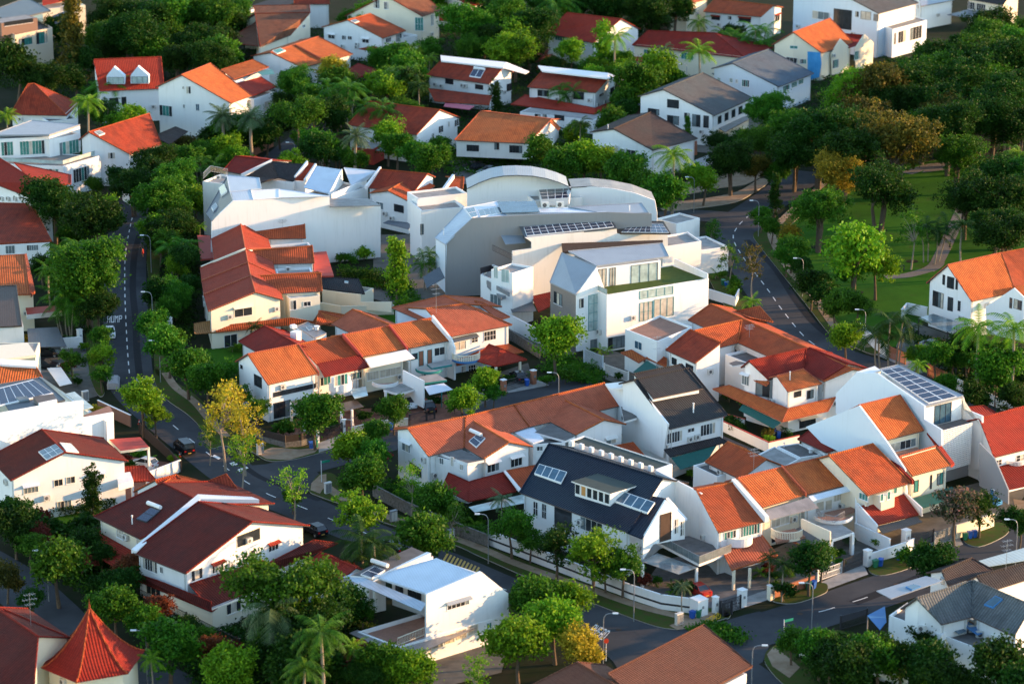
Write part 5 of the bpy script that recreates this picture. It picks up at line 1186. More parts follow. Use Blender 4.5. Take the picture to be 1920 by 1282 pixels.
h = House('terraced_house', 'terrace with deep red roof, projecting window bay and red porch roof with dark awning', 'terrace with the dark porch awning', group=RR, roof='terracotta')
h.gable((1626,929),(1708,905),(1554,854),(1637,832), back=.5, wall='cream'); h.wins([(1611,925,1628,937,{'nx':3}),(1675,912,1682,925,{'nx':1})],glass='teal')
h.block((1658,925),3.6,5.7,2.4,1.5,mat='cream',name='bay'); h.wins([(1650,925,1656,939),(1663,921,1669,936)],glass='teal',nx=1)
h.slab([(1612,950,4.3),(1692,924,4.5),(1722,964,3.0),(1644,984,3.0)],'red',name='roof'); h.slab([(1644,986,2.9),(1718,967,2.9),(1730,978,2.5),(1655,1000,2.5)],'seambrown',.06)
h.vwall((1607,945,4.5),(1643,985,3.),[(1606,942),(1610,946),(1644,984),(1644,1005),(1606,1010)],t=.2); h.vwall((1695,922,4.7),(1727,958,3.3),[(1694,921),(1728,952),(1728,968),(1694,945)],t=.2); h.cope([(1637,830,8.6),(1712,903,6.2)],mat='maroon',r=.2); h.done()
h = House('terraced_house', 'taller terrace with two-step orange roof, recessed balcony and bluish blank side wall', 'two-step roofed terrace', group=RR, roof='orange')
h.gable((1710,892),(1783,872),(1686,856),(1755,836), ze=6.2, back=.1, zr=8.0, wall='cream')
h.gable((1661,825),(1732,807),(1610,760),(1688,741), ze=9.2, back=.4, wall='cream', roof='orange')
h.vwall((1516,795,9.),(1695,879,7.),[(1511,800),(1611,760),(1662,827),(1697,880),(1700,925),(1640,880),(1540,830)],t=.25,mat='bluewhite')  # bluish cast of the shaded side put into this wall's colour
h.wins([(1668,826,1717,842,{'nx':5})],frame='frame_white'); h.slab([(1668,850,7.4),(1720,838,7.4),(1728,845,7.4),(1684,857,7.4)],'terrafloor',.2,name='balcony_floor')
h.wins([(1744,890,1747,916,{'nx':1}),(1757,886,1768,908,{'nx':2,'glass':'teal'}),(1714,900,1722,922,{'nx':1,'glass':'teal'})],frame='frame_dark',sill=False)
h.slab([(1688,741,11.9),(1694,740,11.9),(1790,868,6.2),(1783,872,6.2)],'red',.35,name='party_wall'); h.slab([(1708,935,3.1),(1785,912,3.1),(1800,930,2.8),(1722,955,2.8)],'greentarp',.06); h.done()
h = House('modern_house', 'tall white modern terrace with wide solar array and perforated white screen below its balcony', 'modern terrace with the solar array', wall='white', roof='seamgrey')
h.slab([(1650,692,12.6),(1684,684,12.8),(1806,742,11.6),(1733,762,11.2)],'seamgrey',.3,name='roof'); h.panel([(1652,694),(1687,688),(1794,743),(1741,755)],nx=2,ny=8)
h.vwall((1568,738,9.),(1733,770,10.4),[(1568,737),(1606,699),(1650,696),(1733,762),(1733,790),(1764,806),(1764,830),(1700,850),(1568,775)],t=.3,mat='bluewhite') if False else None
h.vwall((1568,738,8.5),(1732,812,8.5),[(1567,738),(1606,698),(1645,700),(1733,761),(1733,786),(1765,806),(1765,835),(1720,850),(1600,790),(1567,775)],t=.3,mat='bluewhite')  # left wall of the white house coloured bluish to stand for shade
h.slab([(1606,697,12.2),(1640,686,12.2),(1652,694,12.2),(1622,704,12.2)],'whitepaint',.9,name='parapet_box'); h.slab([(1622,704,11.9),(1652,695,11.9),(1740,757,11.),(1733,763,11.)],'paleglass',.2,name='roof')
h.vwall((1736,764,11.),(1802,745,11.2),[(1737,764),(1803,745),(1803,800),(1737,815)],t=.25,zb=6)
h.win(1752,757,1783,793,'blueglass','frame_dark',nx=3,sill=False); h.slab([(1735,800,8.),(1800,783,8.),(1821,792,8.),(1765,808,8.)],'darkconc',.3,name='balcony_floor')
sa, sb_ = at(1764,808,8.9), at(1822,792,8.9); m, i = h.part('perforated_screen'); e_ = hz(sb_ - sa); Ls = (sb_ - sa).length
for k in range(21): m.box(sa + e_ * (Ls * k / 20) - UP * 3.0, e_, (.05, .06, 3.0), 'whitepaint')
for k in range(22): m.box(sa + e_ * Ls / 2 - UP * (.04 + k * .285), e_, (Ls / 2, .05, .05), 'whitepaint')
h.flat((1767,812),(1822,797),6,7.4,wall='greywall',par=0); h.vwall((1806,744,11.),(1842,782,9.5),[(1804,744),(1804,765),(1841,780),(1841,800),(1836,880),(1805,880)],t=.3)
m, i = h.part('ladder'); a, b = at(1742,764,10.5), at(1750,788,8.)
for sg in (-.22, .22): m.tube(a + V((sg, 0, 0)), b + V((sg, 0, 0)), .04, n=4, mat='cream')
for k in range(9): c = a + (b - a) * (k / 8); m.tube(c - V((.22, 0, 0)), c + V((.22, 0, 0)), .03, n=4, mat='cream')
h.done()
h = House('terraced_house', 'red-roofed terrace at the right edge with white rounded balustrade balcony', 'red terrace at the right edge', group=RR, roof='red')
h.gable((1864,857),(1965,832),(1836,785),(1925,761), zr=9., back=.5); h.slab([(1859,878,4.2),(1935,861,4.4),(1950,905,3.0),(1888,918,3.0)],'maroon',name='roof')
h.wins([(1854,863,1878,874,{'nx':4,'ny':2}),(1905,852,1920,864,{'nx':2,'ny':2})]); h.rbal((1900,870),3.8,1.7,190,345,'whitepaint','whitepaint',.9,solid=False); h.vwall((1835,880,4.),(1888,920,3.),[(1836,830),(1865,860),(1890,918),(1890,945),(1836,910)],t=.2,mat='greywall')
h.slab([(1805,764,7.),(1845,760,7.),(1870,775,6.5),(1842,785,6.5)],'red',name='roof'); h.done()
h = House('rear_wing', 'rear wing with rust-orange gable roof beside the flat grey roof', 'rust-orange rear wing', cat='house', roof='terracotta')
h.gable((1322,866),(1388,898),(1365,828),(1437,861), ze=5.6, back=.8); h.flat((1300,872),(1345,893),(1375,885),5.,top='darkconc'); h.antenna(1413,880,3); h.done()
h = House('rear_wing', 'rear wing with plain maroon hipped roof below the bluish side wall', 'maroon rear wing', cat='house', roof='maroon')
h.gable((1495,823),(1549,848),(1540,791),(1618,827), ze=6.2, back=.7); h.flat((1457,836),(1501,858),(1541,852),5.4,top='darkconc',par=.1); h.vent(1520,848,.5,.3); h.vent(1470,838,.6); h.done()
h = House('rear_wing', 'small white rear block with dark-edged pale flat roof between two tiled wings', 'small pale flat block', cat='house')
h.flat((1420,852),(1468,876),(1500,860),5.2,top='concrete',par=.15); h.done()
# ---- right edge white house with orange roof
h = House('house', 'white gabled house with vivid orange roof and narrow black-framed windows beside the park', 'orange-roofed house by the park', roof='orange')
h.gable((1822,565),(1905,547),(1776,497),(1878,474), ze=6.4, back=.85); h.front((1845,574),(1901,538),(1960,545),(1930,515),ze=6.2) if False else None
h.gable((1878,474),(1935,490),(1878,474),(1960,462),zr=9,ze=8.9) if False else None
h.slab([(1878,474,9.6),(1935,463,9.6),(1935,530,6.4),(1903,547,6.4)],'terracotta',name='roof')
h.slab([(1901,537,7.6),(1940,530,7.6),(1940,560,6.),(1918,563,6.)],'orange',name='roof'); h.vwall((1848,578,5.5),(1918,600,5.5),[(1848,575),(1901,540),(1920,558),(1920,640),(1850,625)],t=.25)
h.wins([(1767.5,515,1772,534,{'nx':1}),(1776,519,1789,541,{'nx':2}),(1792,524,1796,543,{'nx':1}),(1749,547,1769,576,{'nx':4}),(1777,557,1787,583,{'nx':2}),(1796,564,1801,583,{'nx':1}),(1893,558,1898,578,{'nx':1}),(1901,562,1916,580,{'nx':2})],frame='frame_dark',sill=False)
h.slab([(1721,596,3.),(1750,588,3.),(1812,609,3.),(1778,622,3.)],'greyglass',.06,name='canopy'); h.post(1723,598,2.9,mat='frame_dark',r=.08); h.post(1777,621,2.9,mat='frame_dark',r=.08); h.done()
# ---- grey-tiled house, bottom right
h = House('house', 'white house with lichen grey tiled roofs and a row of air conditioners on its flat', 'grey-tiled house', roof='greytile')
h.gable((1765,1170),(1823,1156),(1718,1121),(1825,1088), ze=6., back=.9); h.gable((1823,1156),(1902,1192),(1825,1088),(1935,1135), ze=6., back=.5) 
h.slab([(1643,1107,5.6),(1736,1079,5.6),(1768,1088,5.8),(1671,1122,5.8)],'seamgrey',.08); h.panel([(1698,1099),(1713,1094),(1727,1098),(1710,1105)],nx=1,name='skylight',glass='blueglass',frame='bluepaint') ; h.panel([(1845,1132),(1866,1116),(1880,1122),(1862,1138)],nx=1,name='skylight',glass='blueglass',frame='bluepaint')
h.flat((1667,1153),(1766,1190),(1800,1165),4.6,top='darkconc',par=.3); h.flat((1766,1190),(1900,1240),(1945,1205),4.,top='darkconc',par=.25)
for x, y in ((1823,1184),(1838,1194),(1853,1203),(1867,1210),(1873,1192),(1888,1203),(1903,1210)): h.ac(x, y, 'flat', 1.15)
h.slab([(1797,1166,4.6),(1812,1163,4.6),(1848,1183,4.4),(1833,1190,4.4)],'bluepaint',.06); h.slab([(1776,1172,4.6),(1790,1168,4.6),(1813,1182,4.4),(1798,1188,4.4)],'blueglass',.06); h.slab([(1626,1153,3.),(1659,1136,3.),(1662,1165,2.8),(1650,1180,2.8)],'bluepaint',.05); h.post(1627,1155,2.9,mat='metalgrey',r=.06); h.done()
h = House('house', 'dark brown hipped roofs of a low house at the right edge beyond the grey tiles', 'dark-roofed low house', roof='darkbrown')
h.gable((1778,1098),(1862,1068),(1765,1070),(1822,1046), ze=5.,back=1.,roof='darkbrown'); h.gable((1850,1110),(1960,1075),(1830,1080),(1940,1050),ze=5.,back=.8,roof='blackbrown'); h.slab([(1831,1052,4.5),(1925,1025,4.5),(1935,1048,4.2),(1850,1062,4.2)],'polycarb',.06); h.antenna(1886,1068,4); h.done()
h = House('house', 'plain chocolate brown ribbed roof at the bottom edge above the road junction', 'chocolate roof at the bottom', roof='copperbrown')
h.slab([(1140,1262,9.),(1320,1170,9.),(1411,1248,6.6),(1231,1345)],'copperbrown',.2,name='roof'); h.slab([(1140,1262,9.),(1060,1240,6.6),(1240,1155,6.6),(1320,1170,9.)],'copperbrown',.2,name='roof') if False else None; h.flat((1240,1345),(1400,1262),6.,6.3,par=0); h.done()
h = House('house', 'second brown roof cut off by the bottom edge left of the chocolate roof', 'cut-off brown roof', roof='copperbrown')
h.gable((985,1290),(1060,1340),(1082,1241),(1180,1300), ze=6.5, zr=8.5, back=.6, roof='copperbrown'); h.done()
# ---- bottom white house with the deck
h = House('modern_house', 'white house with pale corrugated monopitch roof, big blank gable wall and terracotta deck', 'white house with the deck', roof='seamwhite', wall='white')
h.slab([(702,1080,7.2),(818,1047,8.6),(890,1075,8.6),(801,1113,7.2)],'seamwhite',.2,name='roof')
h.vwall((800,1122,6.6),(953,1118,6.2),[(800,1114),(902,1071),(953,1112),(955,1215),(799,1268)],t=.3) if False else None
P0, P1 = at(798,1196,3.2), at(955,1150,3.2); nn = V((-(P1 - P0).y, (P1 - P0).x, 0)).normalized()
h.vwall((798,1196,3.2),(955,1150,3.2),[(800,1114),(902,1071),(953,1112),(955,1215),(799,1262)],t=.3,zb=0)
h.flat((653,1085),(700,1100),(790,1060),6.6,top='concrete',par=.3,zb=3.2) if False else None
h.slab([(657,1078,6.6),(772,1025,6.6),(812,1042,6.6),(702,1083,6.6)],'darkconc',.5,name='flat_roof',side='whitepaint'); h.panel([(676,1076),(702,1061),(722,1068),(698,1083)],nx=2,ny=1,tank=[(697,1050),(727,1060)])
h.slab([(700,1083,7.3),(706,1079,7.3),(808,1036,8.8),(800,1034,8.8)],'whitepaint',.5,name='parapet')
h.slab([(643,1081,6.3),(663,1074,6.5),(799,1130,6.5),(789,1145,6.3)],'seamblue',.08); h.win(706,1096,798,1126,'curtain') if False else None
h.vwall((664,1082,6.2),(799,1133,6.2),[(664,1080),(690,1090),(690,1135),(664,1130)],t=.3,zb=3.2); h.vwall((720,1060,6.4),(905,1100,6.4),[(715,1070),(900,1120),(900,1165),(715,1125)],t=.2,mat='offwhite',zb=3.2) if False else None
h.flat((670,1184),(746,1213),(955,1150),3.2,top='terrafloor',par=.5,pt=.25); h.post(703,1092,6.3,3.,.2); h.flat((735,1082),(812,1108),(893,1072),6.7,par=0,zb=3.1,wall='offwhite'); h.wins([(742,1092,756,1112,{'nx':2}),(765,1100,790,1122,{'nx':3})],frame='frame_dark')
h.rail([(746,1210),(797,1190)],3.2,1.,'cream'); h.slab([(745,1213,3.1),(936,1137,3.1),(957,1148,2.7),(774,1229,2.7)],'seamrust',.08); h.slab([(655,1186,3.0),(670,1180,3.1),(750,1212,3.1),(742,1228,2.7)],'seamrust',.08)
h.wins([(838,1125,880,1138,{'nx':5,'hood':'seamgrey'})],glass='dark'); h.wins([(790 + 22 * i, 1205 - 8.5 * i, 808 + 22 * i, 1222 - 8.5 * i, {'nx':2}) for i in range(5)],glass='curtain',frame='cream',sill=False); h.win(912,1166,922,1178,'teal'); h.win(733,1050,741,1062,'dark')
h.done()
h = House('house', 'low house roof with maroon left slope and bright orange right slope between two white houses', 'low maroon and orange roof', roof='maroon')
h.gable((568,1062),(622,1100),(601,1035),(668,1064), ze=5., back=1.6, roof='maroon'); h.slab([(668,1064,6.3),(725,1045,6.),(742,1040,5.8),(601,1035,6.4)],'orange',name='roof') if False else None; h.vent(578,1052,.7); h.done()
# ---- bottom left big house
h = House('house', 'cream and white house with wide dark maroon gable roof, loggia and lower skirt roofs', 'wide maroon-gabled house', roof='maroon', wall='white')
h.front((348,1075),(474,978),(581,985),(372,940), ze=6.4, og=.6, oh=.7, roof='darkmaroon')
h.slab([(253,1074,3.9),(296,1088,3.9),(396,1128,3.9),(396,1146,2.9),(248,1084,2.9)],'darkmaroon',name='roof'); h.slab([(355,1095,4.6),(493,1050,4.8),(520,1078,3.4),(397,1146,2.9)],'darkmaroon',name='roof')
h.slab([(501,1056,4.6),(588,1012,4.6),(634,1018,3.6),(516,1068,3.2)],'darkmaroon',name='roof')
h.flat((300,1102),(398,1142),(560,1080),3.1,wall='cream',par=0); h.win(424,1128,452,1148,'dark','cream',nx=3)
h.wins([(358,1066,380,1087,{'nx':3}),(397,1054,419,1072,{'nx':4,'hood':'red'}),(503,1017,522,1032,{'nx':3,'hood':'red'}),(455,1035,464,1046,{'nx':1}),(468,1030,478,1041,{'nx':1}),(443,996,488,1019,{'nx':1,'name':'loggia','frame':'cream'})])
h.wins([(268,1048,295,1070,{'nx':6}),(300,1062,306,1074)]) ; h.ac(465,1012); h.win(275,1098,310,1118,'dark','cream',nx=4); h.done()
h = House('house', 'dark maroon roofed house with solar heater and low bright red side roof', 'maroon house with the roof heater', roof='maroon', wall='cream')
h.gable((176,968),(262,1010),(305,905),(392,948), ze=6.4, back=1.0, oh=.8, roof='darkmaroon'); h.slab([(246,1029,6.8),(371,926,9.2),(472,931,9.0),(486,936,8.8),(376,935,9.0),(255,1033,6.7)],'whitepaint',.5,name='party_wall')
h.slab([(138,1016,3.6),(202,990,4.2),(268,1046,3.6),(245,1080,3.0)],'red',name='roof'); h.panel([(255,972),(283,950),(301,956),(275,978)],nx=2,ny=1,tank=[(277,942),(301,951)],frame='frame_dark'); h.vent(248,982,1.1)
h.wins([(219,992,232,1009,{'nx':3,'ny':2}),(256,1010,263,1022)],glass='curtain'); h.ac(238,1006); h.post(148,1020,3.,mat='cream'); h.done()
h = House('house', 'small cluster of rust pyramid roofs behind the maroon house with the heater', 'rust pyramid roofs', roof='rust')
h.gable((250,922),(300,905),(290,900),(331,890), ze=6., back=1., roof='rust'); h.slab([(369,910,6.4),(424,888,7.8),(447,919,6.4),(410,915,6.9)],'rust',name='roof'); h.slab([(305,906,7.8),(330,890,7.8),(410,910,6.6),(486,934,6.2)],'terracotta',name='roof'); h.done()
# ---- left white house (warm lit)
h = House('house', 'white two-storey house with low gable, dark maroon left slope, roof skylight and striped window hoods', 'white house with striped hoods', roof='maroon', wall='white')
h.front((20,901),(122,848),(241,864),(78,805), ze=6.4, oh=.5, roof='darkmaroon')
h.panel([(72,846),(104,832),(119,846),(87,861)],nx=3,ny=2,glass='greyglass',name='skylight'); h.panel([(112,829),(133,831),(148,847),(124,845)],nx=3,ny=1,glass='paleglass',name='skylight')
h.wins([(44,909,72,924,{'nx':4,'hood':'seamwhite'}),(101,898,118,911,{'nx':2}),(124,893,141,906,{'nx':2}),(171,886,196,899,{'nx':4,'hood':'seamwhite'}),(107,938,134,957,{'nx':4}),(157,892,165,898)],glass='greyglass',frame='cream')
h.slab([(88,905,5.3),(152,889,5.3),(153,931,3.2),(90,946,3.2)],'whitepaint',.3,name='bay') if False else None
h.slab([(204,823,4.2),(263,819,4.2),(280,838,4.),(226,845,4.)],'redpaint',.35,name='porch_roof',side='cream'); h.slab([(222,875,4.),(270,873,4.),(294,901,2.8),(244,903,2.8)],'red',name='roof')
h.slab([(218,888,4.),(244,884,4.),(250,900,4.),(222,908,4.)],'whitepaint',.9,name='balcony'); h.post(248,903,2.8); h.post(290,901,2.8); h.post(278,838,3.9); h.done()
h = House('modern_house', 'modern pink-lit house with tall blank wall, blue solar roof panels and planted rooftop', 'house with the blue solar roof', wall='white', roof='seamdark')
h.vwall((-20,880,4.),(215,822,4.),[(-20,778),(74,761),(74,756),(107,749),(107,757),(156,751),(156,783),(213,773),(215,850),(-20,900)],t=.3,zb=0)
h.slab([(-10,722,10.8),(74,708,10.8),(122,750,10.4),(20,775,10.2)],'seamdark',.2,name='roof'); h.panel([(-5,728),(62,711),(100,737),(0,760)],nx=6,ny=1); h.slab([(30,744,10.9),(50,742,10.9),(56,750,10.6),(37,752,10.6)],'greyglass',.3,name='skylight')
h.slab([(62,743,11.2),(100,738,11.2),(107,750,11.),(74,760,11.)],'darkconc',.6,name='flat_roof'); h.slab([(74,706,10.9),(80,708,10.9),(200,790,6.),(190,792,6.)],'white',.4,name='party_wall')
h.slab([(122,738,8.),(140,734,8.),(175,763,7.6),(157,768,7.6)],'paleglass',.1,name='canopy'); h.slab([(157,778,7.4),(205,760,7.4),(213,774,7.4),(160,785,7.4)],'terrafloor',.3,name='roof_terrace')
h.flat((80,716),(160,770),(200,790),7.2,top='concrete',par=.2); h.done()
h = House('house', 'bright orange ribbed roof strip at the left edge above the solar panels', 'orange roof strip at the left', roof='orange')
h.slab([(-15,681,9.2),(68,687,8.6),(80,708,7.4),(-15,722,7.4)],'orange',name='roof'); h.flat((-15,724),(82,711),6,7.2,wall='cream'); h.slab([(-15,672,9.4),(68,676,8.8),(68,687,8.8),(-15,682,9.2)],'whitepaint',.3,name='parapet'); h.done()
h = House('house', 'cream flat-roofed house with overflowing planter and white canopy at the left edge', 'house with the rooftop planter', wall='cream')
h.flat((-15,665),(66,664),6,6.8,top='concrete',par=.1); h.slab([(-15,648,7.4),(52,642,7.4),(68,665,7.),(-15,676,7.)],'cream',.4,name='planter'); h.slab([(88,690,2.8),(114,688,2.8),(135,718,2.6),(112,723,2.6)],'offwhite',.1,name='carport_roof'); h.done()
h = House('house', 'brown metal roofed house with flat black ribbed carport canopy', 'house with black carport canopy', roof='seambrown', wall='offwhite')
h.slab([(-15,537,8.8),(30,535,8.8),(41,611,6.),(-15,614,6.)],'seambrown',.15,name='roof'); h.flat((-15,616),(44,612),8,5.8,top='concrete'); h.slab([(51,616,3.),(108,613,3.),(125,649,2.9),(54,651,2.9)],'seamdark',.12,name='carport_roof')
h.slab([(48,577,4.),(110,572,4.),(116,583,4.),(50,590,4.)],'redpaint',.8,name='porch_roof',side='offwhite'); h.post(120,648,2.9,mat='metalgrey',r=.07); h.post(56,650,2.9,mat='metalgrey',r=.07); h.done()
h = House('house', 'vivid red-orange ribbed roof with pale stained side wall at the left edge', 'vivid red roof at the left edge', roof='orange')
h.slab([(-15,480,9.),(46,477,9.),(57,552,6.4),(-15,553,6.4)],'orange',.15,name='roof'); h.flat((-15,556),(62,552),7,6.1,wall='cream'); h.slab([(46,476,9.2),(50,475,9.2),(66,545,6.4),(58,552,6.3)],'salmon',.5,name='party_wall'); h.done()
h = House('house', 'house with mossy dark maroon lower roof flecked with fallen leaves behind the big tree', 'mossy maroon-roofed house', roof='rust', wall='white')
h.gable((-20,341),(55,370),(-15,288),(74,344), ze=9., back=.9, roof='deepred'); h.slab([(26,305,10.),(133,328,9.),(133,345,8.6),(74,352,9.)],'red',name='roof')
for x in (5,17,30,42): h.ac(x, 376 if False else 372, 'wall')
h.slab([(-15,380,7.4),(60,382,7.4),(97,452,5.2),(-15,458,5.2)],'rust',.15,name='roof'); h.flat((-15,460),(93,455),8,5.,wall='white'); h.wins([(10,460,28,476,{'nx':3}),(50,459,72,470,{'nx':5})],glass='greyglass'); h.done()
# ---- red pyramid roof, bottom left
h = House('house', 'house with tall flared red pyramid roof and pointed finial at the bottom left', 'red pyramid roof', roof='red', wall='cream')
ze = 6.; cs = [at(77,1252,ze), at(143,1280,ze), at(240,1263,ze), at(272,1219,ze), at(190,1190,ze), at(110,1200,ze)]
ce = sum(cs, V((0,0,0))) / 6; top = onplane(168,1140,ce,V((0,1,0))); top.x, top.y = ce.x, ce.y; m, i = h.part('roof')
for a, b in zip(cs, cs[1:] + cs[:1]):
    pa, pb = a, b
    for k in range(1, 8):
        t = k / 7; zz = ze + (top.z - ze) * (t ** 1.55); qa, qb = a.lerp(V((ce.x, ce.y, ze)), t), b.lerp(V((ce.x, ce.y, ze)), t); qa.z = qb.z = zz
        f = [pa, pb, qb, qa]; m.poly(f, 'deepred', roofuv(f, b - a)); m.tube(pa + UP * .04, qa + UP * .04, .1, n=5, mat='terracotta'); pa, pb = qa, qb
    h.planes.append(([a, b, top], 'roof')); f0 = a.lerp(ce, .15); f1 = b.lerp(ce, .15); f0.z = f1.z = ze - .02; h.wq([V((f0.x, f0.y, 0)), V((f1.x, f1.y, 0)), f1, f0]); m.poly([a, b, f1, f0], 'whitepaint')
m, i = h.part('finial'); m.tube(top - UP * .3, top + UP * .5, .16, .1, 8, 'terracotta'); m.tube(top + UP * .5, top + UP * 1.2, .08, .01, 6, 'terracotta'); h.done()
h = House('house', 'deep red ridged roof with antenna at the lower left corner beside the pyramid', 'deep red corner roof', roof='maroon', wall='cream')
h.gable((-40,1290),(60,1330),(-10,1138),(72,1193), ze=6., zr=9.5, back=.5, roof='darkmaroon'); h.gable((72,1193),(110,1240),(-5,1140),(125,1192), ze=8.6, zr=8.9) if False else None; h.antenna(58,1172,4); h.slab([(-5,1136,9.5),(126,1192,8.0),(100,1215,7.),(72,1195,8.8)],'red',name='roof'); h.done()
# ---- background houses
def bh(label, short, roof, E0, E1, R0, R1, wall='white', wins=(), ze=6., extra=None, **k):
    h = House('house', label, short, roof=roof, wall=wall); h.gable(E0, E1, R0, R1, ze=ze, **k)
    for w in wins: h.win(*w[:4], **(w[4] if len(w) > 4 else {}))
    if extra: extra(h)
    h.done()
D = {'frame': 'frame_dark'}; G = {'glass': 'greyglass', 'nx': 3}; TL = {'glass': 'teal', 'nx': 4}
def e1(h):
    h.slab([(826,104,8.7),(950,117,8.7),(944,127,8.6),(827,114,8.6)],'whitepaint',.3,name='ridge_parapet'); h.slab([(950,117,8.7),(992,134,7.),(985,138,6.8),(944,127,8.5)],'whitepaint',.2,name='verge')
    h.slab([(803,166,4.),(922,180,4.),(917,197,3.),(815,190,3.)],'rust',name='roof')
    for x, y in ((817,158),(829,161),(868,160),(874,161)): h.ac(x, y)
    h.panel([(888,129),(909,131),(901,146),(880,143)],nx=2,tank=[(889,127),(909,130)]); h.slab([(835,192,2.8),(890,199,2.8),(880,206,2.6),(832,200,2.6)],'pink',.05)
bh('white house with mottled maroon roof and white ridge parapet carrying a solar heater', 'parapet-ridged maroon house', 'rust', (800,141),(917,158),(827,114),(944,127), wins=[(835,148,850,158,D),(891,159,906,168,D),(928,152,934,163,D),(950,157,959,171,D),(969,144,976,156,D)], back=.7, extra=e1)
def e2(h):
    h.slab([(1009,123,8.8),(1140,137,8.8),(1139,147,8.5),(1017,133,8.5)],'whitepaint',.3,name='ridge_parapet'); h.slab([(1140,137,8.8),(1176,150,7.2),(1170,155,7.),(1139,147,8.5)],'whitepaint',.2,name='verge')
    h.slab([(985,178,3.9),(1116,203,3.9),(1115,214,3.1),(958,196,3.1)],'red',name='roof'); h.slab([(1116,203,3.9),(1176,180,3.9),(1185,186,3.1),(1115,214,3.1)],'red',name='roof')
    for x, y in ((1046,186),(1052,187),(1106,188),(1132,192),(1140,189),(1154,183)): h.ac(x, y)
    h.flat((975,210),(1112,226),8,2.9,par=0); h.wins([(1003,214,1013,224),(1018,215,1025,228),(1040,216,1058,226)],frame='frame_dark')
bh('white house with speckled rust roof, white ridge parapet and red skirt roof', 'house with the red skirt', 'rust', (989,164),(1117,174),(1017,133),(1140,148), wins=[(1008,169,1029,181,{'nx':5,'frame':'frame_dark'}),(1046,172,1062,177,D),(1075,173,1095,187,{'nx':4,'frame':'frame_dark'}),(1124,176,1131,180,D),(1144,164,1151,177,D)], back=.75, extra=e2)
def e3(h):
    h.slab([(681,224,7.),(702,216,7.4),(702,238,6.),(697,240,5.8)],'orange',name='roof'); h.slab([(745,232,7.4),(778,218,7.6),(780,250,5.8),(770,249,5.6)],'orange',name='roof')
    h.slab([(678,268,3.),(720,272,3.),(722,284,2.8),(680,280,2.8)],'seamgrey',.06); h.flat((660,276),(700,280),5,3.2,wall='redpaint',par=0)
bh('white house with broad weathered red roof and two small orange gablets behind grey palms', 'house with two gablets', 'rust', (651,234),(781,253),(693,190),(825,206), wins=[(822,236,831,249),(852,224,860,237),(809,250,814,270,G),(840,228,843,238)], back=.9, extra=e3)
def e4(h):
    h.slab([(1034,223,8.4),(1051,240,7.2),(1046,244,7.),(1030,228,8.3)],'orange',name='roof')
    for x in (885, 931, 967, 965): pass
bh('low-pitched orange roofed house with beige panelled upper floor over an open carport', 'orange-roofed panelled house', 'orange', (852,263),(990,269),(901,209),(1034,224), wall='offwhite', wins=[(875,272,898,284,{'nx':4,'frame':'frame_dark'}),(927,268,936,281,D),(955,273,979,287,{'nx':4,'frame':'frame_dark'})], back=.9, extra=e4, zb=2.6)
bh('cream house with brown orange roof and tall green framed bay windows at the top', 'cream house at the top', 'oldbrown', (792,31),(828,19),(722,-8),(775,-25), wall='cream', wins=[(700,0,712,16,{'glass':'greyglass','nx':3,'ny':2}),(720,4,729,18,G),(778,33,794,58,{'glass':'teal','nx':3,'ny':2}),(808,28,813,48,TL)], ze=8., back=1.3, pitch=28)
bh('white house with terracotta gable roof and skylight, red lower roof and planted terrace', 'gabled house with skylight', 'terracotta', (718,72),(761,58),(651,38),(695,26), wins=[(615,64,628,73,{'hood':'whitepaint'}),(641,67,649,75),(652,68,660,75),(679,72,692,81,{'hood':'whitepaint'}),(723,71,733,80,G),(742,64,753,78,G)], back=.75,
   extra=lambda h: (h.slab([(673,92,3.8),(738,80,3.9),(766,94,3.),(728,102,3.)],'rust',name='roof'), h.panel([(657,39),(666,36),(674,40),(665,43)],nx=1,name='skylight',glass='greyglass'), h.flat((752,72),(783,66),5,4.6,top='concrete',par=.6), h.ac(670,83)))
bh('white house with bright orange roof split by a pale ridge line and green skylight', 'orange roof with green skylight', 'orange', (567,127),(662,102),(507,99),(597,69), wins=[(525,132,533,140),(564,132,574,141,G)], back=.6,
   extra=lambda h: (h.cope([(553,84,8.6),(612,115,6.2)],mat='salmon',h=.1), h.panel([(510,95),(526,90),(536,95),(520,101)],nx=1,name='skylight',glass='teal'), h.slab([(648,133,3.6),(672,119,4.),(710,132,3.),(668,149,2.8)],'maroon',name='roof'), h.slab([(516,170,3.),(575,160,3.),(560,180,2.8),(520,188,2.8)],'seamdark',.1,name='carport_roof')))
def e8(h):
    h.slab([(414,131,7.6),(475,112,8.6),(504,126,7.4),(439,149,6.6)],'orange',name='roof'); h.flat((442,152),(505,130),6,6.2); h.slab([(444,157,6.2),(490,145,6.2),(519,163,5.),(472,181,5.)],'red',name='roof')
    h.flat((476,186),(516,172),5,4.6); h.slab([(318,222,3.),(375,222,3.),(368,232,2.8),(322,230,2.8)],'seamgreen',.05); h.slab([(478,134,7.),(510,130,7.),(515,139,6.8),(490,141,6.8)],'seamgreen',.05)
    h.vwall((376,205,5.),(402,213,5.),[(376,160),(390,170),(402,185),(402,262),(376,262)],mat='brick',t=.06,name='brick_panel'); h.win(463,187,470,200,'greyglass',nx=3); h.win(496,189,509,203,'curtain',nx=5)
bh('tall white house with glowing orange gable roof, brick side panel and green corner window', 'brick-panelled orange-roofed house', 'orange', (433,194),(472,180),(340,141),(395,119), wins=[(299,198,323,218,{'glass':'teal','nx':4}),(342,162,346,168),(349,162,358,176),(343,196,347,203),(367,195,374,208,{'glass':'blueglass'})], ze=8.5, back=.6, extra=e8)
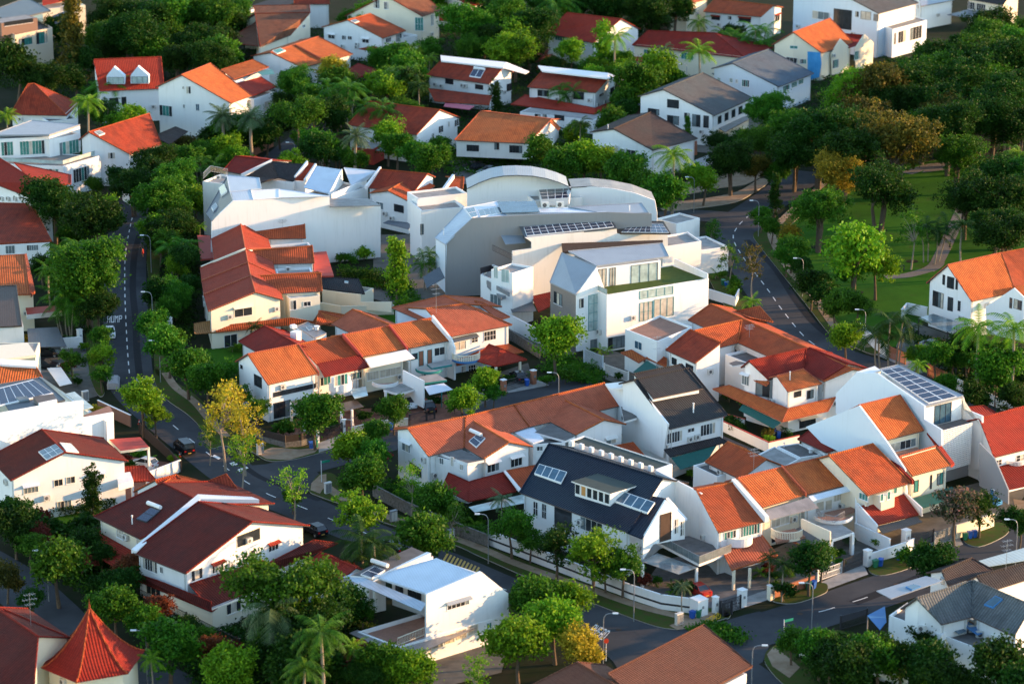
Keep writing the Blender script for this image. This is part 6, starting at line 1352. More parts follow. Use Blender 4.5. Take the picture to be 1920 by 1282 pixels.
def e9(h):
    for x, y in ((214,123),(259,122)):
        h.slab([(x-18,y+21,9.3),(x,y,10.4),(x+4,y+2,10.4),(x-12,y+24,9.2)],'terracotta',.15,name='dormer_roof'); h.slab([(x,y,10.4),(x+23,y+19,9.2),(x+12,y+22,9.2),(x+3,y-3,10.4)],'orange',.15,name='dormer_roof')
        h.vwall((x-14,y+32,8.4),(x+20,y+32,8.4),[(x-14,y+20),(x,y+3),(x+20,y+20),(x+20,y+35),(x-14,y+35)],t=1.5,name='dormer',zb=7.8,mat='bluewhite'); h.win(x-12,y+22,x+18,y+34,'paleglass','frame_dark',nx=3)
    h.flat((190,178),(285,172),7,5.,par=.3); h.wins([(228,182,237,200),(205,184,222,196)],frame='frame_dark')
bh('vivid red tiled roof with twin pointed dormers over a white bay-fronted house', 'red roof with twin dormers', 'red', (187,171),(308,166),(176,112),(302,107), ze=7., back=.4, extra=e9)
bh('white house with rust brown roof, dark right corner patch and barred side window', 'rust-roofed white house', 'rust', (245,290),(303,271),(166,248),(280,213), wins=[(202,286,216,298,{'nx':3}),(251,287,263,298,G),(206,321,221,334,D),(270,280,279,285)], ze=6.2, back=.4,
   extra=lambda h: (h.slab([(287,256,7.2),(329,238,7.6),(352,247,6.6),(318,271,6.)],'darkbrown',name='roof'), h.panel([(177,247),(187,244),(197,250),(186,254)],nx=1,name='skylight',glass='greyglass'), h.flat((282,304),(325,290),4,4.5,par=.5)))
def m11(h): pass
h = House('modern_house', 'white modern house with wide flat grey roofs, tall green glass doors and pale deck', 'modern white house with green glass', wall='white')
h.flat((-20,262),(92,256),(150,237),10.,top='seamgrey',par=.02,zb=6.); h.slab([(-20,254,10.6),(60,226,10.6),(150,234,10.6),(92,253,10.6)],'seamgrey',.25,name='roof'); h.flat((92,262),(150,250),5,9.6,zb=6.,top='concrete'); h.flat((-20,306),(118,312),(188,292),6.2,top='tilefloor',par=.1); h.rail([(-20,302),(118,309),(187,288)],6.2,.8,'metalgrey',glass='paleglass',gap=1.5)
h.wins([(37,264,84,290,{'nx':8}),(111,264,148,290,{'nx':6}),(2,266,25,292,{'nx':4}),(137,314,168,340,{'nx':6}),(60,316,110,322,{'nx':8})],glass='teal',sill=False); h.done()
h = House('house', 'brown-tiled pyramid hip roof beside a white flat block at the left', 'brown pyramid roof', roof='oldbrown', wall='white')
h.gable((19,215),(125,217),(52,158),(64,157), ze=6., zr=11.2, back=1., hip=(1,1), roof='rust'); h.flat((90,228),(145,222),4,5.4,top='darkconc'); h.done()
h = House('modern_building', 'dark modern building with beige stone walls and dark glazed terrace at the top left corner', 'dark modern corner building', cat='building', wall='beige')
h.flat((-20,62),(28,66),(45,36),8.,wall='brownwall',top='darkconc'); h.flat((28,66),(98,52),(60,30),8.5,wall='beige',top='darkconc'); h.slab([(-20,22,11.5),(50,-4,11.5),(95,20,11.),(15,40,11.)],'seamdark',.3,name='roof'); h.slab([(98,30,9.),(125,20,9.),(138,30,9.),(104,44,9.)],'darkconc',.3,name='flat_roof'); h.win(68,60,88,82,'teal','frame_dark',nx=4); h.win(36,72,60,85,'teal','frame_dark',nx=5); h.rail([(-20,48),(28,52),(95,40)],8.3,1.,'frame_dark'); h.flat((2,44),(70,34),5,11.2,zb=8.2,wall='brownwall',par=0); h.win(8,38,62,46,'dark','frame_dark',nx=6); h.done()
h = House('house', 'pale beige house with red roof edge glimpsed behind the tall conifer at the top', 'pale house behind the conifer', wall='cream', roof='red'); h.flat((80,18),(160,10),8,7.5,wall='cream',top='concrete'); h.slab([(80,10,8.),(140,-2,8.4),(140,-12,9.),(80,-6,9.)],'red',name='roof'); h.win(114,12,124,22,'greyglass',nx=3); h.win(178,8,188,20,'greyglass',nx=3); h.done()
bh('cream-walled house with big faded brown roof and air conditioners at its eave', 'faded brown-roofed house', 'oldbrown', (488,88),(545,66),(478,26),(582,24), wall='cream', wins=[(567,47,572,52),(587,47,593,60,D)], ze=5.2, back=.6, pitch=30, extra=lambda h: (h.slab([(475,11,8.3),(580,9,8.3),(582,24,7.6),(479,26,7.6)],'oldbrown',name='roof'), h.slab([(433,72,5.),(485,38,7.),(489,88,4.8),(440,82,4.6)],'oldbrown',name='roof'), h.ac(525,70)))
bh('plain red roofed house half hidden by a palm at the top', 'plain red roof at the top', 'red', (1023,62),(1113,81),(1063,24),(1165,36), wins=[(1041,65,1059,77,TL),(1078,74,1097,90,TL)], back=.8)
bh('dark maroon hipped roof house with teal windows behind coconut palms', 'maroon hipped house', 'maroon', (1185,85),(1400,110),(1215,58),(1340,62), wall='cream', hip=(1,1), wins=[(1207,94,1232,107,TL),(1253,98,1265,108,TL),(1277,99,1300,112,TL),(1352,92,1370,100,TL)], back=1., pitch=22,
   extra=lambda h: (h.slab([(1168,110,3.),(1205,103,3.6),(1225,108,3.6),(1208,117,3.)],'red',name='roof'), h.post(1171,113,3.,mat='cream')))
bh('white house with rust orange roof and small red window hoods at the top', 'rust-orange house at the top', 'terracotta', (1319,22),(1427,32),(1340,-2),(1450,11), wins=[(1334,30,1350,38,{'hood':'red','frame':'frame_dark'}),(1385,33,1408,42,{'hood':'red','frame':'frame_dark'}),(1365,31,1371,37,D),(1453,27,1462,40,{'hood':'red'})], back=.9)
def e18(h):
    h.slab([(1360,247,3.2),(1420,215,3.2),(1422,211,3.2),(1340,235,3.2)],'concrete',.2,name='deck'); h.wins([(1345+i*13, 217-i*6, 1353+i*13, 233-i*6, {'nx':1}) for i in range(5)],frame='frame_white',sill=False)
    h.slab([(1196,196,5.),(1243,176,6.4),(1248,180,6.4),(1203,200,5.)],'greyroof',name='roof')
bh('white house with large dark grey gable roof, slanted black windows and long side veranda', 'grey-gabled house with veranda', 'greyroof', (1339,217),(1411,184),(1243,168),(1318,137), wins=[(1251,187,1273,203,{'nx':1,'frame':'frame_dark'}),(1251,217,1273,234,D),(1215,204,1236,216,{'nx':4,'frame':'frame_dark'}),(1283,212,1293,222,D),(1298,215,1313,238,D),(1319,217,1329,240,D)], ze=6.6, back=.5, extra=e18)
bh('white house with dark chocolate gable roof, brown timber end wall and rooftop vents', 'dark chocolate-roofed house', 'darkbrown', (1224,282),(1308,260),(1150,242),(1220,211), wins=[(1174,281,1192,295,{'glass':'greyglass'})], ze=6., back=.55,
   extra=lambda h: (h.vwall((1232,285,5.),(1306,265,5.),[(1240,283),(1307,264),(1307,290),(1272,300),(1240,310)],mat='brick',t=.06,name='timber_wall'), h.slab([(1290,305,2.9),(1330,290,2.9),(1342,302,2.8),(1300,320,2.8)],'concrete',.25,name='carport_roof'), [h.ac(1135 + i * 9, 277, 'wall', 1.3) for i in range(3)], h.vent(1140,243,.9), h.vent(1118,252,.9)))
bh('white house with smooth blue-grey gable roof and small green shuttered windows', 'blue-grey roofed house', 'bluegrey', (1460,163),(1526,138),(1373,119),(1441,93), wall='bluewhite', wins=[(1345,146,1351,153,TL),(1368,147,1374,155,TL),(1379,149,1384,156,TL),(1391,150,1405,163,TL),(1468,160,1480,170,TL),(1484,154,1494,164,TL),(1497,149,1506,158,TL)], back=.45,
   extra=lambda h: h.slab([(1335,138,4.6),(1398,144,4.6),(1412,150,4.2),(1345,143,4.2)],'bluegrey',name='roof'))
def e21(h):
    for x, y in ((1576,75),(1621,66)): h.slab([(x-40,y-3,7.4),(x-2,y,7.4),(x+14,y+12,6.2),(x-30,y+24,6.)],'maroon',name='roof'); h.vwall((x-17,y+30,5.),(x+17,y+22,5.),[(x-18,y+26),(x,y-2),(x+17,y+14),(x+15,y+60),(x-16,y+66)],t=.2)
    h.vwall((1514,110,5.),(1538,117,5.),[(1514,97),(1538,99),(1540,120),(1536,145),(1514,160)],mat='bluetarp',t=.05,name='blue_sheeting'); h.win(1481,86,1496,92,'teal'); h.wins([(1561,112,1572,128,TL),(1602,96,1612,112,TL),(1474,108,1495,118,G),(1500,111,1512,120,TL)])
bh('cream house with orange main roof, twin white gablets and blue scaffold sheeting', 'house with blue sheeting', 'orange', (1541,100),(1600,80),(1487,61),(1557,35), wall='cream', ze=6.4, back=.8, extra=e21)
bh('tall grey and white modern house with grey roof, big dark glazing and planted balcony', 'tall grey modern house', 'greyroof', (1648,26),(1722,6),(1545,-28),(1620,-50), wall='bluewhite', wins=[(1523,22,1555,37,{'nx':3,'glass':'greyglass'}),(1563,18,1597,55,{'nx':2,'frame':'frame_dark'}),(1604,22,1610,32,D),(1614,22,1633,37,D),(1638,27,1647,40,D)], ze=10.5, back=.6,
   extra=lambda h: (h.flat((1674,55),(1738,38),(1705,28),6.8,par=.1,top='tilefloor'), h.wins([(1676,62,1680,84),(1684,58,1698,80,{'nx':3}),(1706,50,1728,74,{'nx':4})],frame='frame_white',glass='dark',sill=False)))
bh('white house with dark roof and navy awning in the top right corner', 'house with navy awning', 'blackbrown', (1812,-2),(1880,10),(1830,-25),(1900,-15), wall='cream', wins=[(1815,6,1848,20,{'nx':8})], ze=6.2, back=.8, extra=lambda h: h.slab([(1776,28,3.6),(1815,18,4.2),(1862,24,4.2),(1860,40,3.4)],'seamdark',.1,name='awning'))
bh('white cubic house top glimpsed at the upper edge right of the grey modern house', 'white cube at the upper edge', 'seamgrey', (1727,12),(1790,0),(1720,-10),(1780,-20), ze=6.,pitch=14)
bh('white house with red roof behind trees at the top centre', 'red-roofed house behind trees', 'red', (883,13),(930,3),(840,-12),(890,-22), wins=[(849,13,862,22,TL),(875,16,884,24,TL),(890,13,900,22,TL)], back=.8, extra=lambda h: h.slab([(812,27,3.8),(862,27,3.8),(860,42,3.),(815,38,3.)],'red',name='roof'))
bh('beige house with salmon window awnings lit by the sun at the top right', 'sunlit beige house', 'salmon', (1290,8),(1330,-2),(1262,-14),(1300,-24), wall='cream', wins=[(1289,6,1299,26,{'glass':'litroom','hood':'orange'}),(1270,5,1277,14)], ze=8., back=.5)
bh('small white building at the top edge left of the cream house', 'small white building at the top', 'rust', (551,8),(618,8),(552,-12),(616,-14), wins=[(598,0,610,7,G)], ze=6.)
# ================================================================ ground, roads, verges
m = MB(); m.poly([V((-1500, -100, -.03)), V((1500, -100, -.03)), V((1500, 3000, -.03)), V((-1500, 3000, -.03))], 'soil'); o = m.build('ground'); tagit(o, None, None, kind='structure')
R1 = [(262,372),(250,398),(236,470),(234,540),(238,640),(243,705),(262,740),(296,773),(340,810),(385,846),(440,889),(498,924),(560,948),(615,971),(730,1017),(850,1065),(964,1112),(1107,1151),(1230,1190),(1320,1225),(1400,1275),(1450,1330)]
R2 = [(455,900),(560,874),(650,850),(760,818),(860,785),(960,755),(1040,730),(1090,714)]
R3 = [(1290,1212),(1400,1188),(1470,1167),(1560,1139),(1630,1115),(1738,1077),(1835,1035),(1925,1010),(1990,990)]
R4 = [(1520,322),(1480,350),(1432,384),(1400,405),(1385,425),(1384,445),(1400,480),(1435,537),(1468,583),(1510,633),(1560,664),(1620,684),(1690,702),(1800,745),(1940,810)]
line('main_road', R1, 7.4, 'asphalt', .010, k=8); line('side_road', R2, 7.2, 'asphalt', .014, k=8); line('right_road', R3, 8.4, 'asphalt', .018, k=8); line('park_road', R4, 8.2, 'asphalt', .012, k=8)
line('branch_road', [(1240,408),(1300,404),(1360,408),(1400,410)], 8., 'asphalt', .016); line('back_road', [(480,335),(512,308),(545,280),(590,248),(640,215)], 7., 'asphalt', .012); line('top_road', [(360,75),(400,52),(450,30),(530,2),(600,-20)], 8., 'asphalt', .012)
line('corner_road', [(-60,1040),(20,1088),(80,1140),(140,1195),(240,1250),(340,1300)], 8, 'asphalt', .012); ground('culdesac', [(1060,700),(1120,705),(1130,725),(1085,740),(1040,745),(1030,722)], 'asphalt', .019, smooth=4)
ground('junction_paving', [(440,880),(520,868),(545,862),(600,890),(560,930),(480,930)], 'asphalt', .022, smooth=3); ground('junction_paving', [(1180,1165),(1290,1188),(1370,1160),(1440,1150),(1430,1240),(1340,1260),(1230,1215)], 'asphalt', .0235, smooth=3)
ground('lower_road', [(1080,1172),(1104,1148),(1240,1212),(1330,1262),(1200,1320),(1150,1240),(1120,1212)], 'asphalt', .0205); ground('verge', [(1136,1212),(1166,1228),(1172,1256),(1150,1262),(1120,1240)], 'verge', K, .14, 'kerb', smooth=3) if False else None
line('road_patch', [(262,440),(252,480),(249,540),(254,600),(257,660),(262,708)], 1.1, 'roadpatch', .027); line('road_patch', [(425,845),(480,890),(540,915),(600,938)], 1.0, 'roadpatch', .027); line('road_patch', [(1400,450),(1450,500),(1490,560),(1530,610),(1570,640)], 1.2, 'roadpatch', .027); line('road_patch', [(1600,1130),(1700,1092),(1780,1058)], 1.6, 'roadpatch', .026)
dashes('centre_line', R1[1:6], .16, 2., 2.2, .032); dashes('centre_line', R1[7:-5], .16, 2.2, 4.4, .032); dashes('centre_line', [(1406,403),(1384,424),(1375,448),(1395,485),(1435,537),(1468,583),(1510,633),(1550,660)], .16, 2.4, 2.6, .032); dashes('centre_line', [(1535,1147),(1560,1140),(1630,1118),(1700,1092)], .16, 2.6, 3., .034)
dashes('give_way_line', [(1400,1192),(1529,1150)], .16, 30, 1, .036); dashes('give_way_line', [(1150,1165),(1232,1203),(1262,1218)], .14, 30, 1, .036); dashes('give_way_line', [(1400,1220),(1432,1233)], .2, 30, 1, .036); dashes('give_way_line', [(1480,1186),(1545,1163)], .2, 30, 1, .036); dashes('side_line', [(535,888),(562,876),(617,864)], .14, 30, 1, .036)
YL = [(576,927),(636,950),(720,985),(849,1029),(900,1055),(994,1094),(1050,1115)]
dashes('yellow_line', YL, .12, 300, 1, .034, 'yellowpaint'); dashes('yellow_line', [(277,672),(282,705),(300,738),(345,770),(382,800)], .12, 300, 1, .034, 'yellowpaint'); dashes('yellow_line', [(1500,388),(1462,412),(1425,424),(1406,438),(1420,462),(1460,512),(1503,567),(1554,632),(1600,655),(1620,664)], .13, 300, 1, .034, 'yellowpaint')
road_text('hump_lettering', 'HUMP', (200,605), (229,604), (201,592)); road_text('hump_lettering', 'HUMP', (282,709), (250,710), (283,721)); road_text('ahead_lettering', 'AHEAD', (1100,1186), (1130,1200), (1116,1169))
marks('hump_stripes', [[(838 + 6.5 * i, 1036 + 2.9 * i), (841.5 + 6.5 * i, 1037.5 + 2.9 * i), (829.5 + 6.5 * i, 1058 + 2.9 * i), (826 + 6.5 * i, 1056.5 + 2.9 * i)] for i in range(10)], 'yellowpaint')
marks('arrow_marks', [[(430,868),(440,865),(446,870),(436,873)],[(445,880),(462,874),(466,877),(449,884)],[(402,852),(414,858),(410,861),(398,855)]])
# kerbed verges and footpaths (raised 12 cm)
K = .12
def verge(nm, pts, key='verge', z=K, sm=4): return ground(nm, pts, key, z, z + .02, 'kerb', smooth=sm)
verge('verge', [(580,918),(600,930),(650,948),(720,978),(846,1018),(900,1042),(1000,1086),(1100,1125),(1214,1168),(1262,1178),(1290,1176),(1360,1158),(1366,1148),(1340,1140),(1200,1125),(1100,1092),(1000,1056),(914,1024),(840,1000),(760,968),(700,945),(660,925),(640,900),(620,886),(596,890)])
verge('verge', [(395,838),(420,835),(470,845),(500,862),(541,862),(598,849),(660,832),(655,820),(600,826),(560,838),(500,828),(460,810),(420,780),(390,760),(360,735),(320,710),(290,690),(292,720),(312,748),(350,775),(375,800)])
verge('verge', [(283,440),(275,480),(278,520),(284,600),(288,660),(292,700),(310,700),(306,640),(300,560),(300,500),(310,440)])
verge('verge', [(200,440),(196,500),(190,560),(186,640),(188,700),(196,735),(184,740),(168,700),(160,620),(166,540),(180,460)])
verge('verge', [(1500,392),(1466,415),(1432,428),(1412,440),(1430,468),(1470,518),(1510,568),(1562,632),(1606,652),(1640,664),(1650,650),(1600,630),(1560,590),(1520,540),(1480,480),(1460,440),(1490,415),(1530,372)])
verge('verge', [(1345,452),(1352,500),(1385,545),(1400,562),(1420,600),(1445,625),(1430,640),(1385,600),(1350,560),(1320,500),(1310,455)])
verge('verge', [(1275,365),(1350,352),(1400,345),(1440,318),(1430,300),(1330,330),(1260,350)], 'walk'); verge('verge', [(1250,395),(1320,388),(1380,378),(1415,360),(1440,342),(1425,335),(1380,360),(1300,375),(1240,380)], 'walk')
verge('verge', [(1448,1212),(1434,1228),(1440,1250),(1480,1290),(1560,1330),(1700,1330),(1720,1250),(1600,1190),(1560,1180),(1500,1190)], 'verge'); 
for pts in ([(1450,1126),(1490,1130),(1540,1114),(1552,1104),(1545,1092),(1500,1098),(1455,1112)], [(1628,1066),(1650,1078),(1700,1066),(1722,1050),(1700,1040),(1650,1052)], [(1806,1012),(1835,1024),(1880,1006),(1892,990),(1870,978),(1820,995)], [(1345,1142),(1362,1158),(1370,1152),(1366,1140)]): verge('verge', pts)
ground('driveway', [(1366,1148),(1452,1120),(1440,1104),(1352,1136)], 'concrete', .06); ground('driveway', [(1552,1104),(1628,1076),(1618,1056),(1536,1092)], 'concrete', .06); ground('driveway', [(1722,1050),(1806,1020),(1795,1000),(1705,1030)], 'concrete', .06); ground('driveway', [(598,848),(650,832),(640,815),(596,830)], 'concrete', .14); ground('driveway', [(945,738),(1030,722),(1010,712),(935,722)], 'concrete', .06)
ground('driveway', [(1640,664),(1700,690),(1730,700),(1720,680),(1680,662)], 'concrete', .06); ground('driveway', [(1905,965),(1930,980),(1935,940),(1900,935)], 'walk', .06)
line('footpath', [(604,908),(660,945),(720,968),(846,1008),(914,1034),(974,1060),(1100,1103),(1200,1138),(1290,1160)], 1.5, 'walk', .15, k=6); line('footpath', [(310,700),(330,728),(365,755),(395,790),(425,820)], 1.3, 'walk', .15); line('footpath', [(1545,345),(1495,388),(1462,418),(1446,440),(1473,496),(1505,535),(1530,562),(1552,595),(1580,628),(1630,652)], 1.5, 'walk', .15)
ground('paved_corner', [(482,850),(500,860),(541,862),(590,848),(600,838),(560,842),(510,838)], 'walk', .155); ground('paved_corner', [(584,905),(600,890),(612,888),(612,905),(600,925),(582,918)], 'walk', .155); ground('paved_corner', [(1255,1172),(1270,1180),(1310,1172),(1345,1158),(1335,1146),(1290,1156)], 'walk', .155); ground('paved_corner', [(1450,1212),(1438,1226),(1448,1248),(1480,1270),(1500,1250),(1470,1225)], 'walk', .155)
ground('park_lawn', [(1455,440),(1490,410),(1540,350),(1640,315),(1760,300),(1940,300),(1960,420),(1960,540),(1760,580),(1720,610),(1690,650),(1620,650),(1560,600),(1510,530)], 'grass', .05)
line('park_path', [(1660,520),(1700,517),(1745,505)], 2.4, 'parkpath', .07); line('park_path', [(1738,508),(1752,500),(1758,492)], 2.6, 'parkpath', .074); line('park_path', [(1755,497),(1782,442),(1808,384)], 2.4, 'parkpath', .078); line('park_path', [(1700,326),(1752,310),(1806,314),(1870,318),(1940,322)], 2.6, 'parkpath', .07); ground('park_path', [(1728,324),(1746,308),(1780,300),(1800,300),(1775,318)], 'parkpath', .085)
for x, y in ((1527,463),(1710,490),(1652,432),(1608,548),(1540,455)): ground('mulch_ring', [(x - 12, y), (x - 6, y - 3), (x + 6, y - 3), (x + 12, y), (x + 6, y + 3), (x - 6, y + 3)], 'soil', .062, smooth=3)
# yards
YI = 0
for nm, pts, key in (('front_yard', [(512,802),(545,835),(640,818),(720,812),(800,800),(870,775),(860,735),(700,765),(600,770)], 'pinkyard'), ('front_yard', [(860,735),(870,775),(940,738),(1000,715),(990,680),(930,700)], 'yard'),
    ('front_yard', [(1205,1100),(1290,1150),(1385,1140),(1440,1100),(1380,1020),(1240,1050)], 'darkconc'), ('front_yard', [(1380,1060),(1440,1108),(1540,1088),(1640,1052),(1760,1010),(1700,940),(1560,980)], 'yard'), ('front_yard', [(1700,940),(1760,1010),(1900,960),(1940,900),(1850,900)], 'yard'),
    ('back_yard', [(1320,800),(1440,850),(1560,800),(1500,770),(1380,750)], 'soil'), ('alley', [(1345,812),(1424,846),(1500,868),(1480,880),(1400,866),(1330,830)], 'gravel'), ('yard', [(1130,650),(1240,690),(1320,640),(1400,700),(1330,760),(1190,735),(1090,690)], 'yard'),
    ('yard', [(700,440),(800,440),(840,560),(900,570),(960,600),(1100,640),(1060,680),(960,640),(700,560)], 'yard'), ('garden_lawn', [(365,655),(470,650),(470,690),(380,700)], 'grass'), ('garden_lawn', [(600,560),(740,590),(760,600),(700,620)], 'grass'), ('yard', [(70,640),(170,650),(190,740),(120,760),(60,720)], 'yard'), ('yard', [(200,850),(340,870),(320,910),(240,960)], 'pinkyard'), ('yard', [(640,600),(640,640),(700,650)], 'yard'),
    ('yard', [(1700,600),(1820,640),(1880,640),(1920,720),(1760,700),(1680,650)], 'yard'), ('yard', [(840,300),(1050,310),(1050,350),(860,345)], 'darkconc'), ('yard', [(230,960),(20,1010),(-10,980),(210,940)], 'grass'), ('yard', [(1240,240),(1440,220),(1360,290),(1250,280)], 'yard'), ('yard', [(745,1215),(960,1190),(940,1260),(820,1290)], 'yard')):
    ground(nm, pts, key, .03 + .003 * YI); YI += 1
# under-storey planting that nobody could count
def thicket(label, poly, n, hmax, key, seed, leaf=.42):
    rnd = random.Random(seed); m = MB(); xs = [p[0] for p in poly]; ys = [p[1] for p in poly]; w = [at(x, y, 0) for x, y in poly]; cnt = 0
    X0, X1, Y0, Y1 = min(p.x for p in w), max(p.x for p in w), min(p.y for p in w), max(p.y for p in w); nn = V((0, 0, 1))
    while cnt < n:
        p = V((rnd.uniform(X0, X1), rnd.uniform(Y0, Y1), 0))
        if not inpoly(p, w, nn): n -= .35; continue
        hh = hmax * (.35 + .65 * abs(sin(p.x * .45 + seed) * cos(p.y * .31 + seed * 2))) * rnd.uniform(.5, 1)
        for j in range(9): leafquad(m, p + V((rnd.gauss(0, .5), rnd.gauss(0, .5), hh * rnd.random() ** .5)), leaf, rnd, key)
        cnt += 1
    o = m.build('undergrowth'); tagit(o, label, 'undergrowth', kind='stuff')
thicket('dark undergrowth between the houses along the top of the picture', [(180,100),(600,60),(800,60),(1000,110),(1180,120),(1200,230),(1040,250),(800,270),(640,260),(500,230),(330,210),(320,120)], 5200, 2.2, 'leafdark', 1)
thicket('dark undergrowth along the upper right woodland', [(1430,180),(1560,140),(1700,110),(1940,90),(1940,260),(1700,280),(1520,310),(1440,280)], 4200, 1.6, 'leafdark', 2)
thicket('green garden undergrowth behind the arched roof building', [(800,270),(1180,260),(1290,330),(1270,370),(1120,350),(840,330)], 2200, 2., 'leaf', 3)
thicket('dark garden undergrowth along the bottom left road', [(130,1030),(240,1090),(400,1170),(600,1240),(700,1290),(380,1290),(260,1180),(60,1040)], 3600, 1.3, 'leafdark', 4)
thicket('dark planting below the bottom centre trees', [(470,1080),(640,1110),(740,1230),(760,1300),(560,1310),(440,1190)], 2600, 1.4, 'leafdark', 5)
thicket('garden planting along the stone boundary wall', [(715,925),(760,950),(900,1005),(905,985),(830,940),(740,905)], 1000, 1.6, 'leaf', 6)
thicket('garden planting between the left road and the houses', [(300,420),(370,430),(370,560),(360,640),(330,640),(310,560)], 1500, 1.7, 'leafdark', 7)
thicket('dark planting left of the left road', [(60,400),(200,390),(180,560),(165,640),(110,600),(70,480)], 1900, 1.6, 'leafdark', 8)
thicket('planting beside the central lane', [(640,505),(760,520),(790,580),(760,590),(720,545),(640,535)], 800, 1.7, 'leaf', 9)
thicket('planting around the cul-de-sac end', [(1010,690),(1060,665),(1130,700),(1120,722),(1060,712)], 500, 1.2, 'leaf', 10)
thicket('dark planting beside the right edge road', [(1700,620),(1780,650),(1920,700),(1930,800),(1800,720),(1760,700)], 1700, 1.8, 'leafdark', 11)
thicket('dark planting at the bottom right corner', [(1480,1210),(1640,1190),(1930,1290),(1930,1330),(1560,1320)], 1700, 1.1, 'leafdark', 12)
thicket('dark vegetation in the top left corner', [(100,60),(340,60),(330,120),(180,110),(120,200),(-20,160),(-20,100)], 2200, 2.2, 'leafdark', 13)
thicket('garden growth between the left houses and the road', [(150,290),(420,240),(430,300),(330,340),(250,370),(200,350)], 1600, 2.0, 'leaf', 14)
thicket('hedge growth along the road in front of the chocolate roof', [(1290,1180),(1330,1168),(1400,1195),(1390,1210),(1330,1195)], 260, 1.3, 'leaf', 15)

ROADP = []
for rd in (R1, R2, R3, R4, [(1240,408),(1300,404),(1360,408),(1400,410)], [(480,335),(512,308),(545,280),(590,248)], [(360,75),(400,52),(450,30),(530,2)], [(-60,1040),(20,1088),(80,1140),(140,1195),(240,1250),(340,1300)]):
    Q = [at(x, y, 0) for x, y in rd]
    for a, b in zip(Q, Q[1:]):
        nn_ = max(1, int((b - a).length / 4)); ROADP += [a + (b - a) * (i / nn_) for i in range(nn_)]

for x, y in ((238,520),(262,640),(350,830),(520,935),(660,985),(800,1040),(1000,1120),(1160,1180),(1500,1150),(1680,1095),(1395,470),(1460,560),(1530,640),(700,832),(900,775)):
    c = at(x, y, .03); m = MB(); m.poly([c + V((.38 * cos(k * pi / 6), .38 * sin(k * pi / 6), .006)) for k in range(12)], 'brownstone'); o = m.build('manhole_cover'); tagit(o, None, None, kind='structure')
# ================================================================ trees
TT('big', 'leafdark', [(100,378,105),(178,402,115,'leafdark'),(168,505,140,'leaf'),(185,575,75),(250,340,80),(292,305,80),(330,335,85,'leaf'),(302,375,95,'leaf'),(325,420,85)])
TT('round', 'leaf', [(365,372,65,'leafbright'),(300,452,60,'leafdark'),(344,482,62,'leafdark'),(298,545,66,'leafdark'),(286,608,62),(311,637,70),(316,650,76),(352,684,84),(388,712,74),(30,122,95,'leafdark')])
TT('loose', 'leafbright', [(190,630,48,'leaf'),(190,668,56),(190,702,42,'leaf'),(135,676,46,'leaf'),(266,745,88),(292,778,50),(428,745,60,'leafgold')])
TT('thin', 'leafgold', [(420,772,92),(458,800,76),(452,850,58,'leafbright'),(392,822,42,'leaf'),(548,915,66,'leafbright'),(770,905,56,'leafbright'),(852,972,50,'leaf'),(893,1266,60,'leafbright'),(1368,485,44,'leaf'),(1411,492,56,'leafbrown'),(1711,432,60,'leaf')])
T('palm', 92, 505, 50, 'leaf'); T('tall', 173, 925, 42, 'leafdark')
TT('round', 'leafdark', [(28,988,78),(107,1054,110,'leaf'),(217,1133,92,'leaf'),(317,1200,112,'leaf'),(431,1257,98,'leafbright'),(245,1062,62,'leafred'),(293,1148,60,'leafred'),(397,1219,66,'leafred'),(12,1084,62,'leafbrown'),(75,1005,50,'leafred'),(190,1040,60),(60,1120,50)])
T('palm', 283, 1237, 50, 'leafbright'); T('flat', 538, 1100, 190, 'leaf'); T('flat', 580, 1165, 140, 'leafdark'); T('foxtail', 510, 1145, 105, 'leafblue'); T('round', 590, 1215, 115, 'leafdark'); T('round', 550, 1245, 120, 'leafdark'); T('palm', 661, 1215, 55, 'leafbright'); T('loose', 680, 1147, 52, 'leaf'); T('round', 690, 1258, 70, 'leafdark')
TT('round', 'leafbright', [(774,1252,92),(1000,1115,96,'leaf'),(1068,1122,86),(1041,1162,108),(972,1198,112),(1088,1214,84,'leafgold'),(735,1262,60,'leaf')])
TT('loose', 'leaf', [(960,985,76),(994,1010,56),(1044,1020,80,'leafdark'),(1112,1036,100,'leafbright'),(1168,1058,76),(1136,1062,60),(676,962,92,'leafbright'),(548,930,40)])
TT('round', 'leaf', [(682,892,86),(820,935,86),(792,1002,104),(738,771,56),(698,814,54),(868,748,62,'leafbright'),(657,838,78,'leafbright'),(692,858,70),(590,780,82)])
T('clumppalm', 680, 1003, 95, 'leafdark'); T('palm', 943, 935, 46, 'leafblue')
TT('loose', 'leaf', [(910,712,60,'leafbright'),(481,768,50),(450,745,50),(422,703,62),(925,735,40)])
T('tall', 745, 508, 56, 'leafbright'); T('clumppalm', 808, 475, 52, 'leaf'); T('bush', 530, 800, 40, 'leaf'); T('round', 1042, 638, 88, 'leafbright')
for x, y, w_, mt in ((575,351,34,'leafgold'),(680,375,34,'leafbright'),(637,381,26,'leaf'),(655,382,26,'leaf')): T('bush', x, y, w_, mt, where='on the roof terrace of the white blank wall building', zc=11.)
for x, y, mt in ((894,366,'leafred'),(878,372,'leaf'),(951,363,'leafgold'),(967,347,'leafgold'),(928,376,'leafbrown')): T('palm', x, y, 24, mt, where='on the roof terrace before the arched wall', zc=12.)
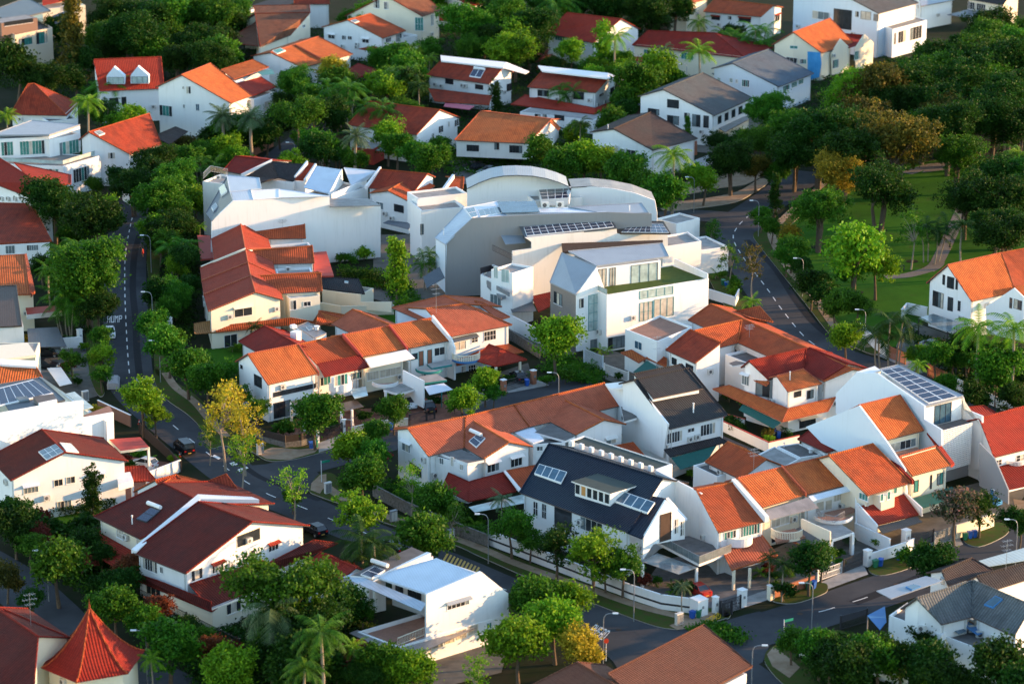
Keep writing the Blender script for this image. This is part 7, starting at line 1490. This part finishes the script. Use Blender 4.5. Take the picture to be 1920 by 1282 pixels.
TT('bush', 'leaf', [(1377,527,28),(1311,466,22,'leafdark'),(1060,705,34),(1025,712,30),(1090,708,26),(1701,1040,46),(1472,1106,50,'leafdark'),(1594,1012,28,'leafblue'),(1366,790,36,'leafdark'),(1440,812,30,'leafbrown'),(1395,752,24),(1368,742,26,'leafdark'),(1385,800,34,'leafdark'),(852,762,34,'leaf'),(620,795,30,'leaf'),(1278,1100,40,'leafdark'),(1316,706,26,'leafbright'),(22,650,44,'leafbright'),(44,640,36,'leafgold'),(170,768,30,'leafgold'),(190,770,26,'leafgold')])
for e, *_ in TREES[-3:]: pass
TT('thin', 'leaf', [(1336,433,36),(1336,440,30)])
T('palm', 1412, 566, 38, 'leafbright'); T('cone', 1454, 367, 30, 'leafdark')
TT('round', 'leaf', [(1428,403,42),(1447,425,42),(1481,437,44,'leafgold'),(1484,464,62),(1522,532,64,'leafdark'),(1546,546,58,'leafdark'),(1568,570,66),(1606,572,60),(1587,632,66,'leafbright'),(1475,480,50),(1500,500,40,'leafdark')])
T('clumppalm', 1665, 600, 84, 'leafdark'); T('loose', 1604, 468, 124, 'leafbright'); T('loose', 1644, 494, 80, 'leafbright'); T('loose', 1600, 500, 80, 'leaf')
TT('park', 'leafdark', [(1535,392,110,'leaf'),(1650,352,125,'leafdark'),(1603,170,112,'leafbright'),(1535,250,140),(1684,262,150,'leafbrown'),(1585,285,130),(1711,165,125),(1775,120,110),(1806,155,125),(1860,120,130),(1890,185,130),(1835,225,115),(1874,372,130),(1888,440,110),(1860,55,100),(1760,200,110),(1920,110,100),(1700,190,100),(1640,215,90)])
TT('big', 'leafdark', [(1568,322,90,'leafgold'),(1481,232,84,'leaf'),(1442,207,76,'leaf'),(1422,260,74,'leaf'),(1418,312,60,'leafbrown'),(1745,100,54),(1373,298,84,'leafdark'),(1346,262,50),(1490,285,90,'leafdark'),(1395,262,60,'leafdark'),(1460,320,50,'leaf')])
T('palm', 1910, 292, 62, 'leafbright'); T('clumppalm', 1747, 420, 56, 'leafdark'); T('palm', 1806, 422, 56, 'leafdark'); T('palm', 1839, 616, 86, 'leafbright'); T('palm', 1900, 617, 90, 'leafbright'); T('round', 1860, 548, 42, 'leafdark')
TT('round', 'leaf', [(1871,690,92),(1720,664,48,'leafbright'),(1833,745,60,'leafdark'),(1774,719,50,'leaf'),(1815,655,72,'leafdark'),(1900,740,60,'leafdark'),(1914,980,66,'leafdark')]); T('palm', 1722, 684, 40, 'leafbright')
T('loose', 1792, 950, 88, 'leafpink'); T('loose', 1838, 950, 70, 'leafdark'); T('loose', 1518, 1050, 82, 'leafdark'); T('loose', 1540, 1042, 60, 'leaf'); T('palm', 1441, 1045, 44, 'leafdark'); T('palm', 1468, 1058, 44, 'leafdark'); T('round', 1751, 1057, 84, 'leafdark'); T('palm', 1280, 1098, 36, 'leafblue')
TT('round', 'leafdark', [(1485,1199,64,'leaf'),(1538,1212,88,'leaf'),(1632,1224,98,'leaf'),(1739,1188,72),(1751,1238,104),(1877,1253,112),(1760,1285,72,'leafbright'),(1690,1230,80)])
TT('round', 'leaf', [(1021,287,66),(1056,303,70),(1097,292,76,'leafbright'),(1130,302,70,'leafbright'),(1176,322,76),(1248,357,82),(1215,345,70),(1319,337,62,'leafbright'),(1148,225,66),(1197,154,82),(1238,133,80,'leafbright'),(1260,150,60)])
T('palm', 1262, 292, 72, 'leafbright'); T('palm', 1195, 303, 32, 'leafblue'); T('cone', 1289, 246, 20, 'leaf'); T('palm', 1089, 233, 42, 'leafdark'); T('bush', 1070, 257, 40, 'leafdark')
T('tall', 1130, 88, 42, 'leafbright'); T('palm', 1154, 70, 56, 'leafbright'); T('loose', 1184, 54, 50, 'leafdark'); T('loose', 1238, 48, 52, 'leafpink'); T('palm', 1311, 96, 62, 'leafbright'); T('palm', 1311, 43, 42, 'leaf'); T('palm', 1246, 92, 34, 'leafblue')
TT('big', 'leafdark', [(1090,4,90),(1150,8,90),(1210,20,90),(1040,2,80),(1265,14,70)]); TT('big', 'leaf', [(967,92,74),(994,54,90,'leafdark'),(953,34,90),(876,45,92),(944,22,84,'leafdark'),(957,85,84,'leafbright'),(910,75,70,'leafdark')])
TT('loose', 'leafbright', [(1070,95,56),(706,157,60),(727,252,68),(803,92,52,'leaf'),(565,257,40),(622,128,56,'leafgold'),(660,175,52,'leaf')])
T('clumppalm', 1024, 105, 34, 'leafred'); T('clumppalm', 1414, 56, 60, 'leaf'); T('clumppalm', 1380, 62, 50, 'leaf')
TT('round', 'leaf', [(741,116,70),(768,130,70),(632,152,70),(741,149,60),(768,155,72,'leafdark'),(524,230,62,'leafdark'),(622,217,70,'leafdark'),(605,273,66),(744,275,62),(781,289,66),(811,300,68),(665,303,46),(825,273,46),(1373,70,50,'leafdark'),(551,168,36,'leafbright')]); T('flat', 559, 211, 100, 'leaf'); T('palm', 787, 162, 42, 'leafdark'); T('fanpalm', 665, 256, 50, 'leafblue'); T('tall', 930, 187, 26, 'leafdark'); T('palm', 806, 110, 32, 'leafbright')
T('cone', 136, 62, 60, 'leafbrown'); TT('big', 'leafdark', [(217,28,84),(246,56,112),(292,36,84),(360,28,78,'leaf'),(365,84,76),(395,110,80),(332,112,70),(80,140,76),(300,90,70)]); TT('round','leafdark',[(160,110,60),(140,150,54)])
T('palm', 165, 192, 64, 'leafbright'); T('palm', 203, 198, 42, 'leafdark'); T('palm', 10, 217, 44, 'leafbright'); T('fanpalm', 417, 217, 52, 'leafblue'); T('fanpalm', 471, 219, 52, 'leafblue')
TT('round', 'leaf', [(395,257,56,'leafdark'),(433,246,70),(423,280,64,'leafbright'),(350,272,48,'leafbrown'),(400,290,52),(340,305,64),(272,327,70,'leafdark'),(225,335,50,'leafdark'),(176,345,36),(500,250,60,'leafdark'),(470,262,50,'leafdark'),(530,190,40,'leafdark')])
T('palm', 480, 640, 34, 'leafdark', zc=2.6); T('palm', 375, 425, 24, 'leafbright'); hedge([(640,528),(700,530),(728,545)], 1.6, 2.2, 'leafdark', 3, 'dark clipped hedge along the foot of the big white wall')
hedge([(-20,960),(60,970),(150,965),(215,950)], 1.6, 1.4, 'leafdark', 4, 'dark low hedge in front of the white house with striped hoods')

GR = [('round','leaf'),('round','leafdark'),('loose','leaf'),('round','leafbright'),('big','leaf'),('loose','leafbright'),('big','leaf'),('clumppalm','leaf')]
DK = [('park','leafdark'),('park','leafdark'),('big','leafdark'),('park','leaf'),('big','leafbrown')]
fill([(430,170),(600,150),(830,110),(830,300),(560,330),(430,260)], 20, GR, (44,72), 1)
fill([(820,20),(1060,10),(1060,120),(830,130)], 12, GR, (50,80), 2)
fill([(1000,100),(1300,110),(1260,170),(1180,240),(1080,250),(1180,130)], 8, GR, (40,66), 3)
fill([(100,60),(450,40),(480,150),(320,160),(100,130)], 16, GR[:2] + DK[2:3], (56,86), 4)
fill([(180,150),(300,300),(560,330),(430,330),(200,350)], 16, GR, (44,66), 5)
fill([(1620,235),(1680,170),(1780,130),(1940,110),(1940,290),(1700,300),(1560,300)], 24, DK, (80,125), 6)
fill([(40,400),(200,380),(190,560),(170,640),(80,560)], 10, GR, (50,80), 7)
fill([(290,400),(370,400),(370,560),(360,640),(310,600)], 12, GR, (44,66), 8)
fill([(-10,960),(130,990),(300,1100),(480,1190),(700,1250),(740,1290),(380,1300),(240,1170),(60,1060)], 24, [('round','leafdark'),('round','leaf'),('bush','leafred'),('bush','leafdark'),('round','leafdark'),('loose','leaf')], (50,90), 9)
fill([(470,1090),(640,1110),(740,1230),(760,1300),(500,1300)], 10, [('round','leafdark'),('flat','leafdark'),('palm','leaf')], (60,110), 10)
fill([(1520,1270),(1640,1250),(1930,1310),(1930,1340),(1560,1330)], 5, [('round','leafdark')], (80,120), 11)
fill([(1700,640),(1940,690),(1940,800),(1760,720)], 8, GR[:3], (50,80), 12)
fill([(1010,120),(1180,110),(1200,250),(1060,300),(820,300),(1040,240)], 8, GR, (40,64), 13)
fill([(1740,330),(1940,330),(1940,470),(1830,480)], 6, DK, (80,120), 14)
fill([(610,30),(820,30),(820,120),(640,120)], 6, GR, (40,60), 15)

YP = [('bush','leaf'),('bush','leafdark'),('lowplant','leafbright'),('lowplant','leaf'),('bush','leafbright'),('bush','leafred')]
fill([(512,800),(545,835),(720,812),(860,775),(860,745),(700,775)], 10, YP, (18,30), 21); fill([(860,735),(990,700),(1000,715),(870,775)], 6, YP, (18,28), 22)
fill([(1380,1060),(1440,1105),(1640,1050),(1760,1008),(1700,960)], 10, YP, (18,32), 23); fill([(1100,640),(1240,690),(1230,730),(1090,700)], 7, YP, (16,28), 24)
fill([(1345,800),(1440,842),(1500,825),(1400,775)], 7, YP, (14,26), 25); fill([(60,640),(180,660),(190,740),(70,720)], 6, YP, (18,30), 26); fill([(200,850),(330,870),(240,950)], 5, YP, (20,30), 27)
fill([(640,560),(800,560),(940,620),(900,640)], 7, YP, (16,28), 28); fill([(1250,895),(1340,905),(1300,880)], 3, YP, (16,24), 29); fill([(1130,1050),(1290,1120),(1260,1140)], 5, YP, (20,34), 30)
fill([(700,925),(910,1020),(900,990),(760,930)], 12, YP, (20,38), 31); fill([(1320,470),(1350,560),(1420,620),(1380,540)], 7, YP, (14,26), 32); fill([(380,650),(470,650),(470,700)], 5, YP, (18,30), 33)

for x, y, k, mt in ((706,1180,'bush','leafred'),(720,1190,'bush','leaf'),(735,1198,'bush','leafbright'),(690,1172,'bush','leaf')): T(k, x, y, 18, mt, where='in a pot on the terracotta deck', zc=3.6)
# ================================================================ street furniture, walls, vehicles
HS = .8
for x, y, d, lb in ((266,441,-1,'grey street lamp over the upper end of the left road'),(268,547,-1,'grey street lamp over the middle of the left road'),(281,638,-1,'grey street lamp at the lower left road beside round trees'),
    (66,1031,-1,'street lamp among dark trees at the lower left'),(250,1181,-1,'street lamp between trees near the red pyramid roof'),(645,786,-1,'street lamp in front of the terrace with bay windows'),(1030,698,-1,'street lamp at the cul-de-sac end'),
    (895,963,-1,'tall street lamp in front of the black-roofed house, left end'),(1168,1067,-1,'street lamp at the white banded wall of the black-roofed house'),(1154,1149,1,'street lamp on the lower side of the main road by the lettering'),(1491,484,-1,'street lamp on the park verge among young trees'),
    (1409,376,-1,'street lamp at the bend of the road near the park'),(1607,580,-1,'street lamp beside the clumping palm at the park corner'),(1503,1092,-1,'street lamp before the end terrace with the tiled porch'),(1888,973,-1,'street lamp at the far right beside the dark tree'),
    (1434,1209,1,'street lamp at the bottom junction beside the paved corner'),(539,267,-1,'street lamp over the back road at the upper left'),(1276,120,-1,'street lamp behind the grey-gabled house'),(1288,332,-1,'street lamp behind the arched roof building'),(722,846,-1,'street lamp near the small red porch roof') ):
    if x != 722: lamp(x, y, d, lb, HS)
# boundary walls, gates
fence([(919,1022),(1050,1072),(1182,1124),(1240,1143),(1292,1150)], 2.0, 'long white boundary wall with dark painted band below the black roof', 'white', band='frame_dark', short='banded white wall')
fence([(1355,1156),(1372,1151)], 1.8, 'narrow black slatted gate beside the letter-box wall', 'frame_dark', 'gate'); fence([(1350,1152),(1388,1141)], 1.8, 'wide black slatted gate of the black-roofed house', 'frame_dark', 'gate', gap=.12)
pillar(1310, 1153, 2.2, 'broad white gate pillar with letter box by the blue bin', w=1.6); pillar(1341, 1150, 2.2, 'slim white gate pillar between two black gates', w=.6); pillar(1391, 1136, 2.2, 'white and cream gate pillar at the end terrace', w=.9)
fence([(400,1),(400,1)], 1, 'x') if False else None
fence([(700,930),(760,962),(850,1000),(915,1026)], 1.7, 'dark rough stone boundary wall along the footpath', 'stone', short='stone boundary wall')
fence([(473,812),(495,829),(535,840),(565,836),(592,828)], 1.9, 'curved dark board fence on stone base at the corner garden', 'woodfence', 'panel', base=(.9,'stone'), short='curved board fence')
fence([(599,829),(642,815)], 1.9, 'dark grey sliding gate between white posts', 'woodfence', 'gate', gap=.12); pillar(596, 831, 2.3, 'left white post of the dark sliding gate', w=.35); pillar(645, 815, 2.3, 'right white post of the dark sliding gate', w=.35)
fence([(768,798),(800,789),(815,785)], 1.7, 'black bar gate in front of the white carport car', 'frame_dark', 'gate'); fence([(660,815),(708,803),(764,798)], 1.1, 'low pale wall behind blue bins at the centre terraces', 'cream'); fence([(945,735),(998,719)], 1.8, 'black bar gate at the blue-walled house', 'frame_dark', 'gate'); pillar(944, 738, 2.2, 'brown brick gate pillar of the blue-walled house', 'brick', .7); pillar(1000, 720, 2.2, 'brick gate pillar beside the cul-de-sac', 'brick', .7)
fence([(1533,1090),(1580,1073)], 1.5, 'white horizontal bar gate at the driveway', 'frame_white', 'gate'); fence([(1581,1074),(1620,1058)], 1.9, 'black grid double gate below the white carport', 'frame_dark', 'gate', gap=.15); pillar(1626, 1060, 2.1, 'white gate pillar right of the black grid gate', w=.8)
fence([(1632,1058),(1700,1036),(1712,1030)], 1.5, 'white low wall with grille behind two bins', 'white'); pillar(1698, 1024, 2.3, 'white letter box pillar at the dark porch awning', w=.9); fence([(1712,1028),(1750,1016)], 1.8, 'curved black gate at the dark porch awning terrace', 'frame_dark', 'gate'); fence([(1752,1022),(1790,1008)], 1.8, 'grey metal sheet gate at the two-step terrace', 'metalgrey', 'gate', gap=.08)
fence([(1793,1010),(1830,999),(1862,988)], 1.9, 'beige front wall with house number strip at right', 'cream'); fence([(1450,1122),(1525,1098)], 1.3, 'brown brick garden wall hidden by dark shrubs', 'brick'); pillar(1445, 1124, 1.9, 'orange rendered gate pillar by the tiled porch', 'tan' if False else 'cream', .7)
fence([(1603,1010),(1667,1040)], 2.2, 'white side wall of the carport yard', 'white'); fence([(1351,807),(1441,849),(1497,836)], 1.6, 'white garden wall with red-brown coping', 'white', cap='redpaint', short='garden wall with red coping')
fence([(1395,800),(1360,790),(1351,807)], 1.2, 'short return of the white garden wall by the conifer', 'white', cap='redpaint'); fence([(1250,900),(1300,880),(1340,905)], 1.6, 'white yard wall below the green awning', 'white')
fence([(1608,624),(1640,655),(1664,670)], 1.9, 'curved white wall at the park corner', 'white', short='curved white wall'); fence([(1667,671),(1697,684)], 2.0, 'brown timber gate beside the curved white wall', 'brick', 'gate', gap=.1); fence([(1737,596),(1700,588),(1690,600)], 1.8, 'white garden wall behind the orange-roofed house', 'white')
fence([(1740,705),(1790,728)], 2.0, 'brown metal gate under the round tree at right', 'brick', 'gate', gap=.1); fence([(1792,728),(1850,755),(1935,795)], 1.6, 'pale wall along the right edge road', 'oldwhite')
fence([(1095,680),(1130,695)], 2.4, 'pale blue slatted fence of the turf deck house', 'seamwhite', 'bars', gap=.12); fence([(1133,700),(1178,716)], 1.6, 'white bar fence in front of the flat-roofed house', 'frame_white', 'bars', gap=.14)
fence([(947,612),(1000,640),(1045,660)], 2.4, 'white retaining wall stepping down beside the cul-de-sac', 'white', cap='whitepaint'); fence([(938,625),(985,655),(1012,672)], 1.6, 'grey stone retaining wall below the white one', 'stone')
fence([(275,908),(338,884)], 1.7, 'white front wall with black grille beside the road', 'white', short='white wall with the black grille'); fence([(340,885),(318,862),(262,812)], 1.6, 'dark side wall running up the left road', 'woodfence', 'panel'); fence([(185,772),(245,800)], 1.8, 'dark brown wall with white coping near the covered car', 'brownwall', cap='whitepaint')
fence([(245,1118),(350,1172),(450,1222)], 1.7, 'dark railings on white base below the wide gable', 'frame_dark', 'bars', base=(.4,'oldwhite')); fence([(1500,1232),(1600,1262),(1700,1292)], 1.4, 'white wall under the bottom right trees', 'oldwhite'); fence([(1576,1180),(1625,1166)], 1.8, 'black railing gate beside the blue canopy', 'frame_dark', 'gate', gap=.12)
fence([(115,655),(152,652)], 1.8, 'white wall beside the black carport canopy', 'white'); pillar(150, 645, 2.4, 'white ornamental gate pillar left of the road', w=.7); pillar(318, 620, 2.2, 'white gate pillar behind trees right of the road', w=.7); fence([(520,700),(440,740)], .5, 'x') if False else None
fence([(480,650),(560,690)], 1.2, 'x') if False else None
fence([(600,585),(640,592),(738,590)], 1.6, 'cream garden wall right of the red terraces', 'cream'); fence([(225,372),(245,385)], 2.2, 'white corner wall at the top of the left road', 'offwhite'); fence([(470,295),(512,275)], 1.6, 'reddish brown garden wall beside the back road', 'brick')
fence([(700,440),(720,470)], 1.2, 'x') if False else None
fence([(640,1082),(672,1110)], 2.2, 'white yard wall with round vent left of the deck house', 'white'); fence([(1345,478),(1318,462),(1300,455)], 1.3, 'white planter wall beside the curving road', 'white'); fence([(1330,560),(1378,575),(1385,560)], 1.6, 'low white wall near the curving road', 'white')
# vehicles
car(206, 630, (211,660), 'white sedan parked on the left road below the word hump'); covered_car(213, 722, (215,690), 'car under a grey cloth cover at the lower end of the left road')
car(345, 846, (305,812), 'black people carrier seen from behind beside traffic cones', 'carblack', 'van'); car(765, 762, (785,778), 'white hatchback under the white carport of the centre row', 'carwhite', 'hatch'); car(803, 768, (790,750), 'dark sedan with red tail lights under the striped awning', 'carblack')
car(972, 712, (955,697), 'black sedan with red tail light in the blue-walled house porch', 'carblack'); car(270, 876, (240,870), 'white car inside the carport behind the black grille wall', 'carwhite', 'hatch'); car(88, 668, (120,668), 'black sedan under the black carport canopy', 'carblack'); car(84, 690, (118,692), 'second black sedan in front of the carport canopy', 'carblack')
car(893, 320, (870,324), 'dark sedan under the orange-roofed panelled house', 'carblack'); car(915, 326, (890,330), 'silver sedan beside the panelled house', 'cargrey'); car(735, 1032, (700,1018), 'dark sedan half hidden by the clumping palm', 'carblack'); car(1306, 1112, (1280,1098), 'dark red car in the black-roofed house carport', 'carred')
car(1826, 690, (1850,700), 'silver car behind the round tree at right', 'cargrey'); car(466, 26, (440,36), 'white car on the road at the very top', 'carwhite'); car(408, 52, (380,62), 'blue-grey car on the road at the top', 'cargrey', 'hatch'); car(590, 1000, (560,985), 'dark car beside the cream house skirt roof', 'carblack', 'hatch'); car(1750, 655, (1775,660), 'white car under the glass canopy by the park', 'cargrey')
for i, (x, y, c) in enumerate(((1641,1064,'greenbin'),(1651,1062,'bluebin'),(1685,1050,'bluebin'),(1525,1104,'bluebin'),(1516,1106,'greenbin'),(1809,1013,'greenbin'),(1818,1010,'bluebin'),(1827,1008,'bluebin'),(1298,1160,'bluebin'),(1310,1159,'greenbin'),(584,842,'bluebin'),(592,840,'greenbin'),(735,806,'bluebin'),(988,724,'bluebin'),(157,656,'bluebin'),(1362,540,'bluebin'),(1356,536,'greenbin'),(1450,815,'bluebin'),(1459,822,'bluebin'))):
    bin_(x, y, c, ['green wheelie bin behind the low grille wall','blue wheelie bin beside the green one at the grille wall','blue wheelie bin beside the bush in front of the white pillar','blue wheelie bin left of the white bar gate','green wheelie bin among shrubs left of the white gate','green wheelie bin at the beige wall','blue wheelie bin in the middle at the beige wall','blue wheelie bin rightmost at the beige wall','blue wheelie bin at the letter-box wall','green wheelie bin at the letter-box wall','blue wheelie bin at the curved board fence','green wheelie bin at the curved board fence','blue wheelie bin at the low pale wall','blue wheelie bin inside the black bar gate','blue wheelie bin beside the left road wall','blue wheelie bin beside the curving road','green wheelie bin beside the curving road','tall blue bin in the garden with red coping','blue bin beside the potted plants in the red-coped garden'][i])
for x, y, lb in ((488,852,'white utility cabinet on the paved corner by the gold tree'),(738,978,'blue-grey utility cabinet on the verge by the stone wall'),(615,925,'grey utility cabinet at the junction corner'),(845,1014,'grey utility cabinet behind the round verge tree'),(1273,1172,'grey utility cabinet on the paved corner by the banded wall'),(160,752,'white utility cabinet left of the covered car')): cabinet(x, y, lb, mat='metalgrey' if x in (738, 845) else 'acgrey')
for x, y, lb in ((261,795,'red traffic cone farthest up the roadside'),(292,820,'red traffic cone in the middle behind the people carrier'),(337,856,'red traffic cone nearest the people carrier')): cone(x, y, lb)
person(268, 482, 'person in a red dress walking beside the left road', 'cloth_red', 1.2); person(1781, 470, 'person in dark clothes walking on the park path', 'cloth_dark', .4)
def sign(px, py, h, label, col, kind):
    p = at(px, py, 0); e = empty('street_sign' if kind == 'plate' else 'traffic_sign', V((p.x, p.y, .1)), label, 'sign'); a = MB(); a.tube(V((0, 0, 0)), V((0, 0, h)), .05, n=6, mat='lamp_head'); a.build('pole', e); b = MB()
    if kind == 'plate': b.box(V((.62, .35, h - .25)), V((.87, .49, 0)), (.62, .02, .17), col)
    else:
        n = V((.3, -.95, 0)).normalized(); t = V((-n.y, n.x, 0)); b.slab([V((0, 0, h)) + t * (.33 * cos(k * pi / 4 + pi / 8)) + UP * (.33 * sin(k * pi / 4 + pi / 8)) + n * .08 for k in range(8)], 0, col, down=-n * .03)
    b.build('plate', e)
sign(1469, 1205, 3.0, 'green street name plate on a white pole at the bottom junction', 'signgreen', 'plate'); sign(603, 905, 3.2, 'green street name plate on a white pole at the side road', 'signgreen', 'plate'); sign(1136, 1240, 2.6, 'red octagonal sign by the gold tree at the bottom', 'conered', 'oct'); sign(665, 850, 2.2, 'dark short post on the grass corner', 'frame_dark', 'oct') if False else None
def bike(px, py, yawv, label):
    p = at(px, py, 0); e = empty('bicycle', V((p.x, p.y, .14)), label, 'bicycle'); e.rotation_euler = (0, 0, yawv)
    for sx in (-.52, .52):
        w = MB(); c = V((sx, 0, .33))
        for k in range(14): a, b = 2 * pi * k / 14, 2 * pi * (k + 1) / 14; w.tube(c + V((.31 * cos(a), 0, .31 * sin(a))), c + V((.31 * cos(b), 0, .31 * sin(b))), .035, n=4, mat='yellowbike')
        w.build('wheel', e)
    f = MB(); J = {'r': V((-.52, 0, .33)), 'f': V((.52, 0, .33)), 's': V((-.2, 0, .8)), 'b': V((-.08, 0, .3)), 'h': V((.4, 0, .85))}
    for a, b in ('rs', 'rb', 'bs', 'bh', 'sh', 'hf'): f.tube(J[a], J[b], .03, n=4, mat='yellowbike')
    f.build('frame', e); s = MB(); s.box(V((-.24, 0, .88)), V((1, 0, 0)), (.13, .06, .03), 'frame_dark'); s.build('saddle', e); g = MB(); g.tube(V((.38, -.28, 1.0)), V((.38, .28, 1.0)), .02, n=5, mat='frame_dark'); g.tube(J['h'], V((.38, 0, 1.)), .02, n=5, mat='frame_dark'); g.build('handlebar', e)
bike(1333, 1168, .5, 'yellow share bicycle left of the pair by the gate'); bike(1341, 1163, .6, 'yellow share bicycle right of the pair by the gate')
e = empty('portable_toilet', at(1868, 945, 0), 'blue portable booth with white domed roof beside the grey wall', 'booth'); m = MB(); m.box(V((0, 0, 1.1)), V((.8, .6, 0)), (.6, .6, 1.1), 'bluepaint'); m.build('body', e); m = MB(); m.tube(V((0, 0, 2.2)), V((0, 0, 2.45)), .8, .35, 12, 'whitepaint'); m.build('roof', e); m = MB(); m.box(V((.36, -.49, 1.05)), V((.8, .6, 0)), (.35, .03, .95), 'bluetarp'); m.build('door', e)
e = empty('park_bench', at(1684, 508, 0), 'dark slatted bench on the park path', 'bench')
for nme, cs in (('seat', (V((0, 0, .45)), (1.1, .25, .03))), ('backrest', (V((0, .27, .75)), (1.1, .03, .25)))): m = MB(); m.box(cs[0], V((1, 0, 0)), cs[1], 'frame_dark'); m.build(nme, e)
for sx in (-1, 1): m = MB(); m.box(V((sx * .95, 0, .22)), V((1, 0, 0)), (.04, .22, .22), 'frame_dark'); m.build('leg', e)
# ================================================================ labels of the trees
def rel(dx, dy, big):
    s = []
    if abs(dx) > 30: s.append('to the left of' if dx < 0 else 'to the right of')
    if not s or abs(dy) > abs(dx) * 1.3: return 'in front of' if dy > 0 else 'behind'
    return s[0]
def autolabel():
    used = {}
    for e, px, py, w, kind, mat, where in TREES:
        bx, by, dd = proj(V(e.location))
        best = min(LAND, key=lambda L: (L[0] - bx) ** 2 + ((L[1] - by) * 1.8) ** 2) if LAND else (0, 0, 'house')
        if where: ph = where
        else: ph = rel(bx - best[0], by - best[1], 0) + ' the ' + best[2]
        used.setdefault((CN[mat], KN[kind][1], KN[kind][0].replace('_', ' '), ph), []).append((bx, by, w, e))
    for (c, ad, nm, ph), L in used.items():
        L.sort(key=lambda t: t[0]); n = len(L)
        for i, (bx, by, w, e) in enumerate(L):
            q = '' if n == 1 else ('leftmost ' if i == 0 else 'rightmost ' if i == n - 1 else 'middle ' if n == 3 else ['', 'second ', 'third ', 'fourth ', 'fifth ', 'sixth ', 'seventh ', 'eighth ', 'ninth ', 'tenth ', 'eleventh ', 'twelfth ', 'thirteenth ', 'fourteenth ', 'fifteenth ', 'sixteenth ', 'seventeenth ', 'eighteenth '][min(i, 17)])
            a = ad
            if n > 1 and 0 < i < n - 1 and n != 3: ph2 = ph; q = q.strip() + ' from left ' 
            else: ph2 = ph
            words = (q + c + ' ' + a + ' ' + nm + ' ' + ph2).split()
            if len(words) > 16: words = (q + c + ' ' + nm + ' ' + ph2).split()
            if len(words) > 16: words = (q + c.split()[0] + ' ' + nm + ' ' + ph2).split()
            e['label'] = ' '.join(words)
            g = KN[kind_of(e)][0].replace('_', ' ') + 's in the neighbourhood'; e['group'] = g
_K = {}
def kind_of(e): return _K[e.name]
for t in TREES: _K[t[0].name] = t[4]
autolabel()
# ================================================================ light, sky, camera
w = bpy.data.worlds.new('World'); SC.world = w; w.use_nodes = True; nt = w.node_tree
bg = nt.nodes['Background']; sk = nt.nodes.new('ShaderNodeTexSky'); sk.sky_type = 'NISHITA'; sk.sun_disc = False
SUN_EL, SUN_AZ = radians(9), radians(11)      # azimuth measured from +X towards +Y
sk.sun_elevation = radians(12); sk.sun_rotation = pi / 2 - SUN_AZ; sk.air_density = 1.0; sk.dust_density = .1; sk.ozone_density = 1.0
nt.links.new(sk.outputs[0], bg.inputs[0]); bg.inputs[1].default_value = .15
sd = V((cos(SUN_EL) * cos(SUN_AZ), cos(SUN_EL) * sin(SUN_AZ), sin(SUN_EL)))
ld = bpy.data.lights.new('sun', 'SUN'); ld.energy = 3.5; ld.angle = radians(.6); ld.color = (1, .57, .26)
lo = bpy.data.objects.new('sun', ld); COL.objects.link(lo); lo.rotation_euler = sd.to_track_quat('Z', 'Y').to_euler(); lo.location = (0, 400, 200)
cd = bpy.data.cameras.new('camera'); co = bpy.data.objects.new('camera', cd); COL.objects.link(co); co.location = CAM
co.rotation_euler = (pi / 2 - PIT, 0, 0); cd.sensor_width = 36; cd.lens = 36 * FPX / 1920; cd.clip_end = 6000; cd.clip_start = 1
cd.dof.use_dof = True; cd.dof.focus_distance = 440; cd.dof.aperture_fstop = .18
SC.camera = co
SC.view_settings.view_transform = 'Standard'; SC.view_settings.look = 'None'; SC.view_settings.gamma = 1; SC.view_settings.exposure = 1.85
SC.cycles.max_bounces = 5; SC.cycles.transparent_max_bounces = 4; SC.cycles.use_denoising = True
for x in WARN: print('WARN', x)
print('objects', len(bpy.data.objects), 'landmarks', len(LAND), 'trees', len(TREES))
